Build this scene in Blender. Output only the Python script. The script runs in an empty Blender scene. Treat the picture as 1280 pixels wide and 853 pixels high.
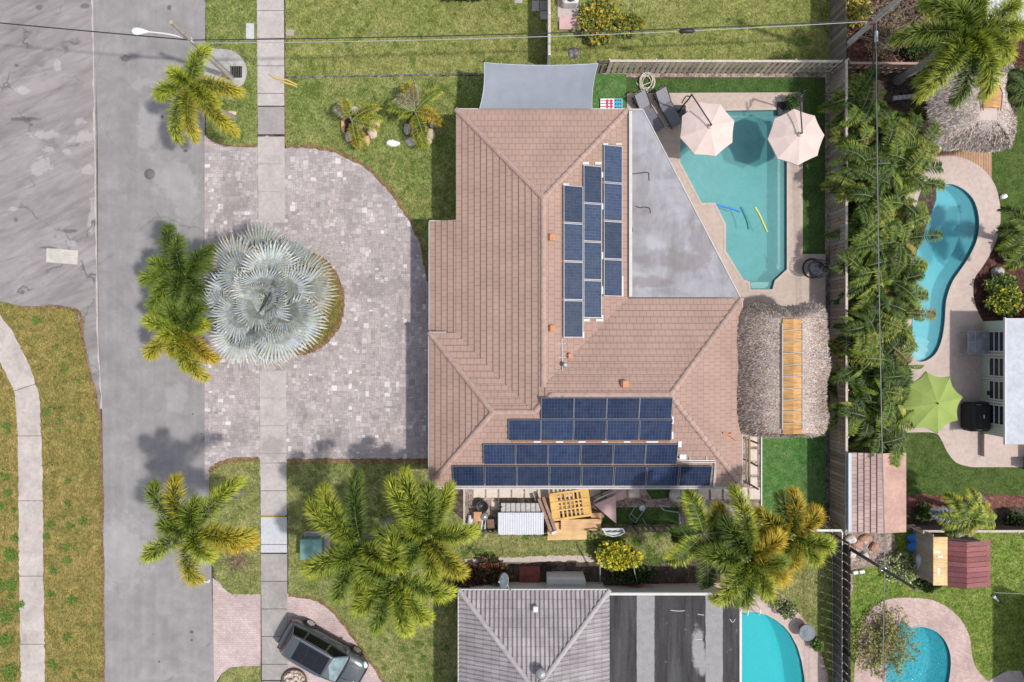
import bpy, math, random
from mathutils import Vector, Matrix, geometry
S = 0.044          # metres per photo pixel on the ground
H = 39.0           # height of the drone
sc = bpy.context.scene
COL = sc.collection
R = random.Random(7)
PI = math.pi

def P(px, py, h=0.0):
    k = S * (H - h) / H
    return Vector(((px - 640) * k, (426.5 - py) * k, h))
def G(px, py, z=0.0):
    return Vector(((px - 640) * S, (426.5 - py) * S, z))
def RP(px, py, zf):
    z = 3.0
    for _ in range(12):
        p = P(px, py, z); z = zf(p.x, p.y)
    p = P(px, py, z)
    return p

# ------------------------------------------------------------------ objects
BASE = {}
def tag(o, label=None, cat=None, group=None, kind=None):
    if label: o['label'] = label
    if cat: o['category'] = cat
    if group: o['group'] = group
    if kind: o['kind'] = kind
    return o
def thing(name, label, cat, loc=(0, 0, 0), group=None):
    o = bpy.data.objects.new(name, None)
    o.empty_display_size = 0.3
    COL.objects.link(o)
    o.location = loc
    BASE[o.name] = Vector(loc)
    return tag(o, label, cat, group)

class MB:
    def __init__(s):
        s.v = []; s.f = []; s.c = []; s.uv = []; s.sm = []
        s.hascol = False; s.hasuv = False
    def face(s, pts, col=None, uv=None, smooth=False):
        i = len(s.v)
        s.v.extend([tuple(p) for p in pts])
        s.f.append(tuple(range(i, i + len(pts))))
        s.c.append(col); s.uv.append(uv); s.sm.append(smooth)
        if col is not None: s.hascol = True
        if uv is not None: s.hasuv = True
    def idx(s, verts, faces, col=None, smooth=False):
        i = len(s.v)
        s.v.extend([tuple(p) for p in verts])
        for f in faces:
            s.f.append(tuple(k + i for k in f)); s.c.append(col); s.uv.append(None); s.sm.append(smooth)
        if col is not None: s.hascol = True
    def obox(s, o, ax, ay, az, col=None):
        # box from corner o with edge vectors
        o = Vector(o); ax = Vector(ax); ay = Vector(ay); az = Vector(az)
        v = [o, o+ax, o+ax+ay, o+ay, o+az, o+ax+az, o+ax+ay+az, o+ay+az]
        s.idx(v, [(0,3,2,1),(4,5,6,7),(0,1,5,4),(1,2,6,5),(2,3,7,6),(3,0,4,7)], col)
    def box(s, c, sx, sy, sz, rz=0.0, col=None, rx=0.0, ry=0.0):
        m = Matrix.Rotation(rz, 3, 'Z') @ Matrix.Rotation(ry, 3, 'Y') @ Matrix.Rotation(rx, 3, 'X')
        ax = m @ Vector((sx,0,0)); ay = m @ Vector((0,sy,0)); az = m @ Vector((0,0,sz))
        s.obox(Vector(c) - (ax+ay+az)/2, ax, ay, az, col)
    def cbox(s, c, sx, sy, sz, b=0.01, rz=0.0, col=None, rx=0.0, ry=0.0):
        # box with chamfered edges
        m = Matrix.Rotation(rz, 3, 'Z') @ Matrix.Rotation(ry, 3, 'Y') @ Matrix.Rotation(rx, 3, 'X')
        hx, hy, hz = sx/2, sy/2, sz/2; b = min(b, hx*.9, hy*.9, hz*.9)
        rings = []
        for z, d in ((-hz, b), (-hz+b, 0), (hz-b, 0), (hz, b)):
            x, y = hx-d, hy-d
            e = b if d == 0 else b*.4
            rings.append([(x-e,-y,z),(x,-y+e,z),(x,y-e,z),(x-e,y,z),(-x+e,y,z),(-x,y-e,z),(-x,-y+e,z),(-x+e,-y,z)])
        vs = [Vector(c) + m @ Vector(p) for r in rings for p in r]
        fs = [tuple(range(7,-1,-1)), tuple(range(24,32))]
        for k in range(3):
            for i in range(8):
                j = (i+1) % 8
                fs.append((k*8+i, k*8+j, k*8+8+j, k*8+8+i))
        s.idx(vs, fs, col)
    def tube(s, path, rad, n=8, col=None, caps=True, smooth=True):
        path = [Vector(p) for p in path]
        if not isinstance(rad, (list, tuple)): rad = [rad]*len(path)
        vs = []; up = None
        for i, p in enumerate(path):
            d = (path[min(i+1, len(path)-1)] - path[max(i-1, 0)])
            if d.length < 1e-9: d = Vector((0,0,1))
            d.normalize()
            if up is None:
                up = Vector((0,0,1)) if abs(d.z) < .9 else Vector((1,0,0))
            x = d.cross(up)
            if x.length < 1e-6: x = d.orthogonal()
            x.normalize(); y = x.cross(d).normalized(); up = y
            for k in range(n):
                a = 2*PI*k/n
                vs.append(p + (x*math.cos(a) + y*math.sin(a))*rad[i])
        fs = []
        for i in range(len(path)-1):
            for k in range(n):
                j = (k+1) % n
                fs.append((i*n+k, i*n+j, i*n+n+j, i*n+n+k))
        s.idx(vs, fs, col, smooth)
        if caps:
            s.idx(vs[:n], [tuple(range(n-1,-1,-1))], col)
            s.idx(vs[-n:], [tuple(range(n))], col)
    def lathe(s, prof, c=(0,0,0), n=24, col=None, smooth=True, m=None):
        vs = []
        for r, z in prof:
            for k in range(n):
                a = 2*PI*k/n
                p = Vector((r*math.cos(a), r*math.sin(a), z))
                if m: p = m @ p
                vs.append(Vector(c) + p)
        fs = []
        for i in range(len(prof)-1):
            for k in range(n):
                j = (k+1) % n
                fs.append((i*n+k, i*n+j, i*n+n+j, i*n+n+k))
        s.idx(vs, fs, col, smooth)
        if prof[-1][0] > 1e-4: s.idx(vs[-n:], [tuple(range(n))], col)
        if prof[0][0] > 1e-4: s.idx(vs[:n], [tuple(range(n-1,-1,-1))], col)
    def sheet(s, poly, z, holes=(), col=None):
        loops = [[Vector((p[0], p[1], 0)) for p in poly]] + [[Vector((p[0], p[1], 0)) for p in h] for h in holes]
        tris = geometry.tessellate_polygon(loops)
        flat = [p for l in loops for p in l]
        vs = [(p.x, p.y, z) for p in flat]
        fs = []
        for t in tris:
            a, b, c = (flat[i] for i in t)
            if (b-a).cross(c-a).z < 0: t = (t[0], t[2], t[1])
            fs.append(tuple(t))
        s.idx(vs, fs, col)
    def prism(s, poly, z0, z1, holes=(), col=None, bottom=False):
        s.sheet(poly, z1, holes, col)
        if bottom: s.sheet(poly, z0, holes, col)
        for l in [poly] + list(holes):
            n = len(l)
            for i in range(n):
                a, b = l[i], l[(i+1) % n]
                s.face([(a[0],a[1],z0),(b[0],b[1],z0),(b[0],b[1],z1),(a[0],a[1],z1)], col)
    def build(s, name, mat, parent=None, label=None, weld=False):
        if parent is not None:
            off = BASE[parent.name]
        else:
            xs = [v[0] for v in s.v]; ys = [v[1] for v in s.v]; zs = [v[2] for v in s.v]
            off = Vector(((min(xs)+max(xs))/2, (min(ys)+max(ys))/2, min(zs)))
        me = bpy.data.meshes.new(name)
        me.from_pydata([(v[0]-off.x, v[1]-off.y, v[2]-off.z) for v in s.v], [], s.f)
        if s.hascol:
            at = me.attributes.new('Col', 'FLOAT_COLOR', 'CORNER')
            buf = []
            for f, c in zip(s.f, s.c):
                c = c or (.5,.5,.5)
                buf.extend((c[0], c[1], c[2], 1.0)*len(f))
            at.data.foreach_set('color', buf)
        if s.hasuv:
            ul = me.uv_layers.new(name='UVMap')
            buf = []
            for f, u in zip(s.f, s.uv):
                if u is None: buf.extend((0.0, 0.0)*len(f))
                else:
                    for p in u: buf.extend((p[0], p[1]))
            ul.data.foreach_set('uv', buf)
        me.polygons.foreach_set('use_smooth', s.sm)
        me.materials.append(mat)
        me.validate(); me.update()
        o = bpy.data.objects.new(name, me)
        COL.objects.link(o)
        if parent is not None:
            o.parent = parent
            BASE[o.name] = off
        else:
            o.location = off
            BASE[o.name] = off
        if label: o['label'] = label
        return o

def smoothpoly(pts, n=5):
    # closed Catmull-Rom through pts
    out = []; N = len(pts)
    for i in range(N):
        p0, p1, p2, p3 = (Vector(pts[(i+k-1) % N][:2]) for k in range(4))
        for j in range(n):
            t = j/n
            q = 0.5*((2*p1) + (p2-p0)*t + (2*p0-5*p1+4*p2-p3)*t*t + (3*p1-p0-3*p2+p3)*t**3)
            out.append((q.x, q.y))
    return out
def smoothpath(pts, n=6):
    pts = [Vector(p) for p in pts]; out = []
    for i in range(len(pts)-1):
        p0 = pts[max(i-1,0)]; p1 = pts[i]; p2 = pts[i+1]; p3 = pts[min(i+2, len(pts)-1)]
        for j in range(n):
            t = j/n
            out.append(0.5*((2*p1)+(p2-p0)*t+(2*p0-5*p1+4*p2-p3)*t*t+(3*p1-p0-3*p2+p3)*t**3))
    out.append(pts[-1])
    return out
def gp(pts):            # photo pixels on the ground -> xy
    return [tuple(G(x, y)[:2]) for x, y in pts]
def inpoly(x, y, poly):
    c = False; n = len(poly); j = n-1
    for i in range(n):
        xi, yi = poly[i][0], poly[i][1]; xj, yj = poly[j][0], poly[j][1]
        if (yi > y) != (yj > y) and x < (xj-xi)*(y-yi)/(yj-yi)+xi: c = not c
        j = i
    return c
def rough_edge(poly, step=.25, amp=.04, rnd=None):
    rnd = rnd or random.Random(3)
    out = []; n = len(poly)
    for i in range(n):
        a = Vector(poly[i][:2]); b = Vector(poly[(i+1) % n][:2])
        L = (b-a).length; k = max(1, min(400, int(L/step)))
        if L > 150: k = 1
        d = (b-a)/max(L,1e-6); nn = Vector((-d.y, d.x))
        for j in range(k):
            q = a + (b-a)*j/k
            if j: q = q + nn*rnd.uniform(-amp, amp)
            out.append((q.x, q.y))
    return out

# ------------------------------------------------------------------ materials
class NT:
    def __init__(s, name):
        s.m = bpy.data.materials.new(name); s.m.use_nodes = True
        s.t = s.m.node_tree; s.t.nodes.clear()
        s.out = s.n('ShaderNodeOutputMaterial')
    def n(s, typ, **kw):
        nd = s.t.nodes.new(typ)
        for k, v in kw.items():
            if k in nd.inputs: 
                nd.inputs[k].default_value = v
            else: setattr(nd, k, v)
        return nd
    def l(s, a, b): s.t.links.new(a, b)
    def pos(s): return s.n('ShaderNodeNewGeometry').outputs['Position']
    def noise(s, vec, scale, detail=4.0, rough=.6, dist=0.0):
        nd = s.n('ShaderNodeTexNoise')
        nd.inputs['Scale'].default_value = scale; nd.inputs['Detail'].default_value = detail
        nd.inputs['Roughness'].default_value = rough; nd.inputs['Distortion'].default_value = dist
        if vec is not None: s.l(vec, nd.inputs['Vector'])
        return nd.outputs['Fac']
    def ramp(s, fac, stops, interp='LINEAR'):
        nd = s.n('ShaderNodeValToRGB'); nd.color_ramp.interpolation = interp
        e = nd.color_ramp.elements
        while len(e) < len(stops): e.new(.5)
        for k, (p, c) in enumerate(stops):
            e[k].position = p
            e[k].color = (c[0],c[1],c[2],1) if hasattr(c, '__len__') else (c,c,c,1)
        s.l(fac, nd.inputs['Fac'])
        return nd.outputs['Color']
    def mix(s, fac, a, b, mode='MIX'):
        nd = s.n('ShaderNodeMix', data_type='RGBA', blend_type=mode)
        for sock, v in ((nd.inputs[0], fac), (nd.inputs[6], a), (nd.inputs[7], b)):
            if hasattr(v, 'is_linked') or hasattr(v, 'links'): s.l(v, sock)
            elif hasattr(v, '__len__'): sock.default_value = (v[0],v[1],v[2],1)
            else: sock.default_value = v
        return nd.outputs[2]
    def math(s, op, a, b=None, clamp=False):
        nd = s.n('ShaderNodeMath', operation=op, use_clamp=clamp)
        for sock, v in ((nd.inputs[0], a), (nd.inputs[1], b)):
            if v is None: continue
            if hasattr(v, 'links'): s.l(v, sock)
            else: sock.default_value = v
        return nd.outputs[0]
    def mapping(s, vec, scale=(1,1,1), rot=0.0, loc=(0,0,0)):
        nd = s.n('ShaderNodeMapping')
        nd.inputs['Scale'].default_value = scale; nd.inputs['Rotation'].default_value = (0,0,rot)
        nd.inputs['Location'].default_value = loc
        s.l(vec, nd.inputs['Vector']); return nd.outputs[0]
    def bump(s, h, strength=.3, dist=.02):
        nd = s.n('ShaderNodeBump'); nd.inputs['Strength'].default_value = strength
        nd.inputs['Distance'].default_value = dist
        s.l(h, nd.inputs['Height']); return nd.outputs[0]
    def bsdf(s, color, rough=.8, metal=0.0, normal=None, spec=.5, **kw):
        b = s.n('ShaderNodeBsdfPrincipled')
        if hasattr(color, 'links'): s.l(color, b.inputs['Base Color'])
        else: b.inputs['Base Color'].default_value = (color[0],color[1],color[2],1)
        if hasattr(rough, 'links'): s.l(rough, b.inputs['Roughness'])
        else: b.inputs['Roughness'].default_value = rough
        b.inputs['Metallic'].default_value = metal
        b.inputs['Specular IOR Level'].default_value = spec
        if normal is not None: s.l(normal, b.inputs['Normal'])
        for k, v in kw.items():
            b.inputs[k].default_value = v
        s.l(b.outputs[0], s.out.inputs['Surface'])
        return b

def M_plain(name, c, rough=.6, var=.15, scale=6.0, metal=0.0, bump=.1, spec=.4, obj=True, big=.12):
    t = NT(name)
    v = t.n('ShaderNodeTexCoord').outputs['Object'] if obj else t.pos()
    f = t.noise(v, scale, 6, .65)
    g = t.noise(v, scale*.12, 3, .5)
    lo = tuple(x*(1-var) for x in c); hi = tuple(min(1, x*(1+var)) for x in c)
    col = t.ramp(f, [(.3, lo), (.7, hi)])
    col = t.mix(t.math('MULTIPLY', g, big*2), col, tuple(x*.55 for x in c))
    t.bsdf(col, rough, metal, t.bump(f, bump, .01) if bump else None, spec)
    return t.m

def M_grass(name, cols, straw=.3, fine=34.0, seed=0.0, bump=.9):
    # cols: dark, mid, light, straw
    t = NT(name)
    v = t.mapping(t.pos(), loc=(seed, seed*.7, 0))
    # long soft strands: two stretched noises at different angles, plus tufts and broad patches
    f1 = t.noise(v, fine*.26, 5, .75, .6)
    f2 = t.noise(t.mapping(v, scale=(1, .45, 1), rot=.5), fine*.62, 4, .8, .8)
    b1 = t.noise(v, .38, 6, .68, .5)
    b2 = t.noise(v, 1.9, 5, .7, .3)
    b3 = t.noise(v, 4.6, 4, .7)
    col = t.ramp(f1, [(.34, cols[0]), (.5, cols[1]), (.64, cols[2])])
    m = t.math('ADD', t.math('MULTIPLY', t.math('SUBTRACT', b1, .5), 1.5), t.math('ADD', t.math('MULTIPLY', t.math('SUBTRACT', b2, .5), 1.1), t.math('MULTIPLY', t.math('SUBTRACT', b3, .5), .9)))
    k = t.ramp(t.math('ADD', m, straw), [(.08, 0.0), (.92, 1.0)])
    k2 = t.math('MULTIPLY', k, t.ramp(f2, [(.32, .25), (.62, 1.0)]))
    col = t.mix(k2, col, cols[3])
    sp = t.ramp(f2, [(.34, .50), (.5, .98), (.66, 1.5)])
    col = t.mix(1.0, col, sp, 'MULTIPLY')
    col = t.mix(1.0, col, t.ramp(b2, [(.34, .72), (.6, 1.08)]), 'MULTIPLY')
    h = t.math('ADD', f2, t.math('MULTIPLY', f1, .7))
    t.bsdf(col, .9, 0, t.bump(h, bump, .06), .15)
    return t.m

def M_leaf(name='leaf', trans=.28, rough=.45, tint=(1.15,1.25,.6)):
    t = NT(name)
    a = t.n('ShaderNodeVertexColor', layer_name='Col').outputs['Color']
    f = t.noise(t.pos(), 9.0, 3, .6)
    col = t.mix(1.0, a, t.ramp(f, [(.3, .78), (.7, 1.22)]), 'MULTIPLY')
    b = t.bsdf(col, rough, 0, None, .18)
    tr = t.n('ShaderNodeBsdfTranslucent'); t.l(t.mix(1.0, col, tint, 'MULTIPLY'), tr.inputs['Color'])
    mx = t.n('ShaderNodeMixShader'); mx.inputs[0].default_value = trans
    t.l(b.outputs[0], mx.inputs[1]); t.l(tr.outputs[0], mx.inputs[2])
    t.l(mx.outputs[0], t.out.inputs['Surface'])
    return t.m
def M_col(name, rough=.8, var=.25, scale=14.0, bump=.2, spec=.3, metal=0.0, dark_patches=None):
    t = NT(name)
    a = t.n('ShaderNodeVertexColor', layer_name='Col').outputs['Color']
    v = t.pos()
    f = t.noise(v, scale, 6, .7)
    g = t.noise(v, .5, 4, .6)
    col = t.mix(1.0, a, t.ramp(f, [(.3, 1-var), (.7, 1+var)]), 'MULTIPLY')
    col = t.mix(1.0, col, t.ramp(g, [(.35, .88), (.65, 1.08)]), 'MULTIPLY')
    if dark_patches: col = t.mix(t.math('MULTIPLY', blobs(t, v, dark_patches, 1.2, 1.2), .35), col, (.17,.145,.14))
    t.bsdf(col, rough, metal, t.bump(f, bump, .01), spec)
    return t.m
def M_wood(name, c, rough=.8, grain=1.0, rot=0.0, var=.3):
    t = NT(name)
    v = t.mapping(t.n('ShaderNodeTexCoord').outputs['Object'], scale=(2.0*grain, 30*grain, 2.0*grain), rot=rot)
    f = t.noise(v, 1.6, 6, .7, .6)
    g = t.noise(t.pos(), 1.3, 3, .6)
    col = t.ramp(f, [(.3, tuple(x*(1-var) for x in c)), (.7, tuple(min(1,x*(1+var)) for x in c))])
    col = t.mix(1.0, col, t.ramp(g, [(.3, .75), (.7, 1.15)]), 'MULTIPLY')
    t.bsdf(col, rough, 0, t.bump(f, .25, .01), .25)
    return t.m
def M_brick(name, c1, c2, mortar, bw, rh, ms=.012, rough=.85, uv=True, bump=.4, dirt=.25, offset=.5, rot=0.0, squash=1.0, sf=2, fv=(.84,1.14)):
    t = NT(name)
    v = t.n('ShaderNodeUVMap').outputs[0] if uv else t.mapping(t.pos(), rot=rot)
    b = t.n('ShaderNodeTexBrick', offset=offset, squash=squash, squash_frequency=sf)
    b.inputs['Scale'].default_value = 1.0; b.inputs['Mortar Size'].default_value = ms
    b.inputs['Mortar Smooth'].default_value = .1; b.inputs['Bias'].default_value = 0
    b.inputs['Brick Width'].default_value = bw; b.inputs['Row Height'].default_value = rh
    b.inputs['Color1'].default_value = (*c1, 1); b.inputs['Color2'].default_value = (*c2, 1)
    b.inputs['Mortar'].default_value = (*mortar, 1)
    t.l(v, b.inputs['Vector'])
    p = t.pos()
    f = t.noise(p, 11.0, 6, .7); g = t.noise(p, .6, 4, .65)
    col = t.mix(1.0, b.outputs['Color'], t.ramp(f, [(.3, fv[0]), (.7, fv[1])]), 'MULTIPLY')
    col = t.mix(1.0, col, t.ramp(g, [(.3, 1-dirt), (.65, 1.06)]), 'MULTIPLY')
    h = t.math('ADD', t.math('MULTIPLY', b.outputs['Fac'], -1.0), t.math('MULTIPLY', f, .25))
    t.bsdf(col, rough, 0, t.bump(h, bump, .015), .3)
    return t.m
def M_water(name, tint, dens, rip=.03, ripscale=5.0, turb=.30, tcol=None, bd=.03):
    t = NT(name)
    tr = t.n('ShaderNodeBsdfTransparent')
    gl = t.n('ShaderNodeBsdfGlossy'); gl.inputs['Roughness'].default_value = .04
    fr = t.n('ShaderNodeFresnel'); fr.inputs['IOR'].default_value = 1.33
    nz = t.bump(t.noise(t.pos(), ripscale, 3, .5, .5), rip*10, bd)
    t.l(nz, fr.inputs['Normal']); t.l(nz, gl.inputs['Normal'])
    mx = t.n('ShaderNodeMixShader')
    # suspended matter: part of the light is scattered back near the surface
    df = t.n('ShaderNodeBsdfDiffuse'); df.inputs['Color'].default_value = (*(tcol or (tint[0]*.4+.02, tint[1]*.55, tint[2]*.60)), 1)
    tb = t.n('ShaderNodeMixShader'); tb.inputs[0].default_value = turb
    t.l(tr.outputs[0], tb.inputs[1]); t.l(df.outputs[0], tb.inputs[2])
    t.l(fr.outputs[0], mx.inputs[0]); t.l(tb.outputs[0], mx.inputs[1]); t.l(gl.outputs[0], mx.inputs[2])
    t.l(mx.outputs[0], t.out.inputs['Surface'])
    va = t.n('ShaderNodeVolumeAbsorption')
    va.inputs['Color'].default_value = (*tint, 1); va.inputs['Density'].default_value = dens
    t.l(va.outputs[0], t.out.inputs['Volume'])
    return t.m
def M_glass(name, c=(.02,.03,.035), rough=.05):
    t = NT(name)
    f = t.noise(t.pos(), 3.0, 3, .5)
    t.bsdf(t.ramp(f, [(.3, tuple(x*.7 for x in c)), (.7, tuple(x*1.4 for x in c))]), rough, 0, None, .6)
    return t.m
# ================================================================== materials of the setting
def blobs(t, v, lst, nscale=2.5, namp=.5):
    # irregular patches: list of (x, y, rx, ry) in metres -> mask 0..1
    nz = t.math('MULTIPLY', t.math('SUBTRACT', t.noise(v, nscale, 5, .7), .5), namp*2)
    acc = None
    for x, y, rx, ry in lst:
        m = t.n('ShaderNodeMapping'); m.inputs['Location'].default_value = (-x/rx, -y/ry, 0)
        m.inputs['Scale'].default_value = (1/rx, 1/ry, 0); t.l(v, m.inputs['Vector'])
        ln = t.n('ShaderNodeVectorMath', operation='LENGTH'); t.l(m.outputs[0], ln.inputs[0])
        d = t.math('SUBTRACT', 1.0, t.math('ADD', ln.outputs['Value'], nz), True)
        d = t.math('MULTIPLY', d, 3.0, True)
        acc = d if acc is None else t.math('MAXIMUM', acc, d)
    return acc
def pxb(lst):
    return [(*G(x, y)[:2], rx*S, ry*S) for x, y, rx, ry in lst]
def cracks(t, v, scale, width, dist=.8):
    nz = t.n('ShaderNodeTexNoise'); nz.inputs['Scale'].default_value = 1.2; nz.inputs['Detail'].default_value = 6
    t.l(v, nz.inputs['Vector'])
    vm = t.n('ShaderNodeVectorMath', operation='MULTIPLY_ADD')
    t.l(nz.outputs['Color'], vm.inputs[0]); vm.inputs[1].default_value = (dist, dist, 0); t.l(v, vm.inputs[2])
    vo = t.n('ShaderNodeTexVoronoi', feature='DISTANCE_TO_EDGE'); vo.inputs['Scale'].default_value = scale
    t.l(vm.outputs[0], vo.inputs['Vector'])
    c = t.ramp(vo.outputs['Distance'], [(0.0, 1.0), (width, 0.0)])
    br = t.ramp(t.noise(v, .55, 3, .6), [(.48, 0.0), (.60, 1.0)])
    return t.math('MULTIPLY', c, br)

def M_asphalt():
    t = NT('asphalt'); v = t.pos()
    f = t.noise(v, 45, 4, .8); g = t.noise(v, .35, 5, .6, .3)
    st = t.noise(t.mapping(v, scale=(2.2, .05, 1)), 1.0, 5, .6)
    col = t.ramp(g, [(.3, (.205,.190,.185)), (.7, (.268,.250,.243))])
    col = t.mix(1.0, col, t.ramp(st, [(.32, .93), (.68, 1.06)]), 'MULTIPLY')
    mo = t.noise(v, 1.4, 6, .72, .4)
    col = t.mix(1.0, col, t.ramp(mo, [(.32, .86), (.68, 1.12)]), 'MULTIPLY')
    col = t.mix(1.0, col, t.ramp(f, [(.28, .80), (.72, 1.18)]), 'MULTIPLY')
    pale = blobs(t, v, pxb([(186,160,14,40),(232,250,18,34),(214,300,14,20),(220,225,34,22),(175,105,14,12),(150,690,34,50),(222,500,14,22)]), 1.3, 1.5)
    col = t.mix(t.math('MULTIPLY', pale, .26), col, (.40,.385,.385))
    oil = blobs(t, v, pxb([(203,146,2.5,2.5),(157,73,7,5),(188,215,3,3),(232,189,3,2),(230,730,1.5,1.5),(240,790,3,2.4),(240,800,2,2),(199,827,1.6,1.6),(241,518,1.6,1.6),(252,542,1.4,1.4),(192,793,1,1),(212,10,3,4)]), 6, .8)
    col = t.mix(t.math('MULTIPLY', oil, .7), col, (.06,.055,.06))
    col = t.mix(t.math('MULTIPLY', cracks(t, v, .09, .006), .5), col, (.09,.085,.085))
    t.bsdf(col, .85, 0, t.bump(f, .5, .01), .25)
    return t.m
def M_oldasphalt():
    t = NT('old_asphalt'); v = t.pos()
    f = t.noise(v, 38, 5, .8); g = t.noise(v, .28, 6, .65, 1.2)
    rot = t.mapping(t.mapping(v, rot=-.62), scale=(.14, 1.1, 1))
    st = t.noise(rot, .9, 6, .65, 1.6)
    rot2 = t.mapping(t.mapping(v, rot=-.35), scale=(.3, 2.6, 1))
    st2 = t.noise(rot2, .6, 6, .65, 1.4)
    col = t.ramp(g, [(.28, (.195,.174,.170)), (.72, (.300,.274,.268))])
    col = t.mix(1.0, col, t.ramp(st, [(.34, .84), (.52, 1.0), (.68, 1.10)]), 'MULTIPLY')
    col = t.mix(.7, col, t.mix(1.0, col, t.ramp(st2, [(.36, .76), (.52, 1.0), (.70, 1.10)]), 'MULTIPLY'))
    col = t.mix(1.0, col, t.ramp(f, [(.28, .82), (.72, 1.15)]), 'MULTIPLY')
    pale = blobs(t, v, pxb([(57,169,20,6),(105,172,18,9),(52,207,14,11),(72,82,6,8),(28,113,10,5),(100,152,8,5),(115,270,5,22),(60,187,8,4),(84,190,6,4),(110,213,16,6),(17,262,6,3),(90,305,6,5),(48,215,8,6)]), 2.6, 1.5)
    col = t.mix(t.math('MULTIPLY', pale, .40), col, (.44,.41,.40))
    dk = blobs(t, v, pxb([(28,365,4,4),(21,82,4,2),(106,8,7,4),(20,275,3,3),(30,149,22,3),(60,310,12,2.5),(50,10,5,4),(88,289,11,3)]), 3, .9)
    col = t.mix(t.math('MULTIPLY', dk, .65), col, (.08,.072,.072))
    col = t.mix(t.math('MULTIPLY', cracks(t, v, .20, .016, 2.0), .9), col, (.085,.078,.078))
    t.bsdf(col, .88, 0, t.bump(f, .5, .012), .2)
    return t.m
def M_concrete(name, c, joint=0.0, dirt=.35, dark_patches=None):
    t = NT(name); v = t.pos()
    f = t.noise(v, 26, 6, .75); g = t.noise(v, .8, 6, .7, .5); k = t.noise(v, 4.5, 5, .7)
    col = t.ramp(g, [(.3, tuple(x*(1-dirt*.6) for x in c)), (.62, c)])
    col = t.mix(1.0, col, t.ramp(k, [(.3, .86), (.6, 1.04)]), 'MULTIPLY')
    col = t.mix(1.0, col, t.ramp(f, [(.3, .85), (.7, 1.12)]), 'MULTIPLY')
    sp = t.ramp(t.noise(v, 8, 4, .7), [(.66, 0.0), (.76, 1.0)])
    col = t.mix(t.math('MULTIPLY', sp, .25), col, tuple(x*.6 for x in c))
    if dark_patches:
        col = t.mix(t.math('MULTIPLY', blobs(t, v, dark_patches, 1.5, .7), .45), col, tuple(x*.45 for x in c))
    t.bsdf(col, .85, 0, t.bump(f, .25, .01), .25)
    return t.m

MAT = {}
MAT['asphalt'] = M_asphalt(); MAT['old_asphalt'] = M_oldasphalt()
MAT['soil'] = M_grass('soil', [(.035,.024,.018),(.075,.052,.040),(.13,.10,.08),(.17,.13,.10)], .25, 22, 3, .8)
MAT['mulch'] = M_grass('mulch', [(.03,.012,.010),(.085,.035,.028),(.15,.07,.055),(.10,.06,.05)], .2, 20, 5, .9)
MAT['red_mulch'] = M_grass('red_mulch', [(.07,.025,.018),(.18,.075,.055),(.28,.14,.11),(.12,.06,.045)], .3, 20, 5, .9)
MAT['gravel'] = M_grass('gravel', [(.10,.08,.065),(.30,.24,.20),(.50,.43,.38),(.36,.24,.19)], .3, 16, 9, 1.0)
MAT['darkrock'] = M_grass('dark_rock', [(.03,.025,.03),(.13,.11,.12),(.30,.26,.27),(.2,.17,.17)], .25, 15, 9, 1.0)
MAT['lawn_north'] = M_grass('lawn_north', [(.062,.092,.018),(.145,.182,.036),(.225,.255,.065),(.32,.285,.11)], .44, 30, 1)
MAT['lawn_front'] = M_grass('lawn_front', [(.055,.092,.022),(.135,.180,.040),(.225,.265,.07),(.33,.29,.12)], .30, 30, 2)
MAT['lawn_verge'] = M_grass('lawn_verge', [(.070,.092,.017),(.155,.155,.034),(.235,.21,.056),(.33,.222,.082)], .50, 28, 4)
MAT['lawn_island'] = M_grass('lawn_island', [(.05,.07,.014),(.12,.125,.026),(.19,.165,.045),(.26,.17,.06)], .45, 30, 6)
MAT['lawn_south'] = M_grass('lawn_south', [(.060,.092,.020),(.140,.180,.042),(.235,.260,.075),(.35,.29,.14)], .40, 30, 6)
MAT['lawn_pool'] = M_grass('lawn_pool', [(.050,.085,.014),(.13,.20,.030),(.22,.29,.06),(.28,.27,.08)], .26, 30, 8)
MAT['turf'] = M_grass('turf', [(.026,.058,.014),(.052,.105,.024),(.085,.15,.035),(.08,.11,.035)], .25, 40, 2, .7)
MAT['turf_bright'] = M_grass('turf_bright', [(.034,.105,.022),(.062,.165,.036),(.105,.225,.06),(.16,.17,.08)], .28, 40, 3, .6)
MAT['turf_right'] = M_grass('turf_right', [(.022,.050,.010),(.055,.100,.018),(.10,.145,.03),(.10,.115,.04)], .3, 40, 7, .7)
MAT['sidewalk'] = M_concrete('sidewalk_concrete', (.43,.385,.36), dark_patches=pxb([(341,560,16,20),(343,690,14,25)]))
MAT['sidewalk_dark'] = M_concrete('sidewalk_dark', (.31,.28,.27))
MAT['sidewalk_grey'] = M_concrete('sidewalk_grey', (.33,.305,.285), dirt=.5)
MAT['sidewalk_new'] = M_concrete('sidewalk_new', (.46,.46,.475), dirt=.1)
MAT['footpath'] = M_concrete('old_footpath', (.46,.40,.365), dirt=.5)
MAT['deck'] = M_concrete('beige_deck', (.46,.365,.31), dirt=.2)
MAT['deck_grey'] = M_concrete('grey_deck', (.42,.355,.34), dirt=.2)
MAT['deck_pink'] = M_concrete('pale_pink_deck', (.48,.38,.335), dirt=.18)
MAT['coping'] = M_concrete('coping', (.49,.405,.35), dirt=.2)
MAT['paint'] = M_concrete('road_paint', (.50,.455,.40), dirt=.5)
MAT['pavers'] = M_col('paver_stone', .85, .22, 18, .35, dark_patches=pxb([(414,548,26,11),(400,556,16,8),(470,520,8,5),(378,520,9,20),(500,400,5,40),(300,540,14,26),(470,360,60,14),(440,250,20,40),(290,240,16,40)]))  # uneven darker patches in the paving, brown stains among them
MAT['paver_base'] = M_concrete('paver_sand', (.24,.215,.21))
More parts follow.
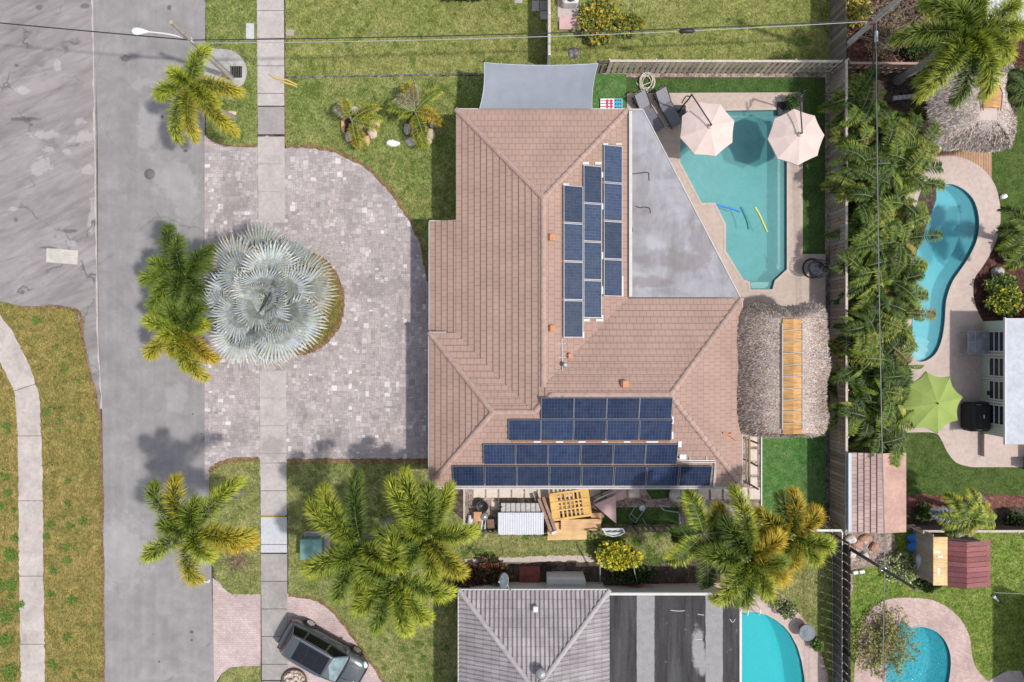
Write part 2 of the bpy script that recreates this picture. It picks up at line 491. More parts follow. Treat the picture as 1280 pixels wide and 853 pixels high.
MAT['pink_pavers'] = M_brick('pink_pavers', (.43,.33,.31), (.50,.395,.37), (.38,.28,.27), .24, .12, .010, uv=False)
MAT['pink_brick'] = M_brick('pink_pool_brick', (.42,.30,.27), (.52,.385,.345), (.42,.31,.29), .21, .105, .008, uv=False, rot=.5)
MAT['red_brick'] = M_brick('red_brick_edge', (.46,.25,.22), (.55,.33,.29), (.5,.42,.38), .2, .1, .012, uv=False)
MAT['deckwood'] = M_brick('deck_boards', (.40,.24,.14), (.46,.29,.18), (.16,.09,.06), 3.0, .14, .012, uv=False, rot=PI/2)
def M_plaster(name, c, v=.12, scale=1.2):
    t = NT(name); p = t.pos()
    f = t.noise(p, scale, 6, .7, .8); g = t.noise(p, 14, 4, .7)
    col = t.ramp(f, [(.3, tuple(x*(1-v) for x in c)), (.7, tuple(min(1,x*(1+v)) for x in c))])
    col = t.mix(1.0, col, t.ramp(g, [(.3, .93), (.7, 1.05)]), 'MULTIPLY')
    t.bsdf(col, .8, 0, None, .2)
    return t.m

# ================================================================== ground plan
def structure(name, mb, mat):
    return tag(mb.build(name, mat), kind='structure')
def ground_sheet(name, poly, z, mat, holes=(), z0=None):
    mb = MB()
    if z0 is None: mb.sheet(poly, z, holes)
    else: mb.prism(poly, z0, z, holes)
    return structure(name, mb, mat)

POOL1 = gp([(850,140),(970,138),(983,152),(983,337),(968,351),(965,362),(938,362),(937,352),(929,350),(907,314),(907,281),(894,254),(877,254),(850,203)])
POOL2 = smoothpoly(gp([(1158,228),(1171,226),(1178,231),(1190,231),(1206,239),(1218,254),(1223,278),(1219,304),(1205,330),(1190,352),(1182,376),(1180,402),(1176,426),(1168,443),(1154,452),(1142,449),(1137,432),(1139,400),(1142,350),(1141,300),(1143,268),(1149,242)]), 4)
POOL3 = gp([(927,766),(936,764.5),(946,765),(958,768.5),(969,774.5),(979,782.5),(988,793),(996,808),(1001.5,826),(1005,847),(1006,870),(1004,900),(996,925),(927,930)])
POOL4 = smoothpoly(gp([(1107,850),(1109,825),(1120,803),(1124,790),(1122,779),(1131,778),(1139,785),(1150,783),(1167,788),(1180,800),(1187,818),(1187,840),(1182,862),(1170,885),(1140,895),(1114,885)]), 4)
POOLS = [POOL1, POOL2, POOL3, POOL4]
BIG = [(-700,-700),(700,-700),(700,700),(-700,700)]
ground_sheet('ground', BIG, 0.0, MAT['soil'], POOLS)

MAT['waterline'] = M_plain('waterline_tile', (.06,.16,.19), .3, .4, 9, big=.05)
def basin(name, poly, zfun, mat, wtint, wdens, wlevel, rip, ripscale, wname, tcol=None, bd=.03):
    # tiled floor grid clipped to the pool: floor follows zfun(x, y)
    mb = MB()
    xs = [p[0] for p in poly]; ys = [p[1] for p in poly]
    x0, x1, y0, y1 = min(xs), max(xs), min(ys), max(ys)
    n = len(poly); N = 10
    cx = sum(xs)/n; cy = sum(ys)/n
    tris = geometry.tessellate_polygon([[Vector((p[0],p[1],0)) for p in poly]])
    bmv = [Vector((p[0],p[1],0)) for p in poly]
    def sub(a, b, c, d):
        if d == 0 or max((a-b).length, (b-c).length, (c-a).length) < .5:
            q = [a, b, c]
            if (b-a).cross(c-a).z < 0: q = [a, c, b]
            mb.face([(p.x, p.y, zfun(p.x, p.y)) for p in q])
            return
        m1, m2, m3 = (a+b)/2, (b+c)/2, (c+a)/2
        sub(a, m1, m3, d-1); sub(m1, b, m2, d-1); sub(m3, m2, c, d-1); sub(m1, m2, m3, d-1)
    for tr in tris: sub(*(bmv[i] for i in tr), 4)
    for i in range(n):
        a, b = poly[i], poly[(i+1) % n]
        mb.face([(a[0],a[1],min(zfun(*a), -.3)-.3),(b[0],b[1],min(zfun(*b), -.3)-.3),(b[0],b[1],.06),(a[0],a[1],.06)])
    o = structure(name, mb, mat)
    wm = MB()
    c = Vector((cx, cy))
    wp = poly
    wm.prism(wp, -2.6, wlevel, bottom=True)
    tl = MB()
    for i in range(n):
        a, b = poly[i], poly[(i+1) % n]; d = Vector((cx-(a[0]+b[0])/2, cy-(a[1]+b[1])/2)).normalized()*.006
        tl.face([(a[0]+d.x,a[1]+d.y,-.30),(b[0]+d.x,b[1]+d.y,-.30),(b[0]+d.x,b[1]+d.y,.052),(a[0]+d.x,a[1]+d.y,.052)])
    structure('waterline_tile', tl, MAT['waterline'])
    w = structure(wname, wm, M_water(wname, wtint, wdens, rip, ripscale, .45, tcol, bd))
    return o, w
MAT_DUMMY = 0
def lerp(a, b, t): return a + (b-a)*max(0, min(1, t))
def z1(x, y):
    ax, ay = G(850,170)[:2]
    t = (x-ax)/(133*S)
    d = lerp(-.55, -.95, t*1.3)
    if y < G(0,352).y: d = -.4
    if x > G(968,0).x: d = max(d, lerp(d, -.32, (x-G(968,0).x)/.2))
    return d
def z2(x, y):
    c = G(1148,452)
    r = math.hypot(x-c.x, y-c.y)/S
    if r < 12: return -.22
    if r < 21: return -.36
    if r < 30: return -.5
    return lerp(-.6, -.8, (y - G(0,430).y)/(6))
def z3(x, y):
    t = (x - G(958,0).x + (y-G(0,800).y)*.33)
    return -.9 if t < 0 else lerp(-.9, -1.4, t/1.3)
def z4(x, y):
    return lerp(-.6, -.95, (x-G(1150,0).x)/.9)
basin('pool_basin', POOL1, z1, M_plaster('pool_plaster_teal', (.44,.54,.52), .16), (.20,.82,.85), .85, -.10, .02, 4, 'pool_water', (.17,.42,.42))
basin('pool_basin', POOL2, z2, M_plaster('pool_plaster_blue', (.40,.66,.70), .10, .7), (.10,.87,.92), .60, -.12, .03, 4, 'pool_water', (.13,.47,.55))
basin('pool_basin', POOL3, z3, M_plaster('pool_plaster_cyan', (.32,.64,.66), .06, 2.5), (.0,.87,.89), .78, -.10, .012, 6, 'pool_water')
basin('pool_basin', POOL4, z4, M_plaster('pool_light_mottle', (.34,.56,.62), .55, 9.0), (.02,.85,.91), .75, -.10, .12, 5.5, 'pool_water', (.03,.38,.46), .16)  # mottled floor colour paints the rippling light on the pool bottom

ST = M_plaster('step_pale', (.55,.74,.76), .05); SE = M_plain('step_edge', (.70,.78,.78), .6)
for rr, zz in ((10,-.20),(19,-.34),(28,-.48)):
    c_ = G(1150,449); m_ = MB(); pr = []
    circ = [(c_.x+rr*S*math.cos(2*PI*k/40), c_.y+rr*S*math.sin(2*PI*k/40)) for k in range(40)]
    m_.prism(circ, -.9, zz); structure('pool_step', m_, ST)
    m_ = MB(); m_.tube([(x, y, zz+.004) for x, y in circ+circ[:1]], .022, 5); structure('pool_step_edge', m_, SE)
# ---- streets
ground_sheet('junction', [(-700,12), *gp([(120,-260),(121,200),(122,400),(126,520),(112,470),(105,430),(96,388)]), *gp([(30,384),(0,377)]), (-70,G(0,360).y), (-700,G(0,360).y)], .012, MAT['old_asphalt'])
ROAD = [*gp([(112,-1500),(116,0),(121,100),(122.5,200),(122.5,330),(124,430),(128,520),(129,600),(130,853),(133,2000),(280,2000),(269,853),(262,640),(260,480),(256,180),(257,0),(257,-1500)])]
ground_sheet('road', ROAD, .02, MAT['asphalt'])
# faded pale edge strip between the road and the junction
mb = MB(); r = random.Random(5)
prev = None
for k in range(60):
    y = -20 + k*9.0
    xc = 116 + (y/430)*7 if y < 430 else 123 + (y-430)/90*5
    w = r.uniform(.5, 2.2) if r.random() < .8 else .3
    cur = (G(xc-w, y), G(xc+.6, y))
    if prev: mb.face([(prev[0].x,prev[0].y,.026),(cur[0].x,cur[0].y,.026),(cur[1].x,cur[1].y,.026),(prev[1].x,prev[1].y,.026)])
    prev = cur
structure('gutter_strip', mb, MAT['sidewalk'])
ground_sheet('road_marking', gp([(58.5,310.5),(98,313.5),(97,331),(58,328)]), .018, MAT['paint'])
# white painted numeral lying on its side at the road edge
mb = MB()
for cxp in (257.0, 260.2):
    pts = [G(cxp + 1.75*math.cos(a), 725.6 + 2.3*math.sin(a), .026) for a in [PI*k/8*1.25 - .4 for k in range(9)]]
    for a, b in zip(pts[:-1], pts[1:]):
        d = (b-a).normalized(); n_ = Vector((-d.y, d.x, 0))*.026
        mb.face([a-n_, b-n_, b+n_, a+n_])
structure('road_number', mb, M_plain('white_paint', (.82,.82,.82), .6))

# ---- lawns left of the road
verge = [(-700,G(0,377).y), *gp([(-80,377),(0,377),(30,384.5),(95,388),(104,425),(112,465),(121,500),(126,540),(128,640),(129,760),(129.5,900)]), (G(131,0).x,-90), (-700,-90)]
ground_sheet('verge_lawn', rough_edge(verge, .2, .05), .04, MAT['lawn_verge'])
pathR = gp([(-60,362),(0,392),(17,415),(37,455),(50,494),(54,585),(55,700),(57,853),(58,1200)])
pathL = gp([(28,1200),(27,853),(25,740),(24,640),(23,540),(19,490),(12,475),(0,452),(-60,410)])
ground_sheet('footpath', rough_edge(pathR+pathL, .18, .035, random.Random(8)), .055, MAT['footpath'])
mb = MB()
for (xa, ya, xb, yb) in ((18,489,46,480),(24,626,54,626),(25,805,56,805),(22,545,53,545),(25,720,55,720)):
    a, b = G(xa, ya), G(xb, yb); d = (b-a).normalized(); n_ = Vector((-d.y, d.x, 0))*.014
    mb.face([(p.x,p.y,.059) for p in (a-n_, b-n_, b+n_, a+n_)])
structure('footpath_joint', mb, MAT['soil'])

# ---- driveway of mixed tumbled pavers
drive = gp([(256,172),(330,172),(420,172),(480,200),(520,260),(545,330),(545,585),(256,600)])
ground_sheet('driveway_base', drive, .022, MAT['paver_base'])
def pavers(poly, cell, z, pal, seed, gap=.012, rot=0.0):
    r = random.Random(seed); mb = MB()
    xs = [p[0] for p in poly]; ys = [p[1] for p in poly]
    x0, y0 = min(xs), min(ys)
    nx = int((max(xs)-x0)/cell)+1; ny = int((max(ys)-y0)/cell)+1
    used = [[False]*ny for _ in range(nx)]
    tone = {}
    for i in range(nx):
        for j in range(ny):
            if used[i][j]: continue
            w, h = r.choice([(2,2),(2,2),(2,3),(3,2),(2,1),(1,2),(1,1),(3,3)])
            w = min(w, nx-i); h = min(h, ny-j)
            while any(used[i+a][j+b] for a in range(w) for b in range(h)):
                if w >= h and w > 1: w -= 1
                elif h > 1: h -= 1
                else: break
            for a in range(w):
                for b in range(h): used[i+a][j+b] = True
            ax, ay, bx, by = x0+i*cell+gap/2, y0+j*cell+gap/2, x0+(i+w)*cell-gap/2, y0+(j+h)*cell-gap/2
            if not inpoly((ax+bx)/2, (ay+by)/2, poly): continue
            c = r.choice(pal); k = r.uniform(.92, 1.08)
            zz = z + r.uniform(-.002, .002)
            mb.face([(ax,ay,zz),(bx,ay,zz),(bx,by,zz),(ax,by,zz)], tuple(x*k for x in c))
    return mb
palD = [(.35,.302,.294)]*10 + [(.38,.33,.322)]*8 + [(.32,.277,.27)]*7 + [(.42,.37,.36)]*3 + [(.53,.485,.47)] + [(.36,.307,.283)]*2 + [(.28,.244,.24)]*2
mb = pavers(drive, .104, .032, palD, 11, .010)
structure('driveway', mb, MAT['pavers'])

# ---- pavements right of the road
def slabs(name, spans, mat, xl, xr, z=.055):
    for (ya, yb) in spans:
        mb = MB()
        y = ya
        while y < yb - 2:
            y2 = min(y + 34.5, yb)
            q = [G(xl(y), y+.35), G(xr(y), y+.35), G(xr(y2), y2-.35), G(xl(y2), y2-.35)]
            if y2 > y + 2: mb.prism([(p.x,p.y) for p in reversed(q)], 0, z)
            y = y2
        structure(name, mb, mat)
sl = lambda y: 321.5 + y*.0075
sr = lambda y: 355 + y*.0058
slabs('sidewalk', [(-400,133),(171,279)], MAT['sidewalk'], sl, sr)
slabs('sidewalk', [(134,170)], MAT['sidewalk_dark'], sl, sr)
slabs('sidewalk', [(463,578),(579,644)], MAT['sidewalk'], sl, sr)
slabs('sidewalk', [(646,691)], MAT['sidewalk_new'], sl, sr, .058)
slabs('sidewalk', [(692,850),(851,1300)], MAT['sidewalk_grey'], sl, sr)
mb = MB(); mb.box(G(341.5, 644.8, .057), 31*S, .05, .006); structure('sidewalk_marking', mb, M_plain('yellow_paint', (.62,.42,.05), .7))

# ---- lawns right of the road (they lie a little above the pavings and give them their outlines)
def lawn(name, px, mat, z=.045, holes=(), amp=.035, seed=2, world=False):
    p = px if world else gp(px)
    return ground_sheet(name, rough_edge(p, .22, amp, random.Random(seed)), z, mat, holes)
lawn('lawn', [(257,-900),(321,-900),(322.5,182.5),(295,183),(278,181),(266,176),(257.5,168)], MAT['lawn_front'], seed=1)
lawn('lawn', [(356,-900),(680,-900),(683,92.5),(640,94),(357,96.5)], MAT['lawn_north'], seed=2)
lawn('lawn', [(357,97.5),(640,95),(640,300),(538,360),(533,335),(524,298),(508,268),(492,244),(475,224),(450,204),(420,190),(390,184),(357,183.5)], MAT['lawn_front'], seed=3)
lawn('lawn', [(685,-900),(1040,-900),(1040,92),(685,92)], MAT['lawn_north'], seed=4)
lawn('lawn', [(262,589),(275,580),(292,575.5),(325,574),(327,743),(291,743),(279,735),(268,721)], MAT['lawn_south'], seed=5)
lawn('lawn', [(359,577.5),(536,577),(545,620),(585,655),(860,655),(860,735),(575,735),(575,1100),(500,1100),(480,853),(452,811),(428,777),(408,757),(388,747),(361,744)], MAT['lawn_south'], seed=6)
lawn('lawn', [(272,1100),(271,860),(277,842),(290,834),(326,832),(328,1100)], MAT['lawn_south'], seed=7)
# island under the silver palm
isl = smoothpoly([tuple(G(371+58*math.cos(a), 378+64*math.sin(a))[:2]) for a in [2*PI*k/14 for k in range(14)]], 3)
ground_sheet('island_lawn', rough_edge(isl, .15, .03), .06, MAT['lawn_island'])
isl2 = smoothpoly([tuple(G(286+22*math.cos(a), 372+60*math.sin(a))[:2]) for a in [2*PI*k/14 for k in range(14)]], 3)
ground_sheet('island_lawn', rough_edge(isl2, .15, .03), .06, MAT['lawn_island'])
# pink driveway next door
ground_sheet('pink_driveway', gp([(266,722),(280,733),(293,742),(326,742),(326,834),(290,834),(277,842),(270,854),(268,860)]), .03, MAT['pink_pavers'])
ground_sheet('pink_driveway', gp([(359,742),(390,744),(412,754),(432,772),(456,808),(484,853),(500,900),(500,1100),(359,1100)]), .03, MAT['pink_pavers'])
# brown earth edge of the paving, bottom side
mb = MB(); mb.sheet(rough_edge(gp([(359,574),(536,573.5),(536,579),(359,579)]), .15, .04), .05)
structure('soil_strip', mb, MAT['soil'])
# ragged strip of bare earth between the two front lawns
mb = MB(); mb.sheet(rough_edge(gp([(350,96.2),(420,95.2),(520,93.2),(604,92),(604,93.8),(520,95.2),(420,97),(350,98.2)]), .12, .035, random.Random(21)), .05)
structure('soil_strip', mb, MAT['darkrock'])

# ---- main backyard
ground_sheet('gravel_bed', gp([(740,86),(1040,86),(1040,318),(1031,318),(1031,97),(740,97)]), .02, MAT['gravel'])
ground_sheet('artificial_turf', gp([(730,93),(783,93),(783,160),(730,160)]), .03, MAT['turf_bright'])
ground_sheet('artificial_turf', gp([(783,99),(1031,97),(1031,318),(1003,318),(1003,116),(783,118)]), .034, MAT['turf'])
ground_sheet('gravel_bed', gp([(1032,318),(1040,318),(1040,655),(1032,655)]), .02, MAT['darkrock'])
ground_sheet('artificial_turf', gp([(952,520),(1032,520),(1032,655),(952,645)]), .034, MAT['turf_bright'])
ground_sheet('pool_deck', gp([(783.5,117),(1003,116),(1003,318),(1031.5,318),(1031.5,545),(905,545),(905,385),(783.5,200)]), .05, MAT['deck'], [POOL1], 0.0)
mb = MB()     # joints of the deck
for yv in (127,): 
    a, b = G(783.5,yv), G(1003,yv); mb.box(((a.x+b.x)/2,(a.y+b.y)/2,.052), b.x-a.x, .012, .004)
for xv in (818, 862, 908, 952, 993):
    a, b = G(xv,117), G(xv,137); mb.box((a.x,(a.y+b.y)/2,.0525), .012, a.y-b.y, .004)
for yv in (165, 200, 236, 272, 308):
    a, b = G(983.6,yv), G(1003,yv); mb.box(((a.x+b.x)/2,a.y,.0525), b.x-a.x, .012, .004)
structure('deck_joint', mb, MAT['deck_grey'])
def ring(poly, off, z, name, mat):
    n = len(poly); q = []
    area = sum(poly[i][0]*poly[(i+1)%n][1]-poly[(i+1)%n][0]*poly[i][1] for i in range(n))
    sgn = 1 if area > 0 else -1
    for i in range(n):
        a, b, c = Vector(poly[i-1]), Vector(poly[i]), Vector(poly[(i+1) % n])
        d1 = (b-a).normalized(); d2 = (c-b).normalized()
        n1 = Vector((d1.y,-d1.x))*sgn; n2 = Vector((d2.y,-d2.x))*sgn
        m = (n1+n2); m = m/max(m.length_squared/2, .35) if m.length > .2 else n1
        q.append(b + m*off)
    mb = MB()
    for i in range(n):
        j = (i+1) % n
        a, b, c, d = poly[i], poly[j], q[j], q[i]
        mb.face([(a[0],a[1],z),(b[0],b[1],z),(c[0],c[1],z),(d[0],d[1],z)])
        mb.face([(c[0],c[1],z),(d[0],d[1],z),(d[0],d[1],z-.02),(c[0],c[1],z-.02)])
        mb.face([(a[0],a[1],z),(b[0],b[1],z),(b[0],b[1],z-.08),(a[0],a[1],z-.08)])
    return structure(name, mb, mat)
ring(POOL1, .12, .064, 'pool_coping', MAT['coping'])

# ---- neighbour yards on the right
ground_sheet('planting_bed', gp([(1042,92),(1166,92),(1172,130),(1170,250),(1140,330),(1140,540),(1128,600),(1042,600)]), .03, MAT['soil'])
ground_sheet('planting_bed', gp([(1042,-400),(1420,-400),(1420,90),(1042,90)]), .03, MAT['mulch'])
ground_sheet('lawn', gp([(1225,85),(1420,85),(1420,420),(1225,420)]), .03, MAT['turf_right'])
D2 = smoothpoly(gp([(1130,250),(1150,205),(1170,197),(1195,196),(1222,207),(1241,228),(1249,255),(1249,285),(1240,312),(1228,335),(1217,350),(1216,370),(1221,388),(1229,405)]), 4)
i0 = 0
D2 = [p for p in D2 if True]
deck2 = smoothpath([G(*p) for p in [(1128,260),(1140,222),(1152,205),(1170,197),(1195,196),(1222,207),(1241,228),(1249,255),(1249,285),(1240,312),(1228,333),(1218,348),(1216,368),(1221,388),(1229,403)]], 5)
deck2 += [G(*p) for p in [(1420,403),(1420,584),(1222,584)]] + smoothpath([G(*p) for p in [(1215,584),(1196,579),(1184,566),(1176,550),(1166,541),(1128,541)]], 5)
deck2 = [(p.x, p.y) for p in deck2]
ground_sheet('pool_deck', deck2, .05, MAT['deck_pink'], [POOL2], 0.0)
ring(POOL2, .26, .066, 'pool_coping', MAT['coping'])
ground_sheet('timber_deck', gp([(1150,150),(1239,150),(1239,226),(1222,207),(1195,196),(1165,199),(1150,205)]), .047, MAT['deckwood'])
ground_sheet('lawn', gp([(1126,539),(1166,541),(1176,550),(1184,566),(1196,579),(1215,584),(1420,584),(1420,625),(1126,622)]), .036, MAT['turf_right'])
mb = MB()
for a, b in (((1182,556),(1258,553)), ((1212,578),(1256,553)), ((1190,462),(1228,420)), ((1190,470),(1190,540)), ((1140,537),(1225,538))):
    a, b = G(*a), G(*b); d = (b-a).normalized(); n_ = Vector((-d.y,d.x,0))*.012
    mb.face([(p.x,p.y,.056) for p in (a-n_, b-n_, b+n_, a+n_)])
structure('deck_joint', mb, MAT['deck_grey'])
ground_sheet('mulch_bed', rough_edge(gp([(1132,620),(1150,617),(1200,622),(1240,618),(1420,622),(1420,634),(1240,634),(1200,636),(1132,634)]), .2, .05), .05, MAT['red_mulch'])
ground_sheet('planting_bed', gp([(1228,300),(1420,300),(1420,402),(1229,402),(1222,388),(1217,368),(1219,349)]), .04, MAT['mulch'])
# lower right yard
ground_sheet('planting_bed', gp([(1055,655),(1135,655),(1150,690),(1130,740),(1100,742),(1085,755),(1072,790),(1072,1000),(1055,1000)]), .028, MAT['gravel'])
lawn('lawn', [(1066,712),(1100,706),(1118,718),(1118,668),(1105,662),(1420,662),(1420,1000),(1060,1000),(1060,760),(1066,735)], MAT['lawn_pool'], .035, [POOL4], seed=9)
deck4 = smoothpath([G(*p) for p in [(1067,1000),(1067,853),(1070,820),(1076,790),(1083,770),(1096,755),(1115,748),(1140,747),(1165,750),(1185,760),(1201,775),(1211,795),(1214,815),(1218,832),(1229,846),(1240,853),(1300,870)]], 4)
deck4 = [(p.x,p.y) for p in deck4] + gp([(1300,1000)])
ground_sheet('pool_deck', deck4, .05, MAT['pink_brick'], [POOL4], 0.0)
ring(POOL4, .05, .064, 'pool_coping', MAT['deck_grey'])
lawn('lawn', [(1215,848),(1240,838),(1258,838),(1262,870),(1225,870)], MAT['lawn_pool'], .03, seed=10)
ground_sheet('pool_deck', gp([(1236,850),(1258,838),(1275,838),(1290,870),(1240,870)]), .054, MAT['deck_grey'])
# pool 3 yard
lawn('lawn', [(900,655),(1046,655),(1046,1000),(1036,1000),(1033,853),(1024,815),(1010,788),(990,763),(966,741),(900,735)], MAT['lawn_south'], .034, seed=12)
deck3 = gp([(922,736),(966,738),(979,748),(992,763),(1004,778),(1014,795),(1023,812),(1030,835),(1034,853),(1036,1000),(922,1000)])
ground_sheet('pool_deck', deck3, .05, MAT['deck_pink'], [POOL3], 0.0)
ring(POOL3, .10, .064, 'pool_coping', MAT['coping'])
mb = MB()
eL = smoothpath([G(*p) for p in [(963,738),(979,749),(992,764),(1004,779),(1013,795),(1021,812),(1028,835),(1031,853),(1033,1000)]], 4)
for a, b in zip(eL[:-1], eL[1:]):
    d = (b-a).normalized(); n_ = Vector((d.y,-d.x,0))*-.14
    mb.face([(p.x,p.y,.056) for p in (a, b, b+n_, a+n_)])
structure('brick_edging', mb, MAT['red_brick'])
# yard between the two houses
ground_sheet('planting_bed', gp([(570,700),(700,696),(860,700),(860,760),(570,760)]), .05, MAT['soil'])
ground_sheet('stone_bed', rough_edge(gp([(572,699),(640,697),(700,694),(742,696),(742,702),(700,701),(640,704),(572,705)]), .2, .06), .056, MAT['coping'])
ground_sheet('side_yard', gp([(580,600),(950,600),(950,648),(850,655),(580,656)]), .048, MAT['gravel'])
ground_sheet('side_yard_edge', gp([(579,600),(581.5,600),(581.5,656),(579,656)]), .054, MAT['coping'])
ground_sheet('artificial_turf', gp([(758,634),(848,634),(848,655),(752,655)]), .054, MAT['turf'])
ground_sheet('artificial_turf', gp([(800,600),(838,600),(838,622),(814,624)]), .054, MAT['turf'])
ground_sheet('side_yard', gp([(905,500),(951,500),(951,648),(905,648)]), .047, MAT['gravel'])
ground_sheet('brick_strip', gp([(800,730),(925,728),(925,742),(800,742)]), .056, MAT['red_brick'])
# ================================================================== plants
MAT['leaf'] = M_leaf('palm_leaf', .16, .42)
MAT['silver'] = M_leaf('silver_leaf', .12, .6, (1,1,1))
MAT['bark'] = M_plain('palm_bark', (.26,.235,.21), .9, .3, 8, bump=.6)
MAT['bark_dark'] = M_plain('dark_bark', (.10,.085,.075), .9, .3, 10, bump=.6)
MAT['shaft'] = M_plain('green_shaft', (.13,.19,.05), .5, .2, 5)
def jit(r, c, k=.2):
    m = r.uniform(1-k, 1+k)
    return (c[0]*m*r.uniform(.93,1.07), c[1]*m, c[2]*m*r.uniform(.85,1.15))
def mixc(a, b, t): return tuple(a[i]*(1-t)+b[i]*t for i in range(3))

def frond(r, base, az, el, L, cols, leaf=.5, n=190, plume=True, sag=1.0, width=.045, tip=None, stalk=.08, lean=.34):
    """one feather frond: curved midrib with leaflets standing all round it (plume) or in two rows"""
    mb = MB(); fk = r.uniform(.75, 1.12)
    N = 12; pts = [Vector(base)]
    if plume: el += .22; sag *= 1.25
    for i in range(N):
        t = (i+.5)/N
        e2 = el - sag*(t**1.4)*1.5
        d = Vector((math.cos(az)*math.cos(e2), math.sin(az)*math.cos(e2), math.sin(e2)))
        pts.append(pts[-1] + d*(L/N))
    def at(t):
        x = t*N; i = min(int(x), N-1); f = x-i
        p = pts[i]*(1-f) + pts[i+1]*f
        return p, (pts[i+1]-pts[i]).normalized()
    g, tipc = cols
    mb.tube(pts, [.035*(1-.85*i/N)+.006 for i in range(N+1)], 5, mixc(g, (.22,.25,.08), .6))
    for k in range(n):
        t = stalk + (1-stalk)*((k+r.random())/n)
        p, d = at(min(t, .999))
        side = d.cross(Vector((0,0,1)))
        if side.length < .05: side = Vector((1,0,0))
        side.normalize(); up = side.cross(d).normalized()
        if plume:
            a = r.uniform(-.30*PI, 1.30*PI)          # few leaflets straight down
        else:
            a = (r.uniform(.05, .40) if k % 2 else PI - r.uniform(.05, .40))
        o = side*math.cos(a) + up*math.sin(a)
        fwd = lean + .9*max(0, t-.6)/.4*.8 + r.uniform(-.16,.16)
        v = (o + d*fwd).normalized()
        prof = min(1, (t-stalk+.05)/.18)**.6 * (1 - (.30 if plume else .62)*max(0, (t-.55)/.45)**1.5)
        l = leaf*prof*r.uniform(.68,1.12)
        w = width*r.uniform(.8,1.15)
        q = v.cross(Vector((r.uniform(-.4,.4), r.uniform(-.4,.4), 1)))
        if q.length < .05: q = side
        q = q.normalized()*w*.5
        droop = Vector((0,0,-1))
        m1 = p + v*l*.5 + droop*l*.03
        m2 = p + (v + droop*.18).normalized()*l + droop*l*.04
        tt = max(0, min(1, (t-.35)*1.1 + r.uniform(-.15,.15)))
        dk = r.choice((.3,.5,.75,1.0))*fk  # inner halves darkened, tips brightened: shade and sun painted into the frond
        c = tuple(x*dk for x in jit(r, mixc(g, tipc, tt*.8), .25))
        c2 = tuple(x*(.62+.5*dk) for x in jit(r, mixc(g, tipc, min(1, tt+.45)), .3))
        mb.face([p-q*.6, p+q*.6, m1+q, m1-q], c)
        mb.face([m1-q, m1+q, m2], c2)
    return mb

GREEN = ((.060,.110,.014), (.215,.265,.034))
LIME = ((.110,.165,.016), (.40,.42,.045))
YEL = ((.16,.18,.018), (.46,.38,.035))
GOLD = ((.24,.20,.022), (.52,.36,.03))
DEEP = ((.040,.080,.014), (.12,.165,.026))
def palm(name, label, crown_px, h, base_px, fronds, seed, L=2.5, leaf=.5, group=None, plume=True, trunk_r=.14, n=190, cat='palm tree', bark=None, sag=1.0, width=.045, shaft=True, tr_bulge=1.35):
    """fronds: list of (azimuth in degrees on the photo, elevation deg, length factor, colour pair)"""
    r = random.Random(seed)
    b = G(*base_px, .03); c = P(*crown_px, h)
    t = thing(name, label, cat, b, group)
    bend = smoothpath([b, b*.62+c*.38+Vector((r.uniform(-.1,.1), r.uniform(-.1,.1), 0)), b*.2+c*.8, c], 5)
    mb = MB(); n_ = len(bend)
    mb.tube(bend, [trunk_r*(tr_bulge if i < 2 else 1.12 if i < n_//2 else .9) * (1+.03*math.sin(i*9)) for i in range(n_)], 12)
    # leaf scar rings
    for i in range(2, n_-1):
        d = (bend[i+1]-bend[i]).normalized()
        for f in (0, .5):
            p = bend[i]*(1-f)+bend[i+1]*f
            mb.tube([p-d*.012, p+d*.012], trunk_r*(1.18 if i < n_//2 else .97), 12, smooth=False)
    mb.build('trunk', bark or MAT['bark'], t)
    up = (bend[-1]-bend[-3]).normalized()
    if shaft:
        mb = MB(); mb.tube([c-up*.15, c+up*.25, c+up*.6, c+up*.75], [trunk_r*1.05, trunk_r*1.1, trunk_r*.7, .03], 10)
        mb.build('crownshaft', MAT['shaft'], t)
    if group and group.startswith('clump'): fronds = [f_ for i_, f_ in enumerate(fronds) if f_[1] < 24 or i_ % 2 == 0]
    for az, el, lf, cols in fronds:
        a = math.radians(az); e = math.radians(el)
        o = c + up*.55*(1 if shaft else .2) + Vector((math.cos(a), math.sin(a), 0))*.06
        f = frond(r, o, a, e, L*lf*(.98 if plume else 1), cols, leaf*(1.48 if plume else 1.2), int(n*(3.1 if plume else 2.0)), plume, sag, width*(.64 if plume else .75))
        f.build('frond', MAT['leaf'], t)
    return t

def az(c, p):   # azimuth of a photo direction
    return math.degrees(math.atan2(-(p[1]-c[1]), p[0]-c[0]))
def fr(c, tips, el=18, L=2.5, h=5.5):
    k = S*(H-h)/H
    out = []
    for tp in tips:
        (x, y), col = tp[0], tp[1]
        e = tp[2] if len(tp) > 2 else el
        ln = math.hypot(x-c[0], y-c[1])*k
        out.append((az(c, (x, y)), e, max(.45, min(1.35, ln/(L*.86))), col))
    return out

SP = 'foxtail palms along the street'
# street palm, top
c = (245,113)
palm('foxtail_palm', 'yellow-green foxtail palm whose fronds hide the foot of the street lamp', c, 4.6, (292,148),
     fr(c, [((262,62),LIME),((200,122),LIME),((222,178),LIME),((245,176),YEL),((296,168),YEL),((305,118),YEL,25),((278,135),LIME,35),((225,98),LIME,40)]), 31, group=SP, leaf=.42)
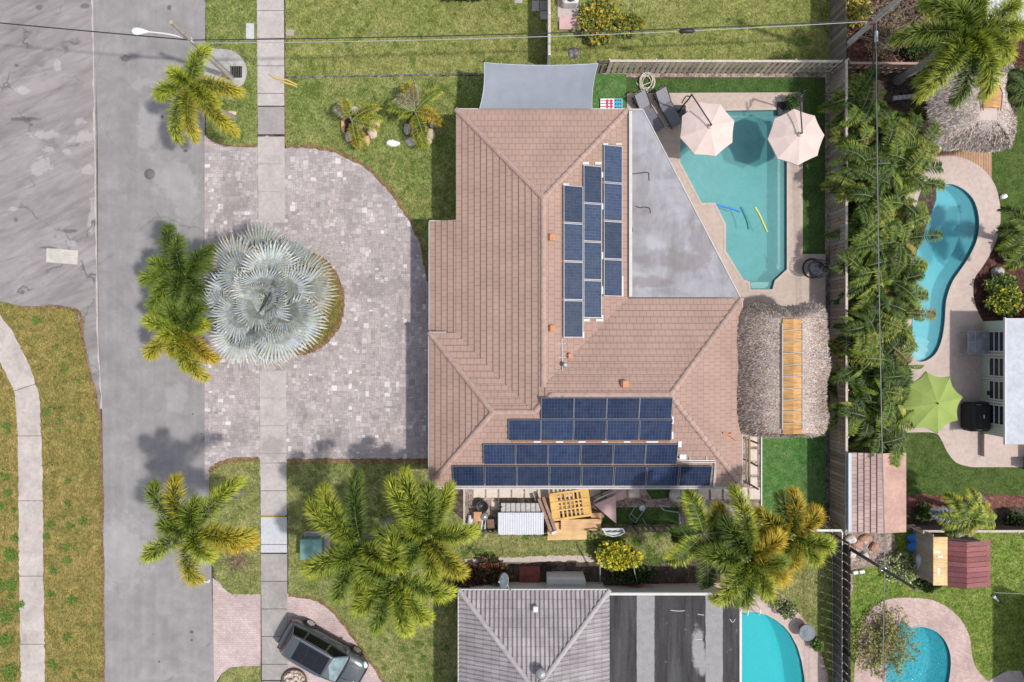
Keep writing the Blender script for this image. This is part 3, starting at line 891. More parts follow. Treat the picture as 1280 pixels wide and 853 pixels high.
# pair of palms beside the silver palm
c = (238,345)
palm('foxtail_palm', 'dark green foxtail palm leaning over the road beside the silver palm', c, 4.2, (292,360),
     fr(c, [((212,282),DEEP),((272,308),DEEP,5),((180,352),GREEN),((192,392),GREEN),((206,372),GREEN,35),((262,372),DEEP,10),((240,300),DEEP,55),((222,402),GREEN,5),((198,330),GREEN,25),((248,392),DEEP,10),((232,380),DEEP,45),((262,330),DEEP,5)]), 32, group=SP, leaf=.45)
c = (238,412)
palm('foxtail_palm', 'bright lime foxtail palm just below the silver palm', c, 4.0, (290,402),
     fr(c, [((186,398),LIME,20),((182,446),YEL,12),((256,478),YEL,10),((272,452),GOLD,10),((222,372),GREEN,30),((258,405),LIME,10),((215,420),LIME,45),((205,385),GREEN,10),((240,462),LIME,20),((262,380),DEEP,30),((225,440),YEL,35)]), 33, group=SP, leaf=.42)
c = (246,656)
palm('foxtail_palm', 'foxtail palm at the pink driveway with a yellowing lower crown', c, 6.2, (301,615),
     fr(c, [((190,606),GREEN),((222,598),YEL,25),((298,600),LIME),((184,694),LIME),((246,726),YEL),((312,672),YEL,8),((318,688),GOLD,0),((268,690),LIME,35),((215,650),GREEN,45),((256,620),GREEN,50)]), 34, group=SP, leaf=.48)
# big clump in the front yard next door
CG = 'clump of foxtail palms beside the grey roof'
c = (455,676)
palm('foxtail_palm', 'green foxtail palm of the big clump nearest to the sidewalk', c, 4.6, (488,650),
     fr(c, [((398,604),LIME),((446,585),DEEP),((392,632),LIME),((384,712),LIME),((372,726),GREEN,8),((410,782),GREEN),((452,756),LIME,5),((505,640),LIME,30),((508,700),LIME,35),((490,600),GREEN,25),((428,700),GREEN,40),((430,640),GREEN,45),((470,728),LIME,25)]), 35, L=2.8, group=CG, n=230)
c = (536,664)
palm('foxtail_palm', 'green foxtail palm of the big clump nearest to the house with solar panels', c, 4.6, (548,640),
     fr(c, [((478,590),LIME),((506,592),LIME,20),((562,612),LIME),((592,664),LIME),((578,716),YEL),((545,722),LIME,15),((476,664),GREEN,25),((500,712),GREEN,20),((540,610),GREEN,35),((560,690),LIME,40),((512,650),LIME,45)]), 36, L=2.7, group=CG, n=230)
c = (497,714)
palm('foxtail_palm', 'green foxtail palm of the big clump on its lower side with hanging fronds', c, 4.8, (515,690),
     fr(c, [((466,798),GREEN),((512,800),LIME),((540,790),LIME,8),((562,742),LIME),((440,770),LIME,8),((520,740),LIME,35),((455,700),GREEN,30),((530,690),LIME,35),((495,665),LIME,30),((480,745),GREEN,25),((510,775),GREEN,5)]), 37, L=2.7, group=CG, n=230)
# clump between the two houses on the right
C2 = 'clump of palms between the two pools'
c = (876,664)
palm('foxtail_palm', 'dark green palm leaning over the side yard with long bare leaf stalks', c, 5.6, (850,640),
     fr(c, [((860,618),LIME),((902,632),YEL,15),((836,702),LIME),((848,640),GREEN,25),((884,738),DEEP),((916,716),GREEN),((928,658),GREEN,25),((840,672),DEEP,5)]), 38, L=2.5, plume=False, leaf=.55, n=150, group=C2, width=.05)
c = (930,692)
palm('foxtail_palm', 'dark green palm of the clump reaching over the dark flat roof', c, 6.2, (905,655),
     fr(c, [((922,616),LIME),((880,690),GREEN),((898,748),LIME),((928,752),GREEN),((960,740),LIME),((976,700),GREEN),((984,722),GOLD,8),((958,655),LIME,25),((905,650),DEEP,30),((944,720),GREEN,35),((972,668),GOLD,20)]), 39, L=2.6, group=C2, n=230, leaf=.5)
c = (984,668)
palm('foxtail_palm', 'palm with golden yellow fronds beside the wooden fence corner', c, 5.4, (955,648),
     fr(c, [((992,614),GOLD,20),((976,618),DEEP),((1026,638),GOLD,12),((1042,682),LIME),((1028,706),LIME,8),((972,750),GOLD,5),((990,712),GOLD,10),((946,640),YEL,20),((940,668),GOLD,15),((1000,690),GREEN,35),((960,700),GREEN,30),((988,640),GREEN,50)]), 40, L=2.4, group=C2, n=200, leaf=.46)
# big leaning palm, top right
c = (1200,50)
palm('foxtail_palm', 'tall palm with a long bare grey trunk leaning beside the small thatched hut', c, 6.0, (1121,101),
     fr(c, [((1126,48),GREEN),((1160,8),GREEN),((1200,-18),DEEP),((1218,-20),LIME),((1264,10),LIME),((1272,40),LIME),((1254,72),LIME),((1232,114),LIME),((1196,122),DEEP),((1150,122),LIME),((1158,96),GREEN,5),((1180,20),GREEN,40),((1215,80),LIME,35),((1175,65),GREEN,30),((1236,96),LIME,8)]), 41, L=2.7, plume=True, n=230, leaf=.5, trunk_r=.17, tr_bulge=1.6)
# palms cut by the right edge
c = (1292,292)
palm('areca_palm', 'feathery dark green palm above the curved pool deck at the right edge', c, 3.2, (1275,300),
     fr(c, [((1252,250),DEEP),((1246,285),DEEP),((1248,318),GREEN),((1262,345),GREEN),((1290,250),DEEP),((1300,340),GREEN),((1262,268),GREEN,35),((1270,310),DEEP,35),((1330,290),DEEP)], h=3.2), 42, L=1.9, plume=False, n=130, leaf=.5, width=.05, shaft=False)
c = (1290,112)
palm('areca_palm', 'dark feathery palm in the shade right of the small thatched hut', c, 3.2, (1270,120),
     fr(c, [((1252,98),DEEP),((1262,75),DEEP),((1256,118),DEEP),((1268,135),DEEP),((1290,70),DEEP),((1330,110),DEEP),((1300,150),DEEP)], h=3.2), 43, L=1.7, plume=False, n=120, leaf=.45, width=.05, shaft=False)
# scruffy palm beside the shed
DRY = ((.22,.19,.13), (.42,.36,.26))
GREY = ((.25,.27,.27), (.50,.52,.52))
c = (1212,648)
palm('date_palm', 'scruffy palm with dry pale lower fronds hanging over the maroon shed roof', c, 3.6, (1188,634),
     fr(c, [((1160,642),GREY,10),((1168,652),LIME),((1180,612),LIME),((1220,602),LIME),((1252,632),YEL),((1262,655),LIME),((1240,685),DRY,-10),((1222,695),DRY,-15),((1205,690),DRY,-15),((1192,680),GREY,-10),((1178,672),GREEN),((1200,620),GREEN,40),((1232,650),LIME,40),((1205,668),YEL,20),((1250,612),DRY,5),((1215,640),LIME,55)], h=3.6), 44, L=1.8, plume=False, n=130, leaf=.42, width=.05, shaft=False)
# two young palms in rock rings on the front lawn
c = (440,150)
palm('young_palm', 'small sparse palm in a ring of rocks, left of the two on the front lawn', c, 1.2, (444,155),
     fr(c, [((421,133),DRY,25),((432,128),YEL,35),((476,146),LIME,15),((474,132),YEL,25),((446,182),YEL,15),((455,180),LIME,10),((470,158),YEL,20)], h=1.2, L=1.3), 45, L=1.3, plume=False, n=70, leaf=.35, width=.03, shaft=False, trunk_r=.09, group='young palms on the front lawn')
c = (519,139)
palm('young_palm', 'small palm with orange and green fronds in a rock ring nearest to the house', c, 1.5, (521,147),
     fr(c, [((484,133),LIME,20),((496,122),DRY,25),((507,104),GOLD,20),((516,108),DRY,25),((549,112),LIME,20),((551,152),GOLD,15),((544,146),GOLD,25),((524,188),LIME,12),((532,178),LIME,20),((500,142),LIME,25)], h=1.5, L=1.5), 46, L=1.5, plume=False, n=80, leaf=.38, width=.03, shaft=False, trunk_r=.10, group='young palms on the front lawn')

# ------------------------------------------------------------------ silver fan palm
def fan_leaf(r, origin, az_, el, stem, R_, cols):
    mb = MB()
    d = Vector((math.cos(az_)*math.cos(el), math.sin(az_)*math.cos(el), math.sin(el)))
    hub = origin + d*stem + Vector((0,0,-.05*stem))
    mb.tube(smoothpath([origin, origin + d*stem*.55 + Vector((0,0,.03)), hub], 4), [.06,.055,.05,.045,.042,.04,.038,.035,.03], 6, (.42,.45,.36))
    side = d.cross(Vector((0,0,1))).normalized(); up = side.cross(d).normalized()
    # blade plane tilts outward and down
    tilt = r.uniform(-.25, .5); roll = r.uniform(-.5, .5)
    side = (side*math.cos(roll) + up*math.sin(roll)).normalized(); up = side.cross(d).normalized()
    f = (d*math.cos(tilt) - up*math.sin(tilt)).normalized(); nrm = side.cross(f).normalized()
    sh = r.uniform(.52, .98); cols = tuple(tuple(x*sh for x in q) for q in cols)
    n = 32; span = math.radians(r.uniform(195, 245))
    for k in range(n):
        a = -span/2 + span*(k+.5)/n
        v = f*math.cos(a) + side*math.sin(a)
        l = R_*(.78+.22*math.cos(a*.55))*r.uniform(.9,1.06)
        # the sides of the fan lift like a shallow cup, tips droop
        lift = .16*abs(math.sin(a*.5))
        vv = (v + nrm*lift).normalized()
        w = l*span/n*.86
        s2 = vv.cross(nrm).normalized()
        p1 = hub + vv*l*.44; p2 = hub + vv*l*.78 - Vector((0,0,.05*l)); p3 = hub + vv*l - Vector((0,0,(.04+r.uniform(0,.14))*l)) + s2*r.uniform(-.05,.05)
        fold = nrm*w*.38
        c = jit(r, cols[0], .12); c2 = jit(r, cols[1], .14); c3 = jit(r, cols[2], .12)
        # folded segment: two halves meeting in a groove
        for sg in (-1, 1):
            e0 = hub + s2*sg*.01; e1 = p1 + s2*sg*w*.42 + fold*.55; e2 = p2 + s2*sg*w*.30 + fold*.35
            q = [hub, e1, p1] if sg > 0 else [hub, p1, e1]
            mb.face(q, c)
            q = [p1, e1, e2, p2] if sg > 0 else [p1, p2, e2, e1]
            mb.face(q, c2)
            q = [p2, e2, p3] if sg > 0 else [p2, p3, e2]
            mb.face(q, c3)
    return mb
r = random.Random(77)
cpx = (330,372); hb = 3.9
b = G(368,378,.06); c = P(334,373,hb)
bis = thing('silver_palm', 'large silver blue fan palm with a round crown standing in the driveway island', 'palm tree', b)
mb = MB()
mb.tube([b, b*.5+c*.5, c, c+Vector((0,0,.5))], [.34,.27,.26,.2], 14)
for k in range(60):          # old leaf bases
    z = r.uniform(.4, hb); a = r.uniform(0, 2*PI); q = b + (c-b)*(z/hb)
    mb.tube([q + Vector((math.cos(a),math.sin(a),0))*.2, q + Vector((math.cos(a)*.42,math.sin(a)*.42,.18))], [.07,.03], 5)
mb.build('trunk', MAT['bark'], bis)
SIL = ((.33,.36,.335), (.42,.445,.415), (.50,.515,.475)); SIL2 = ((.26,.29,.275), (.36,.39,.37), (.46,.48,.45)); SILY = ((.33,.35,.32), (.42,.43,.38), (.50,.45,.36))
leaves = []
for k in range(12): leaves.append((k*2*PI/12 + r.uniform(-.16,.16), r.uniform(-.15,.18), r.uniform(1.65,2.15), r.uniform(1.6,1.9), r.choice([SIL,SIL,SIL,SILY])))
for k in range(9): leaves.append((k*2*PI/9 + .3 + r.uniform(-.25,.25), r.uniform(.22,.45), r.uniform(1.15,1.5), r.uniform(1.45,1.7), r.choice([SIL,SIL2])))
for k in range(7): leaves.append((k*2*PI/7 + .6 + r.uniform(-.3,.3), r.uniform(.5,.72), r.uniform(.6,.85), r.uniform(1.25,1.5), SIL))
for k in range(6): leaves.append((k*2*PI/6 + .1 + r.uniform(-.3,.3), r.uniform(.85,1.1), r.uniform(.35,.5), r.uniform(.9,1.1), SIL))
top = c + Vector((0,0,.35))
for a, e, st, R_, cl in leaves:
    fan_leaf(r, top, a, e, st, R_, cl).build('fan_leaf', MAT['silver'], bis)

# ------------------------------------------------------------------ broad leaved clumps
def blade(mb, r, o, az_, el, stem, L, W, c, torn=.5, sag=1.0):
    d0 = Vector((math.cos(az_)*math.cos(el), math.sin(az_)*math.cos(el), math.sin(el)))
    p = Vector(o) + d0*stem
    mb.tube([o, p], [.03,.018], 4, mixc(c, (.25,.28,.10), .5), caps=False)
    N = 9; pts = [p]; 
    for i in range(N):
        e2 = el - sag*((i+.5)/N)*1.5
        d = Vector((math.cos(az_)*math.cos(e2), math.sin(az_)*math.cos(e2), math.sin(e2)))
        pts.append(pts[-1] + d*(L/N))
    tw = r.uniform(-.7,.7)
    for i in range(N):
        t0, t1 = i/N, (i+1)/N
        d = (pts[i+1]-pts[i]).normalized()
        s = d.cross(Vector((0,0,1)))
        if s.length < .05: s = Vector((1,0,0))
        s.normalize(); u = s.cross(d)
        s2 = s*math.cos(tw)+u*math.sin(tw); u2 = s2.cross(d)
        for sg in (-1,1):
            w0 = W*.5*math.sin(PI*min(1, t0*.86+.14))**.7; w1 = W*.5*math.sin(PI*min(1, t1*.86+.14))**.7
            g0 = r.random()*torn*.06; 
            cc = jit(r, c, .16)
            sl_ = d*W*.16
            if r.random() < torn*.35: w1 *= r.uniform(.7,1.0); w0 *= r.uniform(.7,1)
            a0 = pts[i]; a1 = pts[i+1] - d*g0
            b0 = a0 + s2*sg*w0 + u2*w0*.25 + sl_*(1 if t0>0 else .3) - Vector((0,0,w0*.3*t0)); b1 = a1 + s2*sg*w1 + u2*w1*.25 + sl_ - Vector((0,0,w1*.3*t1))
            mb.face([a0, a1, b1, b0] if sg > 0 else [a0, b0, b1, a1], cc)
HED = [(.080,.138,.017),(.122,.185,.022),(.205,.26,.034),(.036,.070,.012),(.29,.29,.046),(.155,.205,.028)]
def paradise(name, label, px, seed, h=2.6, n=26, spread=.8, group=None, L=1.2, W=.40, cat='plant', extra=True):
    r = random.Random(seed); o = G(*px, .03)
    t = thing(name, label, cat, o, group)
    mb = MB(); st = MB()
    for k in range(n):
        a = r.uniform(0, 2*PI); rr = r.uniform(0, spread)
        ht = r.uniform(.35, 1.0)*h
        q = o + Vector((math.cos(a)*rr*.5, math.sin(a)*rr*.5, 0))
        q2 = o + Vector((math.cos(a)*rr, math.sin(a)*rr, ht))
        st.tube([q, q*.5+q2*.5+Vector((0,0,.1)), q2], [.035,.03,.02], 5)
        c = r.choice(HED)
        if r.random() < .09: c = (.26,.22,.05)
        blade(mb, r, q2, a + r.uniform(-.9,.9), r.uniform(.1,1.0), .25, L*r.uniform(.7,1.15), W*r.uniform(.75,1.1), c)
    if extra:
        for k in range(26):
            a = r.uniform(0, 2*PI); q = o + Vector((r.uniform(-.6,.6), r.uniform(-.8,.8), r.uniform(.35,1.08)*h))
            f = frond(r, q, a, r.uniform(.1,1.0), r.uniform(1.1,2.0), r.choice([(HED[3],HED[0]),(HED[0],HED[2]),(HED[1],HED[4]),(HED[1],HED[2]),(HED[3],HED[1]),((.16,.15,.03),(.30,.22,.05))] if k % 6 == 0 else [(HED[3],HED[0]),(HED[0],HED[2]),(HED[1],HED[4]),(HED[3],HED[1])]), .46, 110, False, 1.15, .038)
            k0 = len(mb.v); mb.v.extend(f.v); mb.f.extend([tuple(i+k0 for i in q_) for q_ in f.f]); mb.c.extend(f.c); mb.uv.extend(f.uv); mb.sm.extend(f.sm); mb.hascol = True
    st.build('stem', MAT['shaft'], t)
    mb.build('foliage', MAT['leaf'], t)
    return t
HG = 'broad leaved clumps of the long hedge'
hs = [
 ((1062,135),'leafy clump at the north end of the long hedge, beside the fence corner',1.9),
 ((1088,160),'leafy clump of the hedge beside the low white kerb below the bare soil',1.9),
 ((1123,172),'leafy clump of the hedge reaching towards the small thatched hut',2.1),
 ((1066,190),'leafy clump of the hedge behind the fence, level with the right pink parasol',2.3),
 ((1098,208),'leafy clump in the middle of the hedge, level with the timber deck of the hut',2.5),
 ((1126,216),'leafy clump of the hedge at the top end of the kidney pool',2.2),
 ((1068,244),'leafy clump of the hedge behind the fence beside the strip of dark turf',2.5),
 ((1104,258),'leafy clump of the hedge beside the widest bend of the kidney pool',2.6),
 ((1072,300),'leafy clump of the hedge right of the fence, just above the black egg chair',2.5),
 ((1106,304),'leafy clump of the hedge overhanging the blue water of the kidney pool',2.6),
 ((1072,352),'leafy clump of the hedge right of the fence, just below the black egg chair',2.5),
 ((1106,352),'leafy clump of the hedge at the narrow waist of the kidney pool',2.6),
 ((1070,404),'leafy clump of the hedge right of the fence and the large thatched hut',2.5),
 ((1104,402),'leafy clump of the hedge beside the round steps of the kidney pool',2.6),
 ((1068,452),'leafy clump of the hedge level with the middle of the large thatched hut',2.3),
 ((1100,452),'leafy clump of the hedge above the green parasol',2.5),
 ((1092,498),'leafy clump of the hedge left of the green parasol',2.5),
 ((1064,506),'leafy clump of the hedge level with the bottom edge of the large thatched hut',2.1),
 ((1096,540),'leafy clump at the south end of the hedge, above the pink shed roof',2.2),
]
for k, (px, lb, h) in enumerate(hs):
    px = (1054 + (px[0]-1062)*.92, 426.5 + (px[1]-426.5)*.955)
    paradise('hedge_plant', lb, px, 100+k, h, 12, .8, HG, 1.0, .30)

def leafball(r, mb, c, rad, n, cols, size=(.10,.2), flat=.3, shell=.55):
    for _ in range(n):
        while True:
            v = Vector((r.uniform(-1,1), r.uniform(-1,1), r.uniform(-.7,1)))
            if shell < v.length < 1: break
        # clumpy outline
        k = 1 + .22*math.sin(v.x*7+c[0]*3)*math.sin(v.y*6+c[1]*2)
        p = Vector(c) + Vector((v.x*rad[0], v.y*rad[1], v.z*rad[2]))*k
        d = (v + Vector((r.uniform(-.8,.8), r.uniform(-.8,.8), r.uniform(-.3,.6)))).normalized()
        l = r.uniform(*size); w = l*r.uniform(.28,.45)
        s = d.cross(Vector((r.uniform(-.5,.5), r.uniform(-.5,.5), 1)))
        if s.length < .05: s = Vector((1,0,0))
        s = s.normalized()*w
        col = jit(r, r.choice(cols), .22)
        m = p + d*l*.5; e = p + d*l - Vector((0,0,l*.2))
        mb.face([p, m+s, e, m-s], col)
def bush(name, label, px, rad, n, cols, seed, group=None, size=(.12,.24), lumps=6, cat='bush', z=None, stems=True):
    r = random.Random(seed); o = G(*px, .03)
    t = thing(name, label, cat, o, group)
    st = MB(); mb = MB()
    for k in range(lumps):
        a = 2*PI*k/lumps + r.uniform(-.4,.4); q = r.uniform(.3,.72) if lumps > 1 else 0
        cc = o + Vector((math.cos(a)*rad[0]*q, math.sin(a)*rad[1]*q, rad[2]*r.uniform(.8,1.25)))
        f = r.uniform(.42,.62) if lumps > 1 else 1
        leafball(r, mb, cc, (rad[0]*f, rad[1]*f, rad[2]*f), n//lumps, cols, size)
        if stems: st.tube([o, (o+cc)/2 + Vector((0,0,.05)), cc], [.035,.025,.012], 5)
    if stems: st.build('stem', MAT['bark_dark'], t)
    mb.build('foliage', MAT['leaf'], t)
    return t
CROT = [(.42,.24,.02),(.35,.28,.03),(.16,.20,.04),(.08,.13,.03),(.28,.28,.05),(.12,.17,.035),(.45,.32,.04),(.06,.10,.03)]
YFL = [(.52,.44,.02),(.60,.50,.03),(.42,.40,.04),(.14,.19,.04),(.07,.11,.03),(.55,.47,.03)]
DKR = [(.05,.04,.03),(.10,.05,.035),(.16,.05,.035),(.04,.06,.025),(.22,.08,.04),(.07,.09,.04),(.03,.035,.02)]
DGR = [(.02,.04,.01),(.035,.06,.014),(.05,.085,.02),(.03,.05,.012)]
bush('croton_bush', 'orange and green croton bush beside the air conditioner on the north lawn', (747,28), (1.35,1.15,.55), 1900, CROT, 201)
bush('croton_bush', 'small orange croton shoot at the right side of the croton bush', (784,34), (.75,.65,.4), 500, CROT[2:]+[(.33,.2,.02)], 202, lumps=4)
bush('yellow_bush', 'bright yellow leaved bush in the middle of the strip between the houses', (768,690), (1.25,.75,.75), 1700, YFL, 203)
bush('dark_croton', 'dark red and green croton hedge at the corner of the grey tiled roof', (588,716), (1.0,.75,.42), 1500, DKR, 204, lumps=7)
bush('dark_croton', 'dark red croton beside the satellite dish', (618,712), (.75,.7,.45), 900, DKR+[(.3,.09,.03)], 205, lumps=5)
bush('dark_bush', 'dark shaded shrubs along the wall below the yellow bush', (790,718), (1.1,.4,.35), 900, DGR+[(.08,.10,.04)], 206)
bush('dark_bush', 'low dark hedge cut off by the top edge of the photo', (588,-3), (2.3,.22,.5), 1200, DGR, 207, lumps=9)
bush('garden_shrub', 'yellow flowering shrub at the bend of the curved pool deck', (1246,376), (.85,.75,.6), 1400, [(.5,.45,.03),(.12,.17,.04),(.08,.12,.03),(.35,.35,.06),(.10,.14,.03)], 208)
bush('garden_shrub', 'green shrub with small pale leaves above the yellow flowering shrub', (1243,358), (.75,.5,.5), 900, [(.10,.15,.04),(.18,.22,.06),(.06,.10,.03),(.30,.32,.08)], 209)
bush('garden_shrub', 'dark red leaved shrub at the right edge beside the yellow flowering shrub', (1272,380), (.6,.7,.5), 700, [(.16,.03,.03),(.25,.06,.04),(.08,.08,.03),(.2,.12,.05)], 210, lumps=5)
bush('dark_bush', 'dark shrubs in the shade right of the curved pool deck', (1262,312), (.9,1.0,.6), 1200, DGR+[(.10,.14,.03)], 211)
bush('dark_bush', 'dark shrub under the tall leaning palm beside the low fence', (1140,62), (.9,.7,.7), 1100, DGR+[(.06,.11,.03)], 212)
bush('croton_bush', 'yellow orange bush at the corner of the dark wooden fence', (1064,14), (.75,1.0,.6), 1100, [(.42,.33,.05),(.36,.24,.05),(.20,.22,.05),(.50,.40,.08),(.14,.16,.04)], 213)
bush('yellow_bush', 'thin yellow leaved bush between the dry vines and the tall palm', (1150,16), (.55,.75,.6), 420, [(.42,.40,.05),(.30,.30,.06),(.16,.18,.04)], 214, lumps=5)
bush('garden_shrub', 'sparse pale green shrub with white specks beside the grey board', (1122,708), (1.0,.85,.35), 800, [(.30,.33,.16),(.45,.45,.30),(.12,.16,.05),(.20,.24,.08)], 215, size=(.08,.17), lumps=8)
bush('dark_bush', 'round dark clipped bush at the foot of the brown board wall of the shed', (1158,728), (.45,.40,.3), 700, DGR, 216, lumps=4)
bush('garden_shrub', 'small light green plant beside the terracotta soil at the top of the hedge', (1077,100), (.4,.35,.5), 260, [(.2,.28,.07),(.12,.18,.04)], 217, lumps=4)
bush('dark_bush', 'dark undergrowth below the fence at the right edge of the small yard', (1262,648), (.6,.35,.4), 600, DGR+[(.08,.05,.04)], 218, lumps=4)
bush('dark_bush', 'dark undergrowth beside the pink shed roof under the low fence', (1150,640), (.5,.4,.4), 500, DGR, 219, lumps=4)

def twigs(name, label, px, rad, n, seed, cols, leaves=0, lc=None, h=.9, cat='shrub'):
    r = random.Random(seed); o = G(*px, .03); t = thing(name, label, cat, o)
    mb = MB(); lf = MB()
    for k in range(n):
        a = r.uniform(0, 2*PI); q = math.sqrt(r.random())
        p = o + Vector((math.cos(a)*rad[0]*q, math.sin(a)*rad[1]*q, r.uniform(.05,h)))
        path = [p]; d = Vector((r.uniform(-1,1), r.uniform(-1,1), r.uniform(-.35,.35))).normalized()
        for _ in range(4):
            d = (d + Vector((r.uniform(-.5,.5), r.uniform(-.5,.5), r.uniform(-.3,.3)))).normalized()
            path.append(path[-1] + d*r.uniform(.12,.26))
        mb.tube(path, r.uniform(.007,.016), 4, jit(r, r.choice(cols), .25), caps=False)
        if leaves and r.random() < leaves:
            leafball(r, lf, path[-1], (.2,.2,.12), 7 if leaves < 1 else 16, lc, (.07,.15), shell=0)
    mb.build('branch', MAT['twig'], t)
    if lf.f: lf.build('foliage', MAT['leaf'], t)
    return t
MAT['twig'] = M_col('twig', .9, .2, 20, .2)
TW = [(.26,.19,.16),(.36,.28,.23),(.18,.12,.10),(.30,.21,.15)]
twigs('dry_vine', 'tangle of dry brown vines behind the low fence at the top right', (1108,36), (1.7,1.5), 620, 301, TW, .25, [(.22,.20,.08),(.34,.26,.12),(.15,.14,.06)])
twigs('dry_vine', 'patch of dry stems in front of the tall palm at the top edge', (1150,4), (1.1,.7), 220, 302, TW, .2, [(.3,.26,.08)])
twigs('thorny_shrub', 'half bare thorny shrub leaning over the pool at the bottom right', (1100,800), (1.15,1.25), 210, 303, [(.16,.09,.06),(.22,.12,.08),(.10,.06,.05)], 1.0, [(.16,.19,.05),(.24,.26,.07),(.30,.28,.10)], .8)
# potted plants
def pot_plant(px, lb, rad, h, pr, seed, cols, potcol, group=None):
    r = random.Random(seed); o = G(*px, .055); t = thing('potted_plant', lb, 'potted plant', o, group)
    mb = MB(); mb.lathe([(pr*.72,0),(pr*.95,h*.75),(pr*1.05,h*.8),(pr*1.05,h*.92),(pr*.9,h*.92),(pr*.88,h*.85),(0,h*.85)], o, 18)
    mb.build('pot', potcol, t)
    fo = MB(); leafball(r, fo, o+Vector((0,0,h+rad*.45)), (rad,rad,rad*.8), 420, cols, (.07,.15), shell=.2)
    fo.build('foliage', MAT['leaf'], t)
MAT['terracotta'] = M_plain('terracotta', (.36,.14,.08), .8)
MAT['dark_pot'] = M_plain('dark_pot', (.06,.06,.065), .5)
pg = [(.05,.10,.02),(.09,.15,.03),(.03,.06,.015)]
pot_plant((985.5,132), 'round green potted plant between the pool corner and the right parasol', .38, .45, .22, 401, pg, MAT['dark_pot'])
pot_plant((980,758), 'leafy dark green potted plant on the rim of the turquoise pool deck', .42, .35, .2, 402, pg+[(.14,.18,.07)], MAT['terracotta'])
pot_plant((1018,803), 'small green plant in a bowl beside the grey fire bowl', .26, .25, .24, 403, [(.16,.24,.06),(.08,.14,.03)], MAT['dark_pot'])
pot_plant((966,748), 'pale green bushy potted plant under the palm fronds by the turquoise pool', .34, .3, .18, 404, [(.18,.22,.07),(.30,.32,.12),(.10,.13,.04)], MAT['terracotta'])
# ================================================================== main house
def clip_band(poly, dn, t0, t1):
    def half(ps, c, keep_ge):
        out = []
        n = len(ps)
        for i in range(n):
            a, b = ps[i], ps[(i+1) % n]
            da, db = a.dot(dn)-c, b.dot(dn)-c
            if not keep_ge: da, db = -da, -db
            if da >= 0: out.append(a)
            if (da > 0 and db < 0) or (da < 0 and db > 0):
                out.append(a + (b-a)*(da/(da-db)))
        return out
    q = half(poly, t0, True)
    if len(q) < 3: return []
    q = half(q, t1, False)
    return q if len(q) >= 3 else []
def courses(mb, poly, zf, dn, pitch, lift=.045, r=None):
    """roof plane as overlapping tile courses; dn = plan direction down the slope"""
    r = r or random.Random(1)
    poly = [Vector(p[:2]) for p in poly]; dn = Vector(dn).normalized(); al = Vector((-dn.y, dn.x))
    ts = [p.dot(dn) for p in poly]; tmin, tmax = min(ts), max(ts)
    t1 = tmax; k = 0
    while t1 > tmin + 1e-4:
        t0 = t1 - pitch
        q = clip_band(poly, dn, max(t0, tmin), t1)
        if q:
            pts = []; uv = []
            for p in q:
                t = p.dot(dn); z = zf(p.x, p.y) + lift*(t-t0)/pitch
                pts.append((p.x, p.y, z)); uv.append((p.dot(al), (tmax - t) + .0001))
            a = sum((q[i].x*q[(i+1)%len(q)].y - q[(i+1)%len(q)].x*q[i].y) for i in range(len(q)))
            if a < 0: pts.reverse(); uv.reverse()
            mb.face(pts, None, uv)
            ed = [p for p in q if abs(p.dot(dn)-t1) < 1e-4]
            if len(ed) >= 2:
                ed.sort(key=lambda p: p.dot(al)); a_, b_ = ed[0], ed[-1]
                za, zb = zf(a_.x, a_.y), zf(b_.x, b_.y)
                mb.face([(a_.x,a_.y,za+lift),(a_.x,a_.y,za-.012),(b_.x,b_.y,zb-.012),(b_.x,b_.y,zb+lift)], None, [(a_.dot(al),.0),(a_.dot(al),.0),(b_.dot(al),.0),(b_.dot(al),.0)])
        t1 = t0; k += 1
def ridge_caps(mb, a, b, rad=.15, seg=.36, lift=.03):
    a = Vector(a); b = Vector(b); L = (b-a).length; n = max(1, int(L/seg)); d = (b-a)/n
    dd = d.normalized(); s = dd.cross(Vector((0,0,1))).normalized(); u = s.cross(dd)
    for i in range(n):
        p0 = a + d*i - dd*.02; p1 = a + d*(i+1) + dd*.03
        r0, r1 = rad*.90, rad*1.06
        l0 = []; l1 = []
        for k in range(7):
            an = PI*k/6
            l0.append(p0 + s*math.cos(an)*r0 + u*(math.sin(an)*r0*.75 + lift - .05))
            l1.append(p1 + s*math.cos(an)*r1 + u*(math.sin(an)*r1*.75 + lift - .045))
        for k in range(6): mb.face([l0[k], l0[k+1], l1[k+1], l1[k]])
        mb.face(list(reversed(l0))); mb.face(l1)
MAT['roof_tile'] = M_brick('pink_brown_tile', (.322,.214,.170), (.338,.226,.182), (.185,.112,.088), .35, .32, .010, .8, True, .25, .12, fv=(.93,1.06))
MAT['ridge_tile'] = M_plain('ridge_tile', (.365,.25,.205), .8, .2, 4)
MAT['white_trim'] = M_plain('white_trim', (.60,.585,.565), .5, .06, 3)
MAT['edge_trim'] = M_plain('edge_trim', (.50,.475,.455), .6, .12, 3)
MAT['stucco'] = M_plain('cream_stucco', (.62,.56,.48), .9, .08, 30, bump=.3)
MAT['membrane'] = None
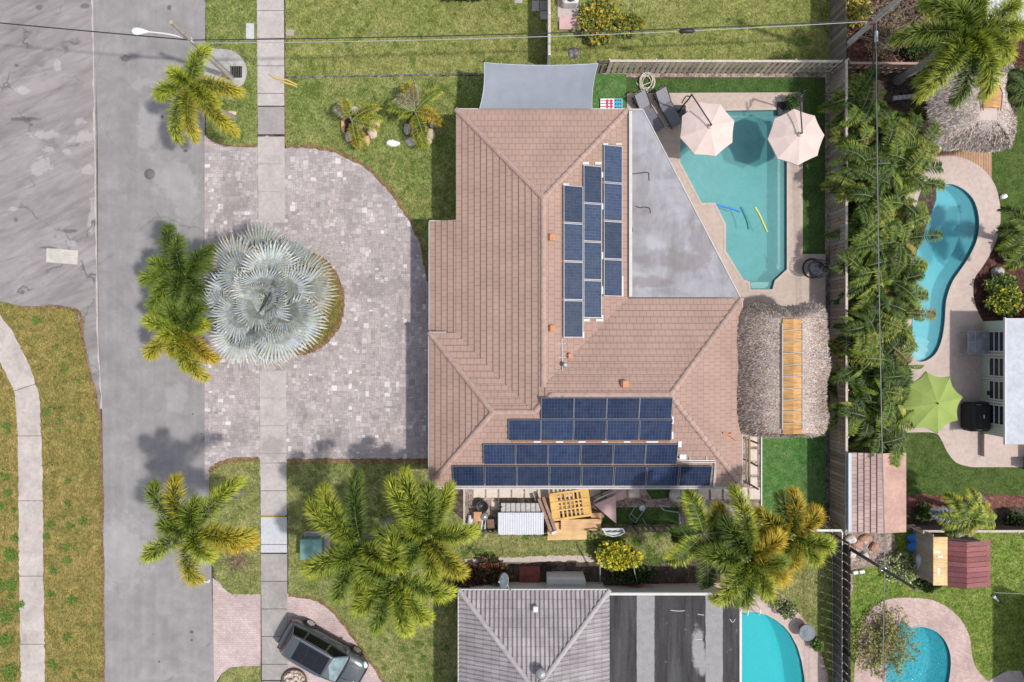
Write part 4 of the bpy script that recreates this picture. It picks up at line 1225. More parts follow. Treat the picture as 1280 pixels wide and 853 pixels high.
def M_membrane():
    t = NT('grey_membrane'); v = t.pos()
    g = t.noise(t.mapping(v, scale=(1,.35,1)), .7, 6, .62, .6); f = t.noise(v, 20, 5, .7); k = t.noise(v, .5, 4, .6, 1.5)
    st = t.noise(t.mapping(v, scale=(5,.35,1)), 1.0, 5, .6)
    col = t.ramp(g, [(.30, (.205,.190,.193)), (.62, (.315,.305,.325))])
    col = t.mix(1.0, col, t.ramp(k, [(.34, .76), (.6, 1.05)]), 'MULTIPLY')
    col = t.mix(1.0, col, t.ramp(st, [(.3, .93), (.6, 1.02)]), 'MULTIPLY')
    col = t.mix(1.0, col, t.ramp(f, [(.3, .93), (.7, 1.05)]), 'MULTIPLY')
    pale = blobs(t, v, [(*P(815,300,3)[:2], 1.3, .9), (*P(880,362,3)[:2], 2.0, .5), (*P(800,160,3)[:2], .8, 1.0)], 1.0, .9)
    col = t.mix(t.math('MULTIPLY', pale, .18), col, (.40,.39,.42))
    dk = blobs(t, v, [(*P(810,352,3)[:2], 1.6, .35), (*P(850,325,3)[:2], 2.2, .6), (*P(880,300,3)[:2], .8, 1.2)], 1.2, 1.0)
    col = t.mix(t.math('MULTIPLY', dk, .45), col, (.15,.12,.115))
    jn = t.n('ShaderNodeSeparateXYZ'); t.l(v, jn.inputs[0])
    w = t.math('ABSOLUTE', t.math('SUBTRACT', t.math('FRACT', t.math('MULTIPLY', t.math('ADD', jn.outputs[0], .35), 1/1.02)), .5))
    j = t.ramp(w, [(.0, 1.0), (.012, 0.0)])
    col = t.mix(t.math('MULTIPLY', j, .45), col, (.2,.19,.2))
    t.bsdf(col, .7, 0, t.bump(f, .1, .01), .3)
    return t.m
MAT['membrane'] = M_membrane()

EZ = 2.7; SLP = .36
xL0 = P(570,0,EZ).x; xR = P(785,0,EZ).x; yT = P(0,137,EZ).y; xm = (xL0+xR)/2; hw = (xR-xL0)/2
zM = EZ + SLP*hw
xW2 = P(537,0,2.2).x; yW2 = P(0,277,2.2).y
yWN = P(0,416,EZ).y; yS = P(0,608,EZ).y; yEN = P(0,373,EZ).y; xW = P(536.5,0,EZ).x; xE = P(927.5,0,EZ).x
midE = (yEN+yS)/2; hE = (yEN-yS)/2; zE = EZ + SLP*hE
midW = (yWN+yS)/2; hW = (yWN-yS)/2; zW = EZ + SLP*hW
wpk = Vector((P(616,0,zW).x, midW)); epk = Vector((P(838,0,zE).x, midE)); npk = Vector((xm, P(0,248,zM).y))
j1 = Vector((xm, yEN-hw)); j2 = Vector((xm-hw+hE, midE)); j3 = Vector((xL0+hW, midW))
zWest = lambda x, y: EZ + SLP*(x-xL0)
zEast = lambda x, y: EZ + SLP*(xR-x)
zNorth = lambda x, y: EZ + (zM-EZ)*(yT-y)/(yT-npk.y)
zSouth = lambda x, y: EZ + SLP*(y-yS)
zEN = lambda x, y: EZ + SLP*(yEN-y)
zWN = lambda x, y: EZ + SLP*(yWN-y)
zWhip = lambda x, y: EZ + (zW-EZ)*(x-xW)/(wpk.x-xW)
zEhip = lambda x, y: EZ + (zE-EZ)*(xE-x)/(xE-epk.x)
house = thing('main_house', 'house with a pinkish brown tile roof and a grey flat wing beside the pool', 'house', (0, 0, 0))
rb = MB()
courses(rb, [(xL0,yT), npk, j1, (xL0+2.0, j1.y), (xL0, j1.y)], zWest, (-1,0), .32)
courses(rb, [(xL0,j1.y), j1, j2, j3, (xL0,yWN)], zWest, (-1,0), .32)
courses(rb, [(xW2,yW2), (xL0,yW2), (xL0,yWN), (xW2,yWN)], zWest, (-1,0), .32)
courses(rb, [(xL0,yT), (xR,yT), npk], zNorth, (0,1), .33)
courses(rb, [npk, (xR,yT), (xR,yEN), j1], zEast, (1,0), .32)
courses(rb, [(xR,yEN), (xE,yEN), epk, j2, j1], zEN, (0,1), .33)
courses(rb, [(xE,yEN), (xE,yS), epk], zEhip, (1,0), .32)
courses(rb, [(xW,yS), wpk, j3, (j3.x,yS)], zSouth, (0,-1), .33)
courses(rb, [(j3.x,yS), j3, j2, epk, (xE,yS)], zSouth, (0,-1), .33)
courses(rb, [(xW,yWN), wpk, (xW,yS)], zWhip, (-1,0), .32)
courses(rb, [(xW,yWN), (xL0,yWN), j3, wpk], zWN, (0,1), .33)
roof = rb.build('roof', MAT['roof_tile'], house)
rc = MB()
V3 = lambda p, z: Vector((p[0], p[1], z))
for a, b in ((V3((xL0,yT),EZ), V3(npk,zM)), (V3((xR,yT),EZ), V3(npk,zM)), (V3(npk,zM), V3((j1.x,j1.y),zM)),
             (V3((xW,yWN),EZ), V3(wpk,zW)), (V3((xW,yS),EZ), V3(wpk,zW)), (V3(wpk,zW), V3(j3,zW)), (V3(j3,zW), V3(j2,zE)),
             (V3((xE,yEN),EZ), V3(epk,zE)), (V3((xE,yS),EZ), V3(epk,zE)), (V3(j2,zE), V3(epk,zE))):
    ridge_caps(rc, a, b)
rc.build('ridge_cap', MAT['ridge_tile'], roof)
# fascia, gutters
def fascia(mb, pts, z, dz=.18, th=.045, closed=False):
    n = len(pts)
    for i in range(n if closed else n-1):
        a, b = Vector(pts[i]), Vector(pts[(i+1) % n]); d = (b-a).normalized(); o = Vector((d.y, -d.x))
        zz = z
        A = Vector((a.x, a.y, zz-dz)) - Vector((d.x,d.y,0))*.0; 
        mb.obox(A, Vector((b.x-a.x, b.y-a.y, 0)), Vector((o.x*th, o.y*th, 0)), Vector((0,0,dz)))
mb = MB()
fascia(mb, [(xL0,yT),(xL0,yW2)][::-1], EZ+.03); fascia(mb, [(xR,yT),(xL0,yT)], EZ+.03)
fascia(mb, [(xL0-.06,yW2),(xW2,yW2)], 2.28); fascia(mb, [(xW2,yW2),(xW2,yWN+.03)], 2.22)
fascia(mb, [(xL0-.5,yWN),(xW,yWN)], EZ+.02); fascia(mb, [(xW,yWN),(xW,yS)], EZ+.02); fascia(mb, [(xW,yS),(xE,yS)], EZ+.03)
fascia(mb, [(xE,yS),(xE,yEN)], EZ+.02, th=.04)
for a, b in zip([(xW,yS)], [(xE,yS)]):      # gutter lip along the south eave
    mb.tube([(a[0], a[1]-.1, EZ+.03), (b[0], b[1]-.1, EZ+.03)], .05, 8)
mb.build('fascia', MAT['edge_trim'], house)
mb = MB(); ov = .55
mb.prism([(xL0+ov,yT-ov),(xL0+ov,yW2-.1),(xW2+ov,yW2-.4),(xW2+ov,yS+ov),(xE-ov,yS+ov),(xE-ov,yEN-.05),(xR-.05,yEN-.05),(xR-.05,yT-ov)][::-1], 0, 2.15)
mb.prism([(xL0+ov,yT-ov),(xL0+ov,yS+ov),(xE-ov,yS+ov),(xE-ov,yEN-.05),(xR-.05,yEN-.05),(xR-.05,yT-ov)][::-1], 2.14, 2.62)
mb.build('wall', MAT['stucco'], house)
sf = MB(); sf.sheet([(xL0+.05,yT-.05),(xR,yT-.05),(xR,yEN-.05),(xE-.05,yEN-.05),(xE-.05,yS+.05),(xW+.05,yS+.05),(xW+.05,yWN-.05),(xL0+.05,yWN-.05)], EZ-.13)
sf.build('soffit', MAT['white_trim'], house)
# flat roof wing over the patio
FZ = 2.82
fl = [P(785.5,137.5,FZ), P(803,137.5,FZ), P(925,372,FZ), P(785.5,372,FZ)]
mb = MB(); mb.prism([(p.x,p.y) for p in fl][::-1], FZ-.16, FZ, bottom=True)
flat = mb.build('flat_roof', MAT['membrane'], house)
mb = MB()
e1, e2, e3 = fl[0], fl[1], fl[2]
for a, b in ((e1,e2),(e2,e3)):
    d = (b-a).normalized(); o = Vector((-d.y, d.x, 0))
    mb.obox(a - Vector((0,0,.17)), b-a, o*.045, Vector((0,0,.20)))
d = (e3-e2).normalized()
mb.build('roof_edge', MAT['edge_trim'], flat)
mb = MB()   # pale flashing between tile and membrane
a = P(786.5,139,FZ+.03); b = P(786.5,371,FZ+.03); mb.box(((a.x+.07),(a.y+b.y)/2,FZ+.03), .16, abs(a.y-b.y), .05)
mb.build('flashing', MAT['edge_trim'], flat)
mb = MB()   # patio posts under the flat roof
for px, py in ((808,152),(862,256),(917,360)):
    p = P(px, py, 0)*1.0; q = P(px-3, py+1, FZ); mb.box((q.x-.15,q.y-.1,1.35), .14, .14, 2.66)
mb.build('patio_post', MAT['white_trim'], flat)
# roof vents, tar marks, pipes
def vent(px, py, zf, big=1.0):
    p = RP(px, py, zf); m = MB()
    m.cbox((p.x, p.y, p.z+.10), .34*big, .30*big, .22, .05); m.cbox((p.x+.02, p.y, p.z+.23), .26*big, .32*big, .06, .02)
    m.build('roof_vent', MAT['terracotta_vent'], house)
MAT['terracotta_vent'] = M_plain('orange_vent', (.50,.22,.11), .7, .15, 6)
vent(689.5,297.5,zEast); vent(690,411,zEast); vent(712,445,zEast,.8); vent(780.5,480,zEN,1.1)
MAT['galv'] = M_plain('galvanised', (.42,.42,.42), .4, .15, 5, .6)
MAT['black'] = M_plain('black_plastic', (.02,.02,.022), .5, .1, 5)
MAT['dark_metal'] = M_plain('dark_metal', (.045,.043,.045), .45, .15, 6, .5)
m = MB(); p = RP(706,456,zEast); m.lathe([(.09,0),(.09,.35),(.12,.36),(.12,.42),(.07,.45)], p, 14); m.build('chimney_pipe', MAT['galv'], house)
m = MB()
p = [RP(x, y, z_) + Vector((0,0,.08)) for x, y, z_ in ((702,424,zEast),(702.5,455,zEast),(702.5,474,zEast),(703,496,zEN))]
m.tube(p, .028, 6)
for y in (430,447,463): 
    q = RP(702.5,y,zEast); m.box((q.x,q.y,q.z+.06), .34, .04, .05)
m.build('conduit', MAT['galv'], house)
m = MB()
pp = [RP(x, y, zSouth)+Vector((0,0,.09)) for x, y in ((845,572),(850,575.5),(893,575.5),(892.5,590),(891,609))]
m.tube(pp, .03, 6); m.tube([p_+Vector((.05,-.10,0)) for p_ in pp[1:]], .022, 6)
for x in (862, 883): q = RP(x,572,zSouth); m.box((q.x,q.y,q.z+.05), .03, .36, .03)
m.build('conduit', MAT['white_trim'], house)
for (x, y, w, h_) in ((849,555,5,8),(853,571,9,7)):
    q = RP(x,y,zSouth); m = MB(); m.cbox((q.x,q.y,q.z+.07), w*.039, h_*.039, .12, .02); m.build('junction_box', MAT['white_trim'], house)
MAT['tar'] = M_plain('tar', (.03,.028,.03), .4)
m = MB()
for pts in (((788,218),(800,216.5),(810,216),(811,221),(811.5,226)), ((795,258),(800,260),(806,259),(812,261),(813,267)), ((787,283),(790,284),(791,290))):
    m.tube(smoothpath([P(x,y,FZ+.012) for x, y in pts], 4), .022, 5)
m.build('tar_patch', MAT['tar'], flat)
m = MB()
for pts in (((903,541),(910,543),(914,541)), ((910,543),(915,547),(919,550))):
    m.tube(smoothpath([RP(x,y,zEhip)+Vector((0,0,.08)) for x, y in pts], 3), .045, 5)
m.build('tar_patch', MAT['terracotta_vent'], house)

# ------------------------------------------------------------------ solar panels
def M_cells(name, c1, c2, nx, ny):
    t = NT(name)
    uv = t.n('ShaderNodeUVMap').outputs[0]
    b = t.n('ShaderNodeTexBrick', offset=0.0)
    b.inputs['Scale'].default_value = 1; b.inputs['Brick Width'].default_value = 1/nx; b.inputs['Row Height'].default_value = 1/ny
    b.inputs['Mortar Size'].default_value = .0032; b.inputs['Color1'].default_value = (*c1,1); b.inputs['Color2'].default_value = (*c2,1)
    b.inputs['Mortar'].default_value = (.075,.085,.11,1); t.l(uv, b.inputs['Vector'])
    p = t.pos()
    g = t.noise(p, 2.2, 4, .65); v = t.noise(t.mapping(p, scale=(1,1,1)), 30, 5, .7)
    col = t.mix(1.0, b.outputs['Color'], t.ramp(v, [(.3,.62),(.7,1.45)]), 'MULTIPLY')
    oi = t.n('ShaderNodeObjectInfo'); rv = t.ramp(oi.outputs['Random'], [(0, .72), (1, 1.25)])
    col = t.mix(1.0, col, rv, 'MULTIPLY')
    dust = t.math('MULTIPLY', t.ramp(g, [(.35, 0.0), (.75, 1.0)]), .22)
    col = t.mix(t.math('MULTIPLY', dust, .6), col, (.16,.16,.17))
    t.bsdf(col, .22, 0, None, .28)
    return t.m
MAT['cells_blue'] = M_cells('blue_cells', (.016,.032,.066), (.029,.046,.085), 6, 12)
MAT['cells_dark'] = M_cells('dark_cells', (.008,.018,.052), (.012,.025,.068), 10, 6)
MAT['frame'] = M_plain('aluminium', (.42,.43,.44), .4, .05, 3, .5)
MAT['frame_grey'] = M_plain('aluminium_grey', (.22,.23,.25), .4, .05, 3, .5)
def panel_mesh(w, l, cells, fr_, t=.04):
    f = MB()
    b = .022
    for (cx, cy, sx, sy) in ((0, l/2-b/2, w, b), (0, -l/2+b/2, w, b), (w/2-b/2, 0, b, l-2*b), (-w/2+b/2, 0, b, l-2*b)):
        f.box((cx, cy, 0), sx, sy, t)
    for sx in (-.28, .28):
        f.box((sx*w, 0, -.055), .04, l*.98, .05)
    c = MB(); W, L = w/2-b, l/2-b
    c.face([(-W,-L,t*.32),(W,-L,t*.32),(W,L,t*.32),(-W,L,t*.32)], None, [(0,0),(1,0),(1,1),(0,1)])
    c.face([(-W,-L,-t*.4),(-W,L,-t*.4),(W,L,-t*.4),(W,-L,-t*.4)], None, [(0,0),(1,0),(1,1),(0,1)])
    return f, c
panel_proto = {}; panel_dim = {}
def put_panel(kind, w, l, center, rot, label, group):
    if kind not in panel_proto:
        t = thing('solar_panel', label, 'solar panel', (0,0,0), group)
        f, c = panel_mesh(w, l, None, None)
        f.build('panel_frame', MAT['frame'] if kind == 'blue' else MAT['frame_grey'], t)
        c.build('solar_cells', MAT['cells_blue'] if kind == 'blue' else MAT['cells_dark'], t)
        panel_proto[kind] = t
        root = t
    else:
        src = panel_proto[kind]; root = src.copy(); COL.objects.link(root)
        for ch in src.children:
            cc = ch.copy(); COL.objects.link(cc); cc.parent = root
        tag(root, label, 'solar panel', group)
    root.location = center; root.rotation_euler = rot
    w0, l0 = panel_dim.setdefault(kind, (w, l)); root.scale = (w/w0, l/l0, 1)
    return root
ang = math.atan(SLP)
zE2 = lambda x, y: zEast(x, y) + .15
zS2 = lambda x, y: zSouth(x, y) + .15
cols3 = [('column nearest to the roof ridge', 704.6, 728.6, [232,279.3,327.2,375.4,422.6]), ('middle column', 729.6, 752.0, [207,254.6,302.4,350.4,398]), ('column nearest to the flat roof', 754.8, 777.6, [181.6,229,276.8,324.4,371])]
pos4 = ['topmost', 'second from the top', 'third from the top', 'lowest']
GA = 'blue panels in three upright columns'
for cn, x0, x1, ys in cols3:
    for k in range(4):
        a = RP(x0, (ys[k]+ys[k+1])/2, zE2); b = RP(x1, (ys[k]+ys[k+1])/2, zE2); u = RP((x0+x1)/2, ys[k], zE2); v = RP((x0+x1)/2, ys[k+1], zE2)
        put_panel('blue', (b-a).length, (u-v).length - .05, (a+b)/2, (0, ang, 0),
                  'pale blue solar panel, %s in the %s' % (pos4[k], cn), GA)
rows = [('top row of the dark array', 497.2, 523.6, [676.5,717.4,758.4,799.4,840]), ('second row of the dark array', 524.2, 551, [635.6,676,717,758,799.4,840.2]),
        ('third row of the dark array', 554.6, 581, [604.2,644.4,685,725.6,766.6,807,847]), ('lowest row of the dark array', 581.8, 608, [565.6,605.8,646.2,686.6,727,767.4,808,848.4,890])]
ordn = ['first','second','third','fourth','fifth','sixth','seventh','eighth']
GB = 'dark blue panels in four rows above the side yard'
for rn, y0, y1, xs in rows:
    n = len(xs)-1
    for k in range(n):
        xa, xb = xs[k], xs[k+1]
        a = RP(xa, (y0+y1)/2, zS2); b = RP(xb, (y0+y1)/2, zS2); c0 = RP((xa+xb)/2, y0, zS2); c1 = RP((xa+xb)/2, y1, zS2)
        where = 'leftmost' if k == 0 else 'rightmost' if k == n-1 else ordn[k] + ' from the left'
        put_panel('dark', 40.6*S*(H-3.6)/H - .03, (RP(700,497.2,zS2)-RP(700,523.6,zS2)).length, (c0+c1)/2, (ang, 0, 0),
                  'dark blue solar panel, %s in the %s' % (where, rn), GB)
# mounting rails showing past the panels
def rails(name, label, segs, zf):
    for x0, y0, x1, y1 in segs:
        m = MB(); a = RP(x0,y0,zf); b = RP(x1,y1,zf); c = (a+b)/2
        m.cbox(c-Vector((0,0,.05)), max(.08, abs(b.x-a.x)), max(.08, abs(b.y-a.y)), .05, .008)
        m.build(name, MAT['white_trim'], house)
rails('mounting_rail', '', [(704,229,711,231.5),(728.5,202,736,206),(744,202,752,206),(754,179,760,181),(770,179,777.5,181),(729.5,398.5,737,402),(745,398.5,753.5,402),(752.6,394,754,402),(728.8,415,730,423),(752.6,254,753.8,262),(752.6,215,753.6,222),(752.6,315,753.8,324),(752.6,358,753.8,368),(777.8,345,779,371)], zE2)
rails('mounting_rail', '', [(667,552,676,553.5),(695,552,704,553.5),(723,552,732,553.5),(752,552,760,553.5),(780,552,788,553.5),(808,552,823,553.5),(840.4,521,842,530),(840.2,540,841.6,549)], zS2)
m = MB(); a = RP(640,552.6,zS2); b = RP(838,552.6,zS2); m.tube([a-Vector((0,0,.06)), b-Vector((0,0,.06))], .03, 6); m.build('cable_tray', MAT['terracotta_vent'], house)

# ================================================================== neighbour with the grey tile roof
def ribs(mb, poly, zf, dn, w=.23, amp=.075):
    poly = [Vector(p[:2]) for p in poly]; dn = Vector(dn).normalized(); al = Vector((-dn.y, dn.x))
    ts = [p.dot(al) for p in poly]; t = min(ts)
    sub = [(0,.0),(.18,.75),(.36,1),(.54,.75),(.72,0),(1,0)]
    tm = max(p.dot(dn) for p in poly)
    while t < max(ts):
        for (f0,h0),(f1,h1) in zip(sub[:-1], sub[1:]):
            q = clip_band(poly, al, t+f0*w, t+f1*w)
            if q:
                pts = []; uv = []
                for p in q:
                    k = (p.dot(al)-(t+f0*w))/((f1-f0)*w); pts.append((p.x,p.y,zf(p.x,p.y)+amp*(h0*(1-k)+h1*k)))
                    uv.append((p.dot(al), tm-p.dot(dn)))
                a = sum((q[i].x*q[(i+1)%len(q)].y - q[(i+1)%len(q)].x*q[i].y) for i in range(len(q)))
                if a < 0: pts.reverse(); uv.reverse()
                mb.face(pts, None, uv)
        t += w
MAT['grey_tile'] = M_brick('grey_barrel_tile', (.275,.245,.25), (.345,.312,.318), (.17,.15,.155), .23, .42, .012, .75, True, .2, .25, 0.0)
MAT['grey_ridge'] = M_plain('grey_ridge', (.36,.325,.325), .8, .2, 4)
MAT['grey_trim'] = M_plain('grey_trim', (.56,.55,.53), .6, .08, 4)
nh = thing('grey_roof_house', 'house with a grey barrel tile hip roof cut by the bottom edge of the photo', 'house', G(668,900))
x0 = P(573.5,0,EZ).x; x1 = P(762,0,EZ).x; y0 = P(0,737.5,EZ).y; y1 = y0-13; xmm = (x0+x1)/2; hwd = (x1-x0)/2
pk = Vector((xmm, y0-hwd*1.14)); sl2 = .40; zp = EZ+sl2*hwd
rb = MB()
ribs(rb, [(x0,y0),(x1,y0),pk], lambda x, y: EZ+(zp-EZ)*(y0-y)/(y0-pk.y), (0,1))
ribs(rb, [(x0,y0),pk,(xmm,y1),(x0,y1)], lambda x, y: EZ+sl2*(x-x0), (-1,0))
ribs(rb, [(x1,y0),(x1,y1),(xmm,y1),pk], lambda x, y: EZ+sl2*(x1-x), (1,0))
nroof = rb.build('roof', MAT['grey_tile'], nh)
rc = MB()
for a, b in ((V3((x0,y0),EZ+.04), V3(pk,zp+.04)), (V3((x1,y0),EZ+.04), V3(pk,zp+.04)), (V3(pk,zp+.04), V3((xmm,y1),zp+.04))): ridge_caps(rc, a, b, .13, .42)
rc.build('ridge_cap', MAT['grey_ridge'], nroof)
mb = MB(); fascia(mb, [(x1,y0),(x0,y0)], EZ+.04); fascia(mb, [(x0,y0),(x0,y1)], EZ+.04); mb.build('fascia', MAT['grey_trim'], nh)
mb = MB(); mb.prism([(x0+.5,y0-.5),(x0+.5,y1),(x1-.02,y1),(x1-.02,y0-.5)], 0, 2.6); 
fx1 = P(924,0,2.6).x; fy0 = P(0,744,2.6).y
mb.prism([(x1-.02,fy0-.4),(x1-.02,y1),(fx1-.5,y1),(fx1-.5,fy0-.4)], 0, 2.4)
mb.build('wall', MAT['stucco'], nh)
def M_dark_roof():
    t = NT('dark_flat_roof'); v = t.pos()
    st = t.noise(t.mapping(v, scale=(3.2,.25,1)), 1.0, 6, .66, .3); f = t.noise(v, 16, 6, .75); k = t.noise(v, 3.0, 5, .7)
    col = t.ramp(st, [(.30, (.022,.020,.021)), (.70, (.072,.067,.069))])
    col = t.mix(1.0, col, t.ramp(f, [(.3,.7),(.72,1.35)]), 'MULTIPLY')
    sp = t.ramp(k, [(.64, 0.0), (.72, 1.0)])
    col = t.mix(t.math('MULTIPLY', sp, .28), col, (.32,.31,.31))
    s = t.n('ShaderNodeSeparateXYZ'); t.l(v, s.inputs[0])
    xp = t.math('ADD', s.outputs[0], t.math('MULTIPLY', t.math('SUBTRACT', t.noise(v, 2.0, 4, .6), .5), .07))
    acc = None
    for a, b in ((P(796,0,2.6).x, P(818,0,2.6).x), (P(882,0,2.6).x, P(903.5,0,2.6).x)):
        q = t.math('MULTIPLY', t.math('GREATER_THAN', xp, a), t.math('LESS_THAN', xp, b))
        acc = q if acc is None else t.math('MAXIMUM', acc, q)
    wh = blobs(t, v, [(*P(872,812,2.6)[:2], .38, 1.3),(*P(878,828,2.6)[:2], .25, .9)], 2.0, .6)
    acc = t.math('MAXIMUM', acc, wh)
    pale = t.mix(1.0, t.ramp(f, [(.3,(.21,.20,.20)),(.7,(.29,.28,.28))]), t.ramp(k, [(.3,.86),(.6,1.04)]), 'MULTIPLY')
    col = t.mix(acc, col, pale)
    t.bsdf(col, .8, 0, t.bump(f, .2, .01), .2)
    return t.m
mb = MB(); mb.prism([(x1+.02,fy0),(x1+.02,y1),(fx1,y1),(fx1,fy0)], 2.44, 2.6, bottom=True)
nflat = mb.build('flat_roof', M_dark_roof(), nh)
mb = MB()
mb.cbox(((x1+fx1)/2-.1, fy0+.07, 2.60), fx1-x1+.1, .15, .16, .03); mb.cbox((fx1+.06, (fy0+y1)/2, 2.58), .12, fy0-y1, .12, .02)
mb.build('gutter', MAT['grey_trim'], nflat)
zN2 = lambda x, y: EZ+(zp-EZ)*(y0-y)/(y0-pk.y)
m = MB(); p = RP(669,760,zN2); m.cbox(p+Vector((0,0,.14)), .26, .30, .24, .04); m.build('roof_vent', MAT['white_trim'], nh)
m = MB(); p = RP(676,838,zN2); m.lathe([(.15,0),(.15,.25),(.24,.28),(.26,.42),(.2,.54),(.0,.6)], p, 16)
for k in range(16):
    a = 2*PI*k/16; m.box(p+Vector((math.cos(a)*.26, math.sin(a)*.26, .4)), .02, .06, .24, a)
m.build('turbine_vent', MAT['galv'], nh)
m = MB()
for pts in (((838,763),(848,764),(856,763.5)),((872,768),(880,769)),((868,800),(874,799),(878,800)),((912,774),(916,778),(919,774))):
    m.tube(smoothpath([P(x,y,2.61) for x, y in pts], 3), .02, 5)
m.build('sealant_mark', MAT['grey_trim'], nflat)
# satellite dish
t = thing('satellite_dish', 'pale oval satellite dish on a bent arm above the grey roof edge', 'satellite dish', P(636,735,2.75))
base = P(638,736,2.75); c = P(632,726,3.35); nd = Vector((-.8,.25,.55)).normalized()
ms = nd.to_track_quat('Z','Y').to_matrix()
m = MB(); m.lathe([(.0,0),(.15,.015),(.28,.05),(.38,.10),(.385,.115),(.28,.07),(.0,.02)], c, 26, m=ms); m.build('dish', M_plain('pale_dish', (.60,.66,.68), .45), t)
m = MB(); m.tube([base, base+Vector((0,0,.35)), c], .03, 8); m.tube([c-ms.col[1]*.3, c+nd*.5+Vector((.1,-.1,-.05))], .016, 6); m.cbox(c+nd*.52+Vector((.1,-.1,-.05)), .1,.1,.14,.02); m.build('arm', MAT['galv'], t)
# white condenser housing on the wall
t = thing('cooling_unit', 'long white cooling unit with a ridged lid beside the grey roof edge', 'air conditioner', G(710,718))
m = MB(); q0 = P(684,722.5,1.2); q1 = P(731.5,736,1.2); cx, cy = (q0.x+q1.x)/2, (q0.y+q1.y)/2-.1
m.cbox((cx,cy,.6), q1.x-q0.x, .75, 1.1, .04); m.build('casing', MAT['white_trim'], t)
m = MB(); m.cbox((cx,cy+.17,1.19), q1.x-q0.x+.04, .34, .08, .03); m.cbox((cx,cy-.2,1.17), q1.x-q0.x+.02, .36, .05, .02); m.build('lid', MAT['grey_trim'], t)

# ================================================================== right neighbour house
rh = thing('right_house', 'pale green walled house with a flat pale grey roof at the right edge', 'house', G(1270,480))
RZ = 2.4
rx0 = P(1257,0,RZ).x; ry0 = P(0,398,RZ).y; ry1 = P(0,555,RZ).y
mb = MB(); mb.prism([(rx0,ry0),(rx0+14,ry0),(rx0+14,ry1),(rx0,ry1)][::-1], RZ-.14, RZ+.02, bottom=True)
mb.build('roof', M_concrete('pale_roof', (.45,.46,.495), dirt=.25), rh)
mb = MB(); mb.cbox((rx0-.03,(ry0+ry1)/2,RZ-.03), .07, ry0-ry1+.1, .16, .02); mb.build('fascia', MAT['white_trim'], rh)
MAT['green_wall'] = M_plain('pale_green_wall', (.50,.56,.44), .9, .08, 20)
wx = rx0+.32
mb = MB(); mb.prism([(wx,ry0-.1),(wx+13,ry0-.1),(wx+13,ry1+.25),(wx,ry1+.25)][::-1], 0, RZ-.14); mb.build('wall', MAT['green_wall'], rh)
mb = MB(); mb.prism([(wx-.05,ry1+.24),(wx+4.0,ry1+.24),(wx+4,ry1-1.0),(wx-.05,ry1-1.0)], 0.05, .35); mb.build('step', MAT['deck_pink'], rh)
MAT['glass'] = M_glass('window_glass', (.03,.032,.036), .08)
for (ya, yb) in ((413,441),(446,472),(475,501),(505,532)):
    a = P(0,ya,1.3).y; b = P(0,yb,1.3).y; cy = (a+b)/2; w = a-b-.12
    f = MB()
    for z in (.72, 1.11, 1.5, 1.89, 2.24): f.cbox((wx-.02,cy,z), .08, w, .05, .008)
    for s_ in (-1,1): f.cbox((wx-.025,cy+s_*w/2,1.48), .10, .07, 1.62, .01)
    fo = f.build('window', MAT['white_trim'], rh)
    g = MB()
    for z in (.915, 1.305, 1.695, 2.065): g.box((wx-.015,cy,z), .03, w-.08, .32)
    g.build('pane', MAT['glass'], fo)
for y in (443.5, 473.5, 503):
    m = MB(); p = P(0,y,1.3).y; m.cbox((wx-.05,p,1.2), .09, .08, 2.3, .01); m.build('wall_post', MAT['white_trim'], rh)
m = MB(); p = P(1230,492,1.0); m.cbox((wx-.05,p.y,.75), .1,.22,.28,.02); m.build('meter_box', MAT['black'], rh)
# door leaf of the dark block cut by the right edge
t = thing('garden_cabinet', 'dark cabinet with a white rim cut by the right edge beside the pool deck corner', 'cabinet', G(1284,573))
m = MB(); q = G(1284,573); m.cbox((q.x,q.y,.6), .5, 1.2, 1.1, .03); m.build('body', MAT['dark_metal'], t)
m = MB(); m.cbox((q.x,q.y,1.17), .56, 1.26, .07, .02); m.build('rim', MAT['white_trim'], t)
